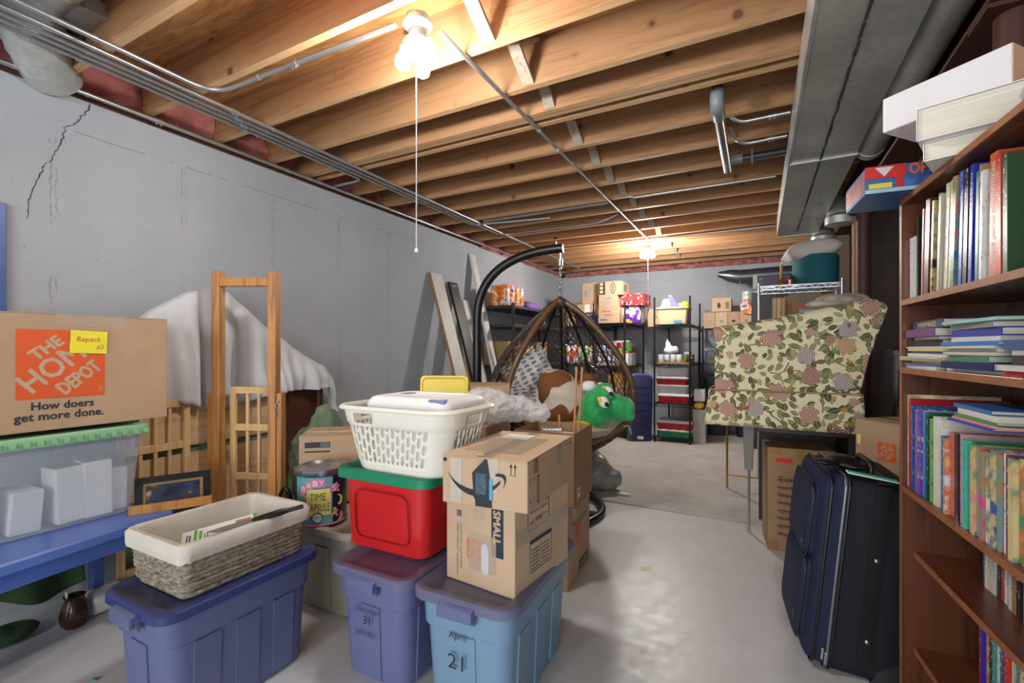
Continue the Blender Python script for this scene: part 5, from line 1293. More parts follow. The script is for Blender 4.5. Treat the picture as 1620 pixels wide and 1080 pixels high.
# cans, jars and jugs
def can(label, x, y, z, r_, h, m, group, rim=True):
    t = thing('food_can', label, 'can', (x, y, z), 0, group)
    MB().lathe([(r_ * .94, 0), (r_, .004), (r_, h - .004), (r_ * .94, h)], 14).build('label_band', m, t, smooth=40)
    if rim: MB().lathe([(r_ * .96, h), (r_ * 1.02, h + .003), (r_ * .86, h + .001), (r_ * .85, h - .002)], 14).build('lid', M_CHROME, t, smooth=40)
    return t
def band_mat(name, c1, c2, c3):
    m, nt, b = new_mat(name); sp = nd(nt, 'ShaderNodeSeparateXYZ'); nt.links.new(coords(nt), sp.inputs[0]); n = noise(nt, coords(nt), 25, 2)
    c = mixc(nt, mth(nt, 'GREATER_THAN', mth(nt, 'ADD', sp.outputs[2], mth(nt, 'MULTIPLY', n, .05)), .055), srgb(*c1), srgb(*c2)); c = mixc(nt, mth(nt, 'GREATER_THAN', n, .6), c, srgb(*c3))
    nt.links.new(c, b.inputs['Base Color']); b.inputs['Roughness'].default_value = .35; return m
CANM = [band_mat('can_print_a', (232, 214, 90), (214, 222, 232), (240, 240, 240)), band_mat('can_print_b', (90, 160, 210), (214, 228, 236), (240, 220, 100)), band_mat('can_print_c', (236, 226, 120), (226, 226, 234), (150, 180, 210)), band_mat('can_print_d', (196, 214, 230), (236, 236, 240), (230, 200, 80))]
BLUEC = band_mat('blue_can_print', (96, 128, 190), (206, 214, 226), (150, 176, 214)); REDC = band_mat('red_can_print', (206, 40, 60), (190, 30, 50), (240, 200, 200)); GRNC = band_mat('green_can_print', (206, 110, 40), (80, 140, 60), (30, 40, 30))
for k in range(5): can('printed food can in the tray of the front rack, %s from left' % ORD[k], -1.165 + .078 * k, 6.53, 1.083, .036, .105, CANM[k % 4] if k < 4 else GRNC, 'cans in the tray on the front rack')
MB().lohi((-1.21, 6.48, 1.058), (-.80, 6.62, 1.082)).build('can_tray', CARD_D, None, bevel=.002); tag(bpy.data.objects['can_tray'], 'shallow cardboard tray under the printed cans on the front rack', 'tray')
o = MB().lohi((-.19, -.12, 0), (.19, .12, .12)).build('plain_carton', CARD_D, None, bevel=.003); o.location = (-.99, 6.92, 1.06); tag(o, 'brown carton behind the cans on the front rack', 'box')
blob('white_sack', 'knotted white plastic sack on the cans of the front rack', 'bag', (-1.06, 6.56, 1.19), [((0, 0, .05), (.08, .07, .06)), ((-.02, 0, .12), (.04, .03, .06)), ((.06, 0, .06), (.06, .05, .05)), ((-.03, 0, .17), (.02, .02, .04))], mat('white_bag_film', (0, 0, 0)), .012, disp=.02, dscale=.05)
CLR2 = mat('clear_tub', (222, 224, 226), .2, var=.03, alpha=.55); REDT = plastic('cranberry_plastic', (176, 24, 42), .3)
def carrier(name, label, x, y, z, w_, d, h, bm, lm, rz=0, cups=True, top=.25):
    t = thing(name, label, 'food container', (x, y, z), rz)
    hb = h * (1 - top)
    MB().loft([[(px_, py_, q) for px_, py_ in rrect(w_ - e, d - e, .035, 4)] for q, e in ((0, .05), (hb, .008))]).build('base', bm, t, smooth=40)
    MB().loft([[(px_, py_, q) for px_, py_ in rrect(w_ - e, d - e, .035, 4)] for q, e in ((hb, .01), (hb, 0), (hb + .014, 0), (hb + .018, .02), (h, .03))]).build('lid', lm, t, smooth=40)
    if cups:
        for k in range(4): MB().lathe([(.03, 0), (.036, hb * .5)], 10, (-w_ * .36 + w_ * .24 * k, -d / 2 + .03, .0)).build('cup', bm, t, smooth=50)
    return t
WHL = plastic('white_lid', (226, 226, 230), .3); GRT = plastic('green_tray', (30, 132, 92), .3)
carrier('cake_carrier', 'red muffin carrier with white lid, lowest on the middle shelf of the front rack', -1.0, 6.70, .535, .43, .36, .125, REDT, WHL)
carrier('cake_carrier', 'clear container with white lid between the two red carriers', -1.02, 6.70, .661, .42, .36, .12, CLR2, WHL, cups=False, top=.15)
carrier('cake_carrier', 'red muffin carrier with white lid above the clear container', -1.03, 6.70, .782, .43, .36, .105, REDT, WHL)
carrier('cake_carrier', 'frosted container on top of the red carriers', -1.02, 6.71, .888, .42, .35, .13, CLR2, CLR2, cups=False, top=.2)
carrier('cake_carrier', 'green muffin carrier with white lid on the bottom shelf of the front rack', -1.0, 6.75, .08, .46, .5, .105, GRT, WHL, top=.2)
carrier('cake_carrier', 'red muffin carrier stacked on the green one on the bottom shelf', -1.0, 6.75, .187, .46, .5, .105, REDT, CLR2, top=.2)
carrier('snack_tub', 'clear tub with red base at the corner of the front rack', -.83, 6.60, 1.06, .12, .14, .16, REDT, CLR2, cups=False, top=.55)
o = MB().lohi((-.07, -.1, 0), (.07, .1, .16)).build('white_box', WHL, None, bevel=.008); o.location = (-.70, 6.78, .56); tag(o, 'white plastic box beside the front rack', 'box')
blob('yellow_bag', 'yellow and white snack bag hanging beside the front rack', 'bag', (-.71, 6.72, .45), [((0, 0, .05), (.07, .06, .05)), ((.03, 0, .06), (.05, .05, .04))], mat('yellow_packet', (0, 0, 0)), .012)
carton('bracket_box', 'small white carton holding up the snack bag beside the front rack', (-.70, 6.78, .0125), (.16, .22, .44), 0, mat('pale_carton', (180, 176, 170), .7), tape=False)
# navy lid / sled leaning by the rack
nl = thing('navy_bin_cover', 'large ribbed navy plastic lid leaning upright beside the front rack', 'lid', (-1.42, 6.40, .012), 15); nl.rotation_euler = (R(-7), R(4), R(30))
NVP = plastic('dark_navy_plastic', (40, 46, 84), .4)
MB().loft([rrx(.30, .9, .07, .02), rrx(.30, .9, .07, -.01), rrx(.30, .9, .07, -.02, .03)]).build('panel', NVP, nl, smooth=35)
MB().loft([rrx(.33, .92, .08, .03), rrx(.33, .92, .08, .01)]).build('rim', plastic('lavender_rim', (112, 118, 172), .4), nl, smooth=35)
for k in range(7): MB().lohi((-.12, -.024, .12 + .1 * k), (.12, -.018, .135 + .1 * k)).build('rib', NVP, nl)
MB().lohi((-.04, -.025, .03), (.04, -.02, .07)).build('handle', WHL, nl, bevel=.01)
# pantry goods on the loaded rack and the corner rack
for r_ in range(2):
    o = MB().lohi((-.15, -.1, 0), (.15, .1, .035)).build('can_tray', CARD_L, None, bevel=.002); o.location = (-1.93, 6.64, 1.024 + .145 * r_); tag(o, 'cardboard tray of blue cans on the loaded rack, %s one' % ('lower', 'upper')[r_], 'tray')
    for k in range(4): can('blue food can in the %s tray of the loaded rack, %s from left' % (('lower', 'upper')[r_], ORD[k]), -2.04 + .072 * k, 6.58, 1.024 + .036 + .145 * r_, .034, .105, BLUEC, 'blue cans on the loaded rack')
jg = thing('oil_bottle', 'yellow cooking oil bottle with green cap and white label', 'bottle', (-1.735, 6.56, 1.024)); OIL = mat('yellow_oil', (206, 160, 30), .15, alpha=.9)
MB().loft([[(x, y, z) for x, y in rrect(a, a * .8, .02, 4)] for z, a in ((0, .085), (.15, .085), (.18, .06), (.195, .03))]).build('body', OIL, jg, smooth=40); MB().lathe([(.018, .195), (.018, .225)], 10).build('cap', GREENP, jg); plate('paper_label', .087, .055, WHITE, jg, frame((-.0435, -.036, .05), (1, 0, 0), (0, 0, 1)))
o = MB().lathe([(.04, 0), (.04, .15), (.036, .16), (.038, .162), (.038, .175)], 14).build('white_jar', WHL, None, smooth=40); o.location = (-1.655, 6.57, 1.024); tag(o, 'white plastic jar beside the yellow oil bottle', 'jar')
can('green topped can with orange label on the loaded rack', -1.68, 6.75, 1.2, .065, .16, GRNC, 'pantry cans on the loaded rack'); can('red labelled can on the loaded rack beside the green topped can', -1.79, 6.72, 1.24, .036, .11, REDC, 'pantry cans on the loaded rack')
o = MB().lohi((-.17, -.12, 0), (.17, .12, .175)).build('plain_carton', mat('grey_carton', (150, 152, 156), .7), None, bevel=.003); o.location = (-1.76, 6.78, 1.024); tag(o, 'grey carton under the green topped can', 'box')
carton('snack_carton', 'open brown carton on the lower shelf of the loaded rack', (-1.75, 6.66, .505), (.26, .3, .25), 0, CARD, tape=False); carton('snack_carton', 'yellow printed carton on the brown one on the loaded rack', (-1.78, 6.66, .757), (.22, .28, .17), 0, mat('yellow_brown_print', (190, 146, 50), .5, var=.4, vs=15), tape=False)
carton('snack_carton', 'brown carton at the bottom of the loaded rack', (-1.78, 6.68, .105), (.3, .32, .3), 0, CARD, tape=False)
rnd = random.Random(21); pal = [(226, 180, 40), (226, 120, 40), (226, 226, 224), (150, 160, 176), (200, 60, 50), (70, 150, 70), (230, 200, 70), (90, 120, 180)]
gi = 0
for x0, x1, y, zs in ((-2.08, -1.92, 6.62, (.505, .105)), (-2.6, -2.2, 6.72, (.555, 1.055, .105))):
    for z in zs:
        n = 2 if x1 - x0 < .3 else 4
        for k in range(n):
            q = [rnd.choice(pal) for _ in range(3)]; x = x0 + (x1 - x0) * (k + .5) / n; hh = rnd.uniform(.22, .3)
            printed_pack('snack_bag', 'glossy %s snack bag on a low rack shelf seen through the chair weave, %s along' % (('large', 'small', 'tall', 'squat')[gi % 4], ORD[gi]), (x, y, z), ((x1 - x0) / n * .92, .2, hh), rnd.uniform(-6, 6), None, q + [(235, 235, 232)], 11, cat='bag', seed='s%d' % gi); gi += 1
for k in range(9):
    can('plain pantry can on the middle shelf of the corner rack, %s from left' % ORD[k], -2.54 + .047 * k, 6.63, 1.052, .022, .1, (BLUEC, REDC, CANM[0], CANM[3], GRNC)[k % 5], 'cans along the corner rack edge')
for k in range(4):
    carton('flat_carton', 'flat pale carton under the loaded rack top, %s up its pile' % ORD[k], (-1.88, 7.15, 1.025 + .0905 * k), (.36, .4, .09), 0, (CARD_L, mat('pale_carton', (180, 176, 170), .7), CARD, WHL)[k], tape=False)
# back wall rack contents
for k in range(6):
    S = (.155, .3, .235)
    o = carton('small_carton', 'tan carton in the row on the back wall rack, %s from the left' % ORD[k], (-.63 + .158 * k, 7.5, 1.56), S, 0, CARD_L if k % 2 else CARD, tape=False, group='row of tan cartons on the back wall rack')
    plate('seam_mark', .006, .035, WHITE, o, face_m(S, 'front', .074, .18)); shape('oval_print', [arc(0, 0, 1, 0, 360, 14, .025, .018)[:-1]], OVAL if k != 2 else INK, o, face_m(S, 'front', .077, .1))
S = (.25, .3, .2); o = carton('penguin_carton', 'tan carton with small black print on top of the carton row', (-.47, 7.49, 1.797), S, 0, CARD_L, tape=False)
shape('black_print', [arc(0, 0, 1, 0, 360, 14, .022, .042)[:-1]], INK, o, face_m(S, 'front', .09, .09)); mb = MB()
for k in range(4): mb.lohi((.18 + k * .012, .04, 0), (.186 + k * .012, .14, .0004))
mb.build('bar_print', INK, o, M=face_m(S, 'front', 0, 0))
tw = thing('towel_pack', 'torn orange pack with two shiny paper towel rolls on the carton row', 'pack', (-.06, 7.40, 1.797))
FOIL = mat('crinkled_film', (214, 214, 216), .12, .3, var=.3, vs=14, bs=18, bst=.8)
for k in range(2): MB().lathe([(.02, 0), (.07, .005), (.072, .2), (.02, .21)], 16, (-.08 + .17 * k, 0, .07)).build('roll', FOIL, tw, smooth=50)
mb = MB()
for c_, r_ in (((-.1, -.08, .06), (.08, .03, .12)), ((0, -.09, .0), (.12, .03, .07)), ((.12, -.07, .05), (.1, .04, .06)), ((.2, -.03, .1), (.08, .04, .04))): mb.ball(c_, r_, 10)
mb.build('torn_film', MATS.get('towel') or bpy.data.materials['towel_film'], tw, remesh=.014)
bb = thing('blue_box', 'bright blue printed box on the back wall rack', 'box', (-.62, 7.38, 1.065)); MB().lohi((-.075, -.05, 0), (.075, .05, .24)).build('body', mat('bright_blue_carton', (50, 120, 214), .4, var=.2, vs=14), bb, bevel=.003); plate('white_band', .15, .04, WHITE, bb, frame((-.075, -.0515, .17), (1, 0, 0), (0, 0, 1)))
jg = thing('clear_jug', 'clear plastic jug with green label standing before the blue box', 'jug', (-.60, 7.30, 1.065)); MB().loft([[(x, y, z) for x, y in rrect(a, a * .7, .03, 4)] for z, a in ((0, .125), (.13, .125), (.17, .09), (.19, .03), (.205, .03))]).build('body', CLR2, jg, smooth=40); plate('paper_label', .075, .07, mat('green_label', (150, 160, 90), .5, var=.3, vs=40), jg, frame((-.0375, -.0455, .02), (1, 0, 0), (0, 0, 1)))
printed_pack('purple_pack', 'purple and white pack on a brown carton of the back wall rack', (-.40, 7.36, 1.187), (.14, .12, .07), 0, None, [(110, 90, 190), (220, 220, 235), (90, 70, 180)], 16, seed=9); carton('brown_carton', 'small brown carton under the purple and white pack', (-.40, 7.36, 1.065), (.16, .14, .12), 0, CARD_D, tape=False)
DNV = plastic('blackish_navy_plastic', (36, 40, 62), .35)
tote('dark_tote', 'blackish navy tote on the floor under the back wall rack, lower of two', (-.55, 7.53, .012), .38, .44, .43, 0, DNV, DNV, handles=False); tote('dark_tote', 'blackish navy tote stacked on another under the back wall rack', (-.55, 7.53, .443), .38, .44, .43, 0, DNV, DNV, handles=False)
tote('dark_tote', 'blackish navy tote beside the front rack under the back wall rack', (-.14, 7.53, .012), .38, .44, .43, 0, DNV, DNV, handles=False)
# chrome rack with teal bin
wire_rack('chrome_rack', 'chrome wire rack behind the floral sofa holding the teal drum', .0, .66, 5.08, 5.44, 1.88, (.15, .8, 1.32, 1.855), M_CHROME, .035)
tl = thing('teal_drum', 'teal velvet drum ottoman on top of the chrome rack', 'ottoman', (.475, 5.27, 1.858)); MB().lathe([(.16, 0), (.18, .01), (.186, .03), (.19, .26), (.18, .275), (.02, .277)], 36).build('body', mat('teal_velvet', (22, 92, 104), .8, var=.1), tl, smooth=50)
o = pillow_mesh(.46, .36, .19).build('white_pillow', mat('offwhite_pillow', (206, 200, 192), .9, var=.05, bs=10, bst=.2), None, smooth=180); o.location = (.44, 5.25, 2.185); o.rotation_euler = (R(-2), R(-7), R(8)); tag(o, 'off-white pillow lying on the teal drum', 'pillow')
pb = thing('purple_box', 'dark purple box with white end and green dots on the chrome rack', 'box', (.10, 5.30, 1.858)); MB().lohi((-.11, -.08, 0), (.17, .08, .115)).build('body', mat('dark_purple_print', (66, 34, 78), .4, var=.3, vs=18), pb, bevel=.004); MB().lohi((-.15, -.08, -.005), (-.11, .08, .125)).build('white_end', WHITE, pb, bevel=.004)
for k in range(2): shape('green_dot', [arc(0, 0, .014, 0, 360, 12)[:-1]], GREENP, pb, frame((-.085, -.0815, .04 + .05 * k), (1, 0, 0), (0, 0, 1)))
br_ = thing('candle_holder', 'brass candle holder with slim wooden candle on the chrome rack', 'candle holder', (.19, 5.13, 1.858)); BRASS = mat('brass', (196, 150, 70), .3, .8)
MB().lathe([(.045, 0), (.05, .012), (.02, .03), (.012, .06), (.02, .065)], 16).build('base', BRASS, br_, smooth=50); MB().tube([(0, 0, .06), (.004, 0, .2)], .012, 8).build('candle', OAK, br_); MB().tube([(.004, 0, .2), (.005, 0, .26)], .004, 6).build('wick', WHITE, br_)
o = MB().lathe([(.03, 0), (.034, .05), (.01, .06)], 12).build('copper_cup', mat('copper', (200, 120, 80), .3, .8), None, smooth=50); o.location = (.26, 5.14, 1.858); tag(o, 'small copper cup beside the brass candle holder', 'cup')
S = (.40, .26, .44); o = carton('rental_carton', 'green and orange printed U-HAUL carton on the chrome rack', (.42, 5.29, 1.325), S, 0, CARD_D, tape=False); text('lettering', 'U-HAUL', 1, DGREEN, o, face_m(S, 'front', .08, .36), width=.27, fat=.003); plate('orange_stripe', .3, .03, ORANGE, o, face_m(S, 'front', .05, .31))
for k in range(3): plate('green_stripe', .28, .012, DGREEN, o, face_m(S, 'front', .05, .26 - .035 * k))
tb_ = thing('tissue_box', 'light blue tissue box on a blue and white pack, before the U-HAUL carton', 'box', (.40, 5.13, 1.50)); MB().lohi((-.07, -.025, 0), (.07, .025, .13)).build('body', mat('light_blue_carton', (90, 176, 214), .4, var=.15, vs=10), tb_, bevel=.003); plate('white_print', .06, .03, WHITE, tb_, frame((-.03, -.0265, .05), (1, 0, 0), (0, 0, 1)))
printed_pack('tissue_pack', 'blue and white pack under the light blue tissue box', (.43, 5.13, 1.325), (.24, .06, .172), 0, None, [(70, 130, 200), (230, 232, 240), (120, 170, 220)], 14, seed=12)
for k in range(3):
    o = MB().lohi((-.016, -.02, 0), (.016, .02, 1.72)).build('timber_batten', (PINE, BIRCH, OAK)[k], None, bevel=.002); o.location = (.13 + .036 * k, 5.02, .012); tag(o, ('pale wood slat leaning before the chrome rack, leftmost of three', 'pale wood slat leaning before the chrome rack, middle of three', 'darker wood slat leaning before the chrome rack, rightmost of three')[k], 'slat')
dkp = MB().lohi((-.2, -.02, 0), (.2, .02, 1.95)).build('charcoal_board', mat('charcoal_panel', (52, 54, 58), .5), None, bevel=.004); dkp.location = (.12, 6.6, .012); tag(dkp, 'tall charcoal panel standing behind the chrome rack', 'panel')
# ------------------------------------------------------------------ floral sofa on a dark desk
def floral():
    m, nt, b = new_mat('floral_upholstery')
    tc = nd(nt, 'ShaderNodeTexCoord'); sp = nd(nt, 'ShaderNodeSeparateXYZ'); nt.links.new(tc.outputs['Object'], sp.inputs[0])
    cb_ = nd(nt, 'ShaderNodeCombineXYZ'); nt.links.new(mth(nt, 'ADD', sp.outputs[0], mth(nt, 'MULTIPLY', sp.outputs[1], .9)), cb_.inputs[0]); nt.links.new(sp.outputs[2], cb_.inputs[1])
    v0 = cb_.outputs[0]
    def warp(v, sc, amt):
        n = nd(nt, 'ShaderNodeTexNoise'); n.inputs['Scale'].default_value = sc; n.inputs['Detail'].default_value = 2; nt.links.new(v, n.inputs['Vector'])
        s = nd(nt, 'ShaderNodeVectorMath', operation='SUBTRACT'); nt.links.new(n.outputs['Color'], s.inputs[0]); s.inputs[1].default_value = (.5, .5, .5)
        k = nd(nt, 'ShaderNodeVectorMath', operation='SCALE'); nt.links.new(s.outputs[0], k.inputs[0]); k.inputs['Scale'].default_value = amt
        a = nd(nt, 'ShaderNodeVectorMath', operation='ADD'); nt.links.new(v, a.inputs[0]); nt.links.new(k.outputs[0], a.inputs[1]); return a.outputs[0]
    def voro(v, sc, feat='F1', rnd_=1, mink=0):
        n = nd(nt, 'ShaderNodeTexVoronoi', feature=feat, voronoi_dimensions='2D')
        if mink: n.distance = 'MINKOWSKI'; n.inputs['Exponent'].default_value = mink
        n.inputs['Randomness'].default_value = 1; n.inputs['Scale'].default_value = sc; n.inputs['Randomness'].default_value = rnd_; nt.links.new(v, n.inputs['Vector']); return n
    base = srgb(222, 213, 178)
    # stems
    e = voro(warp(v0, 5, .12), 5.5, 'DISTANCE_TO_EDGE'); st = mth(nt, 'MULTIPLY', mth(nt, 'LESS_THAN', e.outputs['Distance'], .022), mth(nt, 'GREATER_THAN', noise(nt, v0, 5, 1), .5))
    c = mixc(nt, st, base, srgb(112, 112, 70))
    # leaves and blossoms: every Voronoi cell carries one motif, turned at random
    def cell(sc, off, rn=1):
        mp = nd(nt, 'ShaderNodeMapping'); mp.inputs['Location'].default_value = (off, off * .7, 0); nt.links.new(warp(v0, 6, .03), mp.inputs[0])
        f = voro(mp.outputs[0], sc, rnd_=rn); s2 = nd(nt, 'ShaderNodeSeparateColor'); nt.links.new(f.outputs['Color'], s2.inputs[0])
        d = nd(nt, 'ShaderNodeVectorMath', operation='SUBTRACT'); nt.links.new(mp.outputs[0], d.inputs[0]); nt.links.new(f.outputs['Position'], d.inputs[1])
        q = nd(nt, 'ShaderNodeSeparateXYZ'); nt.links.new(d.outputs[0], q.inputs[0])
        an = mth(nt, 'MULTIPLY', s2.outputs[2], 6.283); cs, sn = mth(nt, 'COSINE', an), mth(nt, 'SINE', an)
        x = mth(nt, 'ADD', mth(nt, 'MULTIPLY', q.outputs[0], cs), mth(nt, 'MULTIPLY', q.outputs[1], sn))
        y = mth(nt, 'SUBTRACT', mth(nt, 'MULTIPLY', q.outputs[1], cs), mth(nt, 'MULTIPLY', q.outputs[0], sn))
        return x, y, s2
    for sc, l, w_, gate, off in ((21, .025, .012, .52, 0), (16, .032, .015, .55, 1.7), (12, .038, .018, .62, 3.3), (19, .027, .0135, .58, 5.1)):
        x, y, s2 = cell(sc, off)
        xn = mth(nt, 'DIVIDE', x, l)
        half = mth(nt, 'MULTIPLY', mth(nt, 'SUBTRACT', 1.0, mth(nt, 'MULTIPLY', xn, xn)), w_)
        ay = mth(nt, 'ABSOLUTE', y)
        lf = mth(nt, 'MULTIPLY', mth(nt, 'LESS_THAN', ay, half), mth(nt, 'GREATER_THAN', s2.outputs[0], gate))
        vein = mth(nt, 'MULTIPLY', mth(nt, 'LESS_THAN', ay, .0012), .6)
        lc = ramp(nt, mth(nt, 'ADD', mth(nt, 'MULTIPLY', s2.outputs[1], .7), mth(nt, 'MULTIPLY', noise(nt, v0, 120, 2), .4)), [(.2, srgb(70, 76, 50)), (.55, srgb(118, 120, 78)), (.9, srgb(164, 158, 112))])
        lc = mixc(nt, vein, lc, srgb(186, 178, 138)); edge = mth(nt, 'GREATER_THAN', ay, mth(nt, 'MULTIPLY', half, .8)); lc = mixc(nt, mth(nt, 'MULTIPLY', edge, .5), lc, srgb(58, 62, 42))
        c = mixc(nt, lf, c, lc)
    for sc, rad, gate, off in ((6.2, .054, .5, .4), (9.5, .026, .68, 2.2)):
        x, y, s3 = cell(sc, off, .85)
        r_ = mth(nt, 'SQRT', mth(nt, 'ADD', mth(nt, 'MULTIPLY', x, x), mth(nt, 'MULTIPLY', y, y))); th = mth(nt, 'ARCTAN2', y, x)
        lim = mth(nt, 'MULTIPLY', mth(nt, 'ADD', .78, mth(nt, 'MULTIPLY', mth(nt, 'ABSOLUTE', mth(nt, 'COSINE', mth(nt, 'MULTIPLY', th, 3.5))), .26)), rad)
        lim = mth(nt, 'MULTIPLY', lim, mth(nt, 'ADD', .7, mth(nt, 'MULTIPLY', noise(nt, v0, 30, 2), .6)))
        fl_ = mth(nt, 'MULTIPLY', mth(nt, 'LESS_THAN', r_, lim), mth(nt, 'GREATER_THAN', s3.outputs[0], gate))
        tone = ramp(nt, s3.outputs[1], [(0, srgb(178, 128, 112)), (.36, srgb(158, 156, 160)), (.6, srgb(152, 96, 88)), (.86, srgb(192, 152, 98))], 'CONSTANT')
        swirl = mth(nt, 'SINE', mth(nt, 'ADD', mth(nt, 'MULTIPLY', r_, 520.0), mth(nt, 'MULTIPLY', mth(nt, 'SINE', mth(nt, 'MULTIPLY', th, 3.0)), 2.2)))
        fc = mixc(nt, mth(nt, 'MULTIPLY', mth(nt, 'GREATER_THAN', swirl, .35), .55), tone, srgb(222, 206, 186)); fc = mixc(nt, mth(nt, 'MULTIPLY', mth(nt, 'LESS_THAN', swirl, -.6), .55), fc, srgb(100, 70, 68))
        c = mixc(nt, fl_, c, fc)
    # little sprigs
    g = voro(warp(v0, 30, .04), 24); s4 = nd(nt, 'ShaderNodeSeparateColor'); nt.links.new(g.outputs['Color'], s4.inputs[0])
    sg = mth(nt, 'MULTIPLY', mth(nt, 'LESS_THAN', g.outputs['Distance'], .3), mth(nt, 'GREATER_THAN', s4.outputs[0], .9))
    c = mixc(nt, sg, c, ramp(nt, s4.outputs[1], [(0, srgb(150, 84, 78)), (.5, srgb(190, 146, 84))], 'CONSTANT'))
    nt.links.new(c, b.inputs['Base Color']); b.inputs['Roughness'].default_value = .9
    bump(nt, b, voro(v0, 260).outputs['Distance'], .25, .003)
    return m
FLOR = floral()
sf = thing('floral_sofa', 'cream floral upholstered armchair seen from its side, raised on a dark desk', 'armchair', (-.25, 3.25, .785), 0)
prof = [(.0, .20), (.755, .20), (.80, .42), (.885, .70), (.86, .735), (.72, .70), (.5, .655), (.25, .61), (.0, .575)]
def extr(prof, y0, y1, name, parent, **k):
    n = len(prof); mb = MB(); mb.add([(x, y0, z) for x, z in prof] + [(x, y1, z) for x, z in prof], [tuple(range(n)), tuple(reversed(range(n, 2 * n)))] + [(i + n, (i + 1) % n + n, (i + 1) % n, i) for i in range(n)])
    return mb.build(name, FLOR, parent, **k)
extr(prof, 0, .13, 'arm_panel', sf, bevel=.012); extr(prof, .66, .79, 'arm_panel', sf, bevel=.012)
extr([(.58, .2), (.77, .2), (.87, .68), (.885, .74), (.84, .76), (.76, .74)], .13, .66, 'backrest', sf, bevel=.02)
extr([(.02, .2), (.60, .2), (.60, .45), (.02, .45)], .13, .66, 'seat', sf, bevel=.03)
for y0 in (0, .66):
    pts = smooth_path([(.0, y0 + .05, .55), (.25, y0 + .05, .585), (.5, y0 + .05, .63), (.72, y0 + .05, .675), (.85, y0 + .05, .705)], 6)
    MB().tube(pts, [.062] * (len(pts) - 3) + [.06, .056, .045], 14).build('arm_roll', FLOR, sf, smooth=60)
def skirt(u, v):
    x = -.03 + .80 * u; z = .215 - .225 * v; return (x + (.012 * v if u > .5 else -.02 * v), -.012 - .012 * v + .004 * math.sin(u * 40) * v, z)
MB().grid(skirt, 60, 6).build('skirt', FLOR, sf, smooth=180, solid=.006)
MB().grid(lambda u, v: (-.03 - .02 * v - .03 * v * abs(math.sin(u * 9)), -.012 + .8 * u, .215 - .225 * v), 40, 6).build('skirt', FLOR, sf, smooth=180, solid=.006)
MB().tube([(-.03, -.018, .213), (.765, -.018, .213)], .005, 6).build('piping', mat('fabric_piping', (150, 132, 96), .9), sf, smooth=60)
blob('striped_blanket', 'folded cream striped blanket on the back of the floral armchair', 'blanket', (.44, 3.55, 1.53), [((0, 0, .02), (.15, .12, .05)), ((.1, .03, .03), (.12, .1, .05)), ((-.12, -.03, .0), (.1, .08, .03))], mat('striped_cream', (190, 180, 164), .9, var=.4, vs=2.5, stretch=(1, 22, 22)), .014, rz=27.8)
dsk = thing('dark_desk', 'dark brown desk under the floral armchair', 'desk', (-.25, 3.25, 0), 0); M_DSK = mat('blackish_brown_wood', (46, 32, 26), .5, var=.2)
MB().lohi((.24, .04, .74), (.75, .80, .775)).build('desktop', M_DSK, dsk, bevel=.003); MB().lohi((.26, .6, .1), (.73, .62, .74)).build('back_panel', M_DSK, dsk); MB().lohi((.71, .06, 0), (.74, .76, .74)).build('side_panel', M_DSK, dsk); MB().lohi((.25, .62, 0), (.28, .76, .74)).build('side_panel', M_DSK, dsk)
gt = thing('folding_trestle', 'brass coloured folding table legs beyond the floral armchair', 'table legs', (-.25, 4.6, .012)); MB().tube([(.0, 0, 0), (.0, 0, .78)], .009, 8).build('leg', BRASS, gt); MB().tube([(.3, 0, 0), (.3, 0, .78)], .009, 8).build('leg', BRASS, gt); MB().tube([(0, 0, .12), (.3, 0, .12)], .008, 8).build('stretcher', BRASS, gt)
MB().lohi((-.06, -.06, .76), (.7, .5, .79)).build('table_board', M_DSK, gt)
gc = thing('canvas_trestle', 'grey canvas covered table leg hanging below the floral armchair', 'table leg', (-.06, 3.60, .0)); MB().loft([[(x, y, z) for x, y in rrect(a, a, .01, 2)] for z, a in ((.43, .05), (.5, .055), (.76, .075))]).build('canvas', mat('grey_canvas', (150, 144, 136), .9, bs=20, bst=.3), gc); MB().tube([(0, 0, 0), (0, 0, .44)], .009, 8).build('steel_foot', M_EMT, gc)
# tall carton with crossed-out handwriting
S = (.36, .28, .64)
o = carton('lettered_carton', 'tall brown carton with crossed-out handwriting and red label behind the suitcase', (.215, 3.50, 0), S, 6, CARD_D, tape=True, tape_m=TAPEB)
plate('red_label', .09, .026, mat('red_label', (214, 50, 48), .5), o, face_m(S, 'front', .045, .55)); plate('corner_tape', .06, .06, TAPEB, o, face_m(S, 'front', .0, .0)); plate('corner_tape', .08, .04, TAPEB, o, face_m(S, 'front', .0, .60))
for k, w_ in enumerate(('Euro', 'Item NO', 'Descr', 'PO#', 'Qty', 'N.W.', 'G.W.', 'Made')):
    text('lettering', w_, 1, INK, o, face_m(S, 'front', .06, .43 - .048 * k), height=.026 if k else .034, width=.11 if k < 3 else .07); plate('strike_line', .12, .004, INK, o, face_m(S, 'front', .05, .442 - .048 * k, .0018))
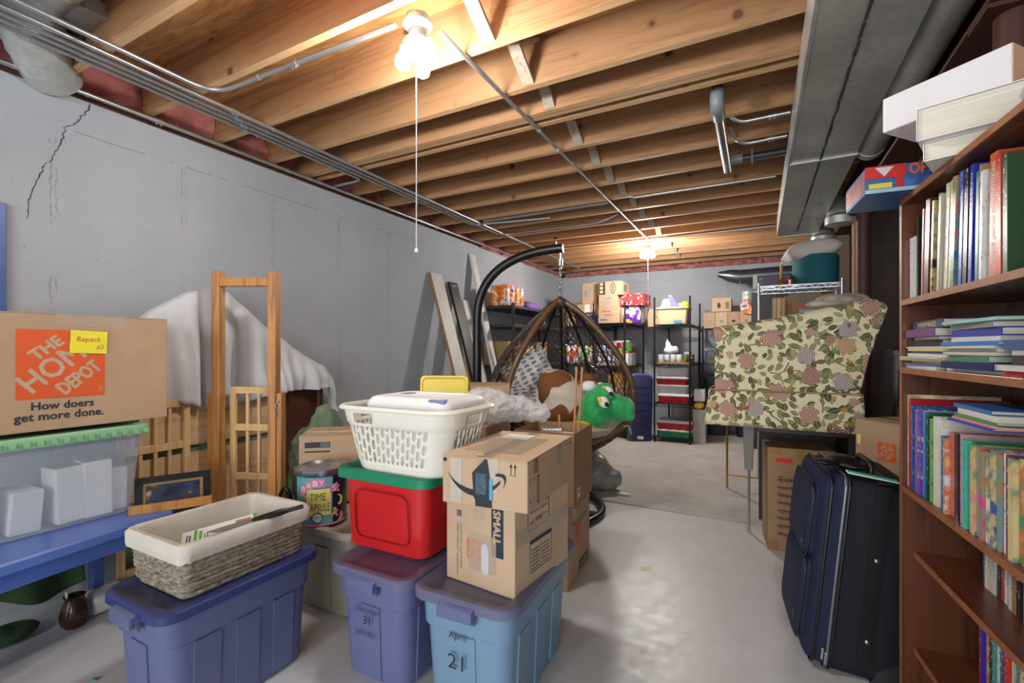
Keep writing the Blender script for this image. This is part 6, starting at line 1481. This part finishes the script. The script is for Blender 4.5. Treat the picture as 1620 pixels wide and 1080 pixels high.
# small moving box at right, on a plain carton
S = (.34, .30, .62); carton('plain_carton', 'plain carton under the small moving box by the bookcase', (.68, 3.0, 0), S, 8, CARD_D, tape=False)
S = (.30, .30, .27); o = carton('moving_box', 'small moving box printed SM with orange square beside the bookcase', (.66, 2.99, .622), S, 40, CARD, tape=True, tape_m=TAPEB)
plate('size_band', .16, .05, INK2, o, face_m(S, 'front', .13, .2)); text('lettering', 'SMALL', 1, CARD_L, o, face_m(S, 'front', .145, .212, .002), width=.13, fat=.002); depot_logo(o, face_m(S, 'left', .12, .08), .09); plate('yellow_tag', .02, .05, YEL, o, face_m(S, 'left', .01, .14)); MB().tube([(.23 + .006 * math.sin(k * 1.9), .03 + k * .006, .001) for k in range(26)], .0012, 4).build('handwriting', INK, o, M=face_m(S, 'left', 0, 0, .0006))
blob('beige_bundle', 'beige cloth roll lying on the small moving box behind the bookcase', 'cloth', (.86, 3.42, .91), [((0, 0, .03), (.16, .06, .035)), ((.12, 0, .03), (.06, .05, .04))], mat('beige_cloth', (150, 130, 106), .9, bs=20, bst=.4), .012)
carton('plain_carton', 'plain brown carton supporting the beige cloth roll', (.88, 3.46, 0), (.30, .2, .905), 0, CARD_D, tape=False)
fc_ = thing('black_cabinet', 'tall narrow black cabinet behind the floral armchair', 'cabinet', (.98, 4.3, .012)); MB().lohi((-.16, -.2, 0), (.16, .2, 1.24)).build('body', mat('satin_black', (26, 24, 24), .35), fc_, bevel=.006); MB().lohi((-.15, -.208, .02), (.15, -.2, 1.2)).build('door', mat('satin_black', (0, 0, 0)), fc_, bevel=.003); MB().tube([(-.12, -.22, .5), (-.12, -.22, 1.1)], .008, 8).build('handle', M_BLACK, fc_)

# ------------------------------------------------------------------ suitcase
su = thing('suitcase', 'large navy soft-sided suitcase with black trim standing by the bookcase', 'suitcase', (.155, 2.16, .012)); su.rotation_euler = (0, R(5.5), R(5))
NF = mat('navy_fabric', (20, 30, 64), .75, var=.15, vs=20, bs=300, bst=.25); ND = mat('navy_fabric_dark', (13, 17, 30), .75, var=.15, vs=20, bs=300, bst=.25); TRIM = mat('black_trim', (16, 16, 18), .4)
D_, Wd, Ht = .31, .50, .76
def rxz(x, w_, h, r, z0=0, e=0): return [(x, y + w_ / 2 + (Wd - w_) / 2, z + h / 2 + z0) for y, z in rrect(w_ - e, h - e, r, 5)]
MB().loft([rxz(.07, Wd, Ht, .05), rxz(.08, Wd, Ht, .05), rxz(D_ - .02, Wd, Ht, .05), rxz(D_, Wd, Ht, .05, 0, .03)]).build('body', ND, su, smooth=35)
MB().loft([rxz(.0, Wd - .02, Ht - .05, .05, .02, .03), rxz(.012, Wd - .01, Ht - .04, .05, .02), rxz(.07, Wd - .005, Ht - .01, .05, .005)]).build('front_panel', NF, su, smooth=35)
for x in (.028, .072, .085):
    MB().tube(rxz(x, Wd + .004, Ht - (.02 if x < .05 else 0) + .004, .05, .008 if x < .05 else -.002), .0055, 6, closed=True).build('piping', TRIM if x != .072 else mat('zip_teeth', (120, 122, 128), .35, .6), su, smooth=60)
for z0, h in ((.40, .30), (.06, .34)):
    MB().loft([rxz(-.035, .36, h, .05, z0, .05), rxz(-.026, .38, h, .05, z0, .01), rxz(.006, .40, h, .05, z0)]).build('pocket', NF, su, smooth=35)
    MB().tube(rxz(-.018, .398, h, .05, z0), .004, 6, closed=True).build('pocket_zip', TRIM, su, smooth=60)
    MB().box((-.032, .1, z0 + h * .25), (.006, .012, .05)).build('zip_pull', M_CHROME, su, bevel=.002)
for k in range(2): MB().box((.055 + .012 * k, -.008, .07 - .015 * k), (.009, .005, .045), (0, 0, 0)).build('zip_pull', M_CHROME, su, bevel=.002)
MB().lohi((.165, -.004, .06), (.215, .001, Ht - .01)).build('strap', TRIM, su); MB().lohi((.165, -.002, Ht - .002), (.215, Wd, Ht + .003)).build('strap', TRIM, su)
for z in (.16, .47): MB().ball((.19, -.006, z), (.009, .006, .009), 10).build('stud', M_CHROME, su, smooth=60)
MB().loft([[(D_ - .1 + x, -.008, z) for x, z in ((0, -.004), (.11, -.004), (.11, .12), (.07, .10), (.02, .06))], [(D_ - .1 + x, .03, z) for x, z in ((0, -.004), (.11, -.004), (.11, .12), (.07, .10), (.02, .06))]]).build('corner_guard', mat('grey_black_plastic', (44, 46, 50), .4), su)
MB().tube(fillet([(.17, .10, Ht), (.17, .10, Ht + .05), (.17, .28, Ht + .05), (.17, .28, Ht)], .03), .012, 10).build('carry_handle', TRIM, su, smooth=60)
mb = MB(); mb.lohi((.09, .04, Ht), (.22, .32, Ht + .012)); mb.build('handle_base', TRIM, su, bevel=.005)
blob('black_strap', 'bundled black luggage strap on top of the suitcase', 'strap', (.30, 2.34, .795), [((0, 0, 0), (.06, .07, .025)), ((.04, -.05, -.01), (.06, .04, .015)), ((-.06, -.06, .0), (.05, .04, .012))], TRIM, .01)
tgx = thing('luggage_tag', 'long turquoise luggage tag with white border on the suitcase top', 'tag', (.30, 2.20, .778)); tgx.rotation_euler = (R(8), R(9), R(8)); MB().lohi((0, -.016, 0), (.165, .016, .005)).build('border', WHITE, tgx, bevel=.002); MB().lohi((.004, -.012, .005), (.161, .012, .0062)).build('face', mat('turquoise', (70, 190, 160), .5, var=.25, vs=120), tgx)

# ------------------------------------------------------------------ bookcase
BCX, BCY, BRZ = .42, 2.0, 4.1
CHER = wood('cherry_stain', (100, 56, 34), (62, 32, 20), 1, .35, coat=.3); CHERV = wood('cherry_stain_upright', (100, 57, 36), (64, 35, 22), 2, .35, coat=.3); CHEDGE = mat('worn_board_edge', (146, 92, 54), .5, var=.2, vs=14)
bc = thing('bookcase', 'tall cherry stained bookcase crowded with books', 'bookcase', (BCX, BCY, 0), BRZ)
LEN, DEP, BT = 1.0, .27, .02
for y in (-BT, -LEN): MB().lohi((0, y, 0), (DEP, y + BT, 1.755)).build('side_panel', CHERV, bc)
MB().lohi((-.001, -BT, 0), (.0015, 0, 1.755)).build('panel_edge', CHEDGE, bc)
MB().lohi((DEP - .008, -LEN, 0), (DEP, 0, 1.755)).build('back_panel', CHERV, bc)
SHELF = {'top': 1.73, 's1': 1.395, 's2': 1.172, 's3': .782, 's4': .565, 's5': .25, 'base': .05}
for k, z in SHELF.items():
    x0 = .034 if k in ('s4', 's5') else 0
    MB().lohi((x0, -LEN + BT, z), (DEP - .008, -BT, z + BT)).build('shelf', CHER, bc, bevel=.0015); MB().lohi((x0 - .002, -LEN + BT, z + .001), (x0 + .001, -BT, z + BT - .001)).build('shelf_edge', CHEDGE, bc)
for k in range(2): MB().ball((-.003, -.35 - .06 * k, SHELF['top'] + .008), (.002, .003, .003), 6).build('nail', M_CHROME, bc)
BM = Matrix.Translation((BCX, BCY, 0)) @ Matrix.Rotation(R(BRZ), 4, 'Z')
PAGE = mat('page_edges', (222, 214, 196), .85, var=.12, vs=3, stretch=(40, 40, 1)); PAGEF = mat('page_edges_flat', (222, 216, 200), .85, var=.12, vs=3, stretch=(1, 1, 60))
def cover_mat(rgb, kind):
    key = 'cover_%d_%d_%d_%d' % (*rgb, kind)
    if key in MATS: return MATS[key]
    m, nt, b = new_mat(key); v = coords(nt); c = srgb(*rgb)
    if kind == 1:   # pictorial cover
        n = noise(nt, v, 16, 3); alt = [srgb(*q) for q in ((214, 190, 130), (120, 150, 120), (200, 110, 70))]
        nt.links.new(ramp(nt, n, [(.42, c), (.5, alt[sum(rgb) % 3]), (.6, alt[(sum(rgb) + 1) % 3]), (.7, c)]), b.inputs['Base Color'])
    elif kind == 2:  # lettered spine: dark ticks
        n = noise(nt, coords(nt, (1, 1, 1)), 90, 2); lum = sum(rgb) / 3
        ink = srgb(40, 40, 46) if lum > 120 else srgb(222, 214, 190)
        sp = nd(nt, 'ShaderNodeSeparateXYZ'); nt.links.new(v, sp.inputs[0])
        g = mth(nt, 'MULTIPLY', mth(nt, 'GREATER_THAN', n, .58), mth(nt, 'MULTIPLY', mth(nt, 'GREATER_THAN', sp.outputs[2], .05), mth(nt, 'LESS_THAN', mth(nt, 'ABSOLUTE', sp.outputs[1]), .006)))
        nt.links.new(mixc(nt, mth(nt, 'MULTIPLY', g, .75), c, ink), b.inputs['Base Color'])
    else: nt.links.new(mixc(nt, mth(nt, 'MULTIPLY', noise(nt, v, 12, 2), .2), c, [x * .6 for x in c]), b.inputs['Base Color'])
    b.inputs['Roughness'].default_value = .3
    MATS[key] = m
    return m
def cname(c):
    import colorsys
    h, l, s = colorsys.rgb_to_hls(*[x / 255 for x in c])
    if s < .14: return 'black' if l < .22 else 'grey' if l < .66 else 'white'
    if l > .84: return 'cream'
    h *= 360
    nm = 'red' if h < 14 or h > 340 else 'brown' if h < 45 and l < .42 else 'orange' if h < 42 else 'yellow' if h < 68 else 'green' if h < 165 else 'teal' if h < 195 else 'blue' if h < 255 else 'purple' if h < 300 else 'pink'
    return ('dark ' if l < .3 and nm != 'brown' else 'pale ' if l > .68 else '') + nm
def book(label, th, h, d, rgb, kind, M, group, title=None, tcol=None):
    cm = cover_mat(rgb, kind); c = .0022
    mb = MB(); mb.lohi((0, -th / 2, 0), (c, th / 2, h)); mb.lohi((c, -th / 2, 0), (d, -th / 2 + c, h)); mb.lohi((c, th / 2 - c, 0), (d, th / 2, h))
    o = mb.build('book', cm, None, M=BM @ M); tag(o, label, 'book', group)
    MB().lohi((c, -th / 2 + c, .003), (d - .003, th / 2 - c, h - .003)).build('page_block', PAGE, o)
    if title: text('title', title, 1, tcol or WHITE, o, frame((-.0008, -th * .28, h * .93), (0, 0, -1), (0, -1, 0)) @ Matrix.Translation((0, -th * .5, 0)), width=h * .8, height=th * .5)
    return o
rnd = random.Random(31)
def size_word(th, h): return ('thin' if th < .012 else 'thick' if th > .03 else 'medium') + (' tall' if h > .25 else ' short' if h < .19 else '')
def row(shelf, s0, books, x0, where, group, xj=.006):
    s = s0; z = SHELF[shelf] + BT + .0005
    for i, bk_ in enumerate(books):
        th, h, d, rgb, kind = bk_[:5]; lean = bk_[5] if len(bk_) > 5 else 0; title = bk_[6] if len(bk_) > 6 else None
        s += th / 2 + .0012 + abs(math.sin(R(lean))) * h * .5
        M = Matrix.Translation((x0 + rnd.uniform(-xj, xj) + (bk_[7] if len(bk_) > 7 else 0), -s, z)) @ Matrix.Rotation(R(lean), 4, 'X')
        book('%s %s book on the %s, %s from its far end' % (size_word(th, h), cname(rgb), where, ORD[i]), th, h, d, rgb, kind, M, group, title)
        s += th / 2 + .0012
    return s
G = 'books standing on the top shelf'
row('s1', .024, [(.02, .2, .16, (222, 222, 216), 2, 0), (.018, .2, .16, (216, 216, 210), 2), (.014, .26, .2, (34, 40, 34), 0), (.012, .27, .2, (226, 214, 140), 0, 3), (.008, .27, .2, (212, 130, 140), 0, 3), (.03, .29, .2, (84, 48, 32), 0, 4),
    (.012, .275, .21, (38, 38, 38), 1, 4), (.012, .29, .2, (30, 120, 84), 2, 4), (.012, .28, .2, (196, 190, 170), 2, 4), (.02, .30, .2, (226, 222, 206), 2, 4), (.014, .30, .2, (236, 226, 110), 2, 4), (.02, .30, .2, (60, 116, 140), 1, 4),
    (.022, .305, .21, (50, 80, 170), 2, 3, None), (.02, .30, .2, (28, 26, 28), 2, 3), (.016, .30, .22, (40, 60, 180), 0, 3, 'MY BEST BEDTIME BOOK'), (.012, .29, .22, (214, 170, 80), 1, 3), (.014, .27, .2, (60, 130, 140), 0, 2),
    (.012, .265, .2, (226, 226, 220), 2, 2), (.014, .265, .2, (206, 210, 206), 2, 2), (.032, .29, .22, (206, 104, 56), 0, 1, 'ENCYCLOPEDIA OF ANCIENT GREECE'), (.02, .28, .2, (200, 60, 50), 2), (.02, .27, .2, (60, 90, 60), 2)], .025, 'top bookcase shelf', G)
# flat piles on the second shelf
def flat(label, th, L_, d, rgb, kind, M, group, title=None):
    cm = cover_mat(rgb, kind); c = .002
    mb = MB(); mb.lohi((0, -L_ / 2, 0), (c, L_ / 2, th)); mb.lohi((c, -L_ / 2, 0), (d, L_ / 2, c)); mb.lohi((c, -L_ / 2, th - c), (d, L_ / 2, th))
    o = mb.build('book', cm, None, M=BM @ M); tag(o, label, 'book', group)
    MB().lohi((c, -L_ / 2 + .003, c), (d - .003, L_ / 2 - .003, th - c)).build('page_block', PAGEF, o)
    if title: text('title', title, 1, YEL, o, frame((-.0008, L_ * .3, th * .2), (0, -1, 0), (0, 0, 1)), width=L_ * .6, height=th * .55)
    return o
def pile(shelf, sc, x0, books, where, z0=None):
    z = z0 if z0 is not None else SHELF[shelf] + BT + .0005
    for i, (th, L_, d, rgb, kind, *t_) in enumerate(books):
        M = Matrix.Translation((x0 + rnd.uniform(-.012, .012), -sc + rnd.uniform(-.02, .02), z)) @ Matrix.Rotation(R(rnd.uniform(-3, 3)), 4, 'Z')
        flat('%s %s book flat %s, %s from bottom' % ('thick' if th > .018 else 'thin', cname(rgb), where, ORD[i]), th, L_, d, rgb, kind, M, 'books lying flat on the second shelf', t_[0] if t_ else None); z += th + .0006
    return z
pile('s2', .155, .012, [(.008, .26, .2, (224, 224, 228), 0), (.006, .24, .2, (70, 110, 170), 0), (.008, .24, .2, (226, 206, 216), 0), (.005, .27, .21, (226, 200, 80), 0), (.006, .26, .2, (200, 200, 196), 0), (.01, .27, .2, (228, 228, 226), 0), (.006, .24, .2, (90, 120, 150), 0), (.008, .25, .2, (220, 210, 140), 0), (.005, .24, .19, (214, 214, 210), 0), (.02, .22, .17, (40, 40, 40), 2), (.008, .2, .16, (226, 226, 224), 0), (.024, .22, .17, (110, 60, 120), 2), (.024, .24, .17, (40, 44, 100), 0, 'MERMAID')], 'in the far pile of the second shelf')
pile('s2', .44, .012, [(.008, .28, .2, (224, 224, 226), 0), (.018, .24, .2, (30, 40, 100), 0), (.016, .22, .2, (60, 140, 104), 0), (.008, .27, .2, (210, 206, 196), 0), (.008, .28, .2, (200, 198, 190), 0), (.006, .28, .2, (220, 220, 216), 0), (.01, .27, .2, (60, 130, 200), 0), (.012, .24, .18, (226, 226, 228), 0), (.018, .25, .18, (40, 70, 170), 0), (.014, .24, .18, (130, 130, 134), 2), (.008, .26, .19, (150, 206, 200), 0)], 'in the middle pile of the second shelf')
pile('s2', .74, .012, [(.012, .26, .2, (206, 60, 60), 0), (.012, .26, .2, (214, 210, 200), 0), (.02, .25, .2, (60, 60, 66), 0), (.012, .26, .2, (200, 196, 190), 0), (.02, .25, .2, (50, 90, 150), 0)], 'in the near pile of the second shelf')
G = 'picture books standing on the third shelf'
row('s3', .022, [(.03, .30, .22, (226, 226, 214), 1), (.018, .29, .24, (170, 34, 40), 0), (.012, .27, .22, (50, 80, 170), 2), (.012, .265, .22, (50, 120, 110), 2), (.012, .26, .22, (110, 160, 170), 2), (.012, .255, .2, (140, 70, 150), 2), (.012, .265, .2, (60, 70, 190), 2), (.01, .262, .2, (214, 190, 214), 0), (.012, .26, .2, (40, 130, 160), 0), (.012, .258, .2, (40, 110, 60), 0),
    (.012, .25, .2, (30, 36, 36), 2), (.012, .245, .22, (110, 190, 90), 2), (.012, .24, .22, (140, 180, 80), 1), (.03, .255, .22, (226, 224, 216), 0), (.016, .25, .22, (224, 222, 214), 0), (.012, .23, .2, (230, 228, 222), 0), (.012, .21, .19, (60, 110, 140), 2), (.012, .205, .2, (214, 216, 214), 1), (.022, .225, .2, (206, 100, 84), 2), (.02, .225, .2, (64, 40, 36), 0),
    (.012, .23, .2, (60, 70, 190), 2), (.012, .23, .22, (206, 160, 150), 0), (.016, .215, .2, (206, 210, 190), 1), (.02, .22, .2, (70, 190, 170), 2), (.016, .22, .2, (40, 130, 70), 0), (.02, .215, .2, (214, 150, 140), 1), (.016, .215, .2, (90, 170, 200), 1), (.02, .21, .2, (206, 80, 120), 1), (.02, .21, .2, (226, 220, 200), 1), (.02, .22, .2, (60, 90, 150), 1), (.016, .215, .2, (110, 150, 170), 1), (.012, .22, .2, (226, 222, 210), 2), (.016, .22, .2, (120, 60, 110), 2), (.02, .215, .2, (206, 196, 150), 1), (.02, .22, .2, (70, 130, 90), 1), (.012, .21, .2, (214, 120, 90), 2), (.016, .21, .2, (90, 110, 160), 1)], .012, 'third bookcase shelf', G, .008)
pile('s3', .46, .015, [(.006, .2, .16, (60, 70, 190), 0), (.006, .21, .16, (226, 150, 130), 0), (.008, .19, .15, (80, 150, 110), 0), (.014, .2, .16, (222, 220, 210), 0), (.01, .19, .15, (60, 110, 180), 0)], 'on top of the third shelf books', SHELF['s3'] + BT + .262)
G = 'paperbacks standing on the fourth shelf'
pal = [(60, 90, 160), (226, 224, 214), (214, 204, 180), (206, 206, 200), (60, 60, 66), (190, 70, 50), (226, 224, 220), (90, 120, 150), (214, 214, 208), (170, 130, 90), (40, 44, 50), (206, 180, 90), (226, 226, 222), (70, 80, 170), (40, 40, 44), (160, 190, 210), (120, 34, 60), (224, 224, 220), (200, 180, 60), (90, 130, 90)]
row('s4', .21, [(rnd.uniform(.011, .02), rnd.uniform(.155, .18), .11, pal[k % 20], 2) for k in range(32)], .125, 'fourth bookcase shelf', G)
G = 'books standing on the lowest visible shelf'
row('s5', .19, [(.008, .255, .13, (110, 160, 170), 2), (.014, .25, .13, (190, 40, 60), 2), (.016, .255, .13, (60, 50, 190), 0), (.004, .235, .13, (190, 170, 110), 1), (.014, .22, .13, (36, 36, 40), 2), (.018, .235, .13, (50, 110, 150), 1), (.016, .22, .13, (70, 150, 140), 2), (.016, .21, .13, (220, 220, 210), 2), (.014, .215, .13, (60, 90, 150), 2), (.014, .22, .13, (200, 60, 40), 2), (.018, .215, .13, (214, 214, 204), 2), (.014, .21, .13, (190, 200, 150), 1), (.016, .215, .13, (90, 150, 180), 2), (.016, .2, .13, (220, 200, 120), 2), (.014, .2, .13, (60, 60, 66), 2), (.016, .2, .13, (226, 226, 220), 2), (.016, .2, .13, (190, 60, 60), 2), (.016, .2, .13, (60, 100, 60), 2)], .125, 'lowest visible bookcase shelf', G)
# things lying on top of the bookcase
gm = thing('board_game', 'red and blue board game box overhanging the far end of the bookcase top', 'game box', (.475, 2.0, 1.7508), 4); GB = mat('game_blue', (40, 100, 160), .3, var=.3, vs=12); GR = mat('game_red', (190, 40, 40), .3, var=.15, vs=12); GL = mat('game_lightblue', (150, 190, 214), .3, var=.2, vs=12)
MB().lohi((-.18, -.12, 0), (.18, .12, .085)).build('body', GB, gm, bevel=.003)
for a, b_, m in (((-.18, -.1222, .045), (-.075, -.1205, .085), GR), ((-.18, -.1222, 0), (.18, -.1205, .012), GL), ((-.08, -.1222, .014), (.06, -.1205, .042), mat('game_picture', (60, 110, 190), .3, var=.6, vs=30)), ((-.1, -.1222, .012), (-.08, -.1205, .045), GR), ((-.17, -.1222, .014), (-.11, -.1205, .03), mat('game_yellow', (220, 200, 70), .3))): MB().lohi(a, b_).build('print_panel', m, gm)
shape('white_badge', [[(0, .03), (.05, .03), (.025, 0)]], mat('badge_silver', (200, 204, 206), .3), gm, frame((-.155, -.1228, .05), (1, 0, 0), (0, 0, 1)))
text('lettering', 'OPERATION', 1, ORANGE, gm, frame((-.068, -.1226, .05), (1, 0, 0), (0, 0, 1)), width=.19, height=.032, fat=.0016)
MB().lohi((-.1812, -.12, .01), (-.1802, .12, .075)).build('print_panel', mat('game_end', (170, 110, 120), .3, var=.5, vs=18), gm)
for i, (x, y, z, w_, d, h, rz) in enumerate(((.53, 1.70, 1.7508, .2, .26, .05, -22), (.51, 1.69, 1.8015, .2, .27, .085, -20))):
    t = thing('thick_paperback', ('thick white paperback lying on the bookcase top, under the other', 'thick white paperback with pink label end lying on the bookcase top')[i], 'book', (x, y, z), rz)
    mb = MB(); mb.lohi((-w_ / 2, -d / 2, 0), (w_ / 2, d / 2, .002)); mb.lohi((-w_ / 2, -d / 2, h - .002), (w_ / 2, d / 2, h)); mb.lohi((-w_ / 2, -d / 2, 0), (-w_ / 2 + .002, d / 2, h)); mb.build('cover', WHITE, t)
    MB().lohi((-w_ / 2 + .003, -d / 2 + .004, .003), (w_ / 2 - .006, d / 2 - .004, h - .003)).build('page_block', PAGEF, t)
    if i: plate('pink_label', .08, .06, mat('pink_label', (214, 150, 160), .3, var=.3, vs=40), t, frame((-w_ / 2 - .001, .02, .012), (0, -1, 0), (0, 0, 1))); plate('title_print', .08, .012, INK, t, frame((-w_ / 2 - .001, .12, .03), (0, -1, 0), (0, 0, 1)))
wb_ = thing('white_carton', 'plain white flat carton lying across the thick paperbacks on the bookcase', 'box', (.50, 1.74, 1.888), -40); MB().lohi((-.13, -.12, 0), (.15, .1, .10)).build('body', mat('white_card', (214, 212, 216), .6, var=.04), wb_, bevel=.003); MB().lohi((.15, -.1195, .002), (.152, .0995, .098)).build('end_flap', mat('tan_card_end', (206, 160, 130), .6), wb_)
blob('bubble_wrap', 'wad of clear bubble wrap on the near end of the bookcase top', 'bubble wrap', (.55, 1.33, 1.751), [((0, 0, .04), (.07, .12, .04)), ((.02, -.1, .05), (.06, .1, .05))], mat('bubble_film', (226, 228, 232), .15, alpha=.6, bs=60, bst=1), .012, disp=.02, dscale=.03)
blob('clear_wrapper', 'crumpled clear wrapper on the far corner of the game box', 'wrapper', (.42, 2.06, 1.838), [((0, 0, .02), (.1, .04, .025)), ((-.05, .02, .02), (.05, .04, .02))], M_BAG, .01, disp=.02, dscale=.04)
blob('black_cable', 'small heap of black cable on the game box', 'cable', (.52, 2.02, 1.838), [((0, 0, .02), (.06, .05, .025))], TRIM, .01, disp=.02, dscale=.03)
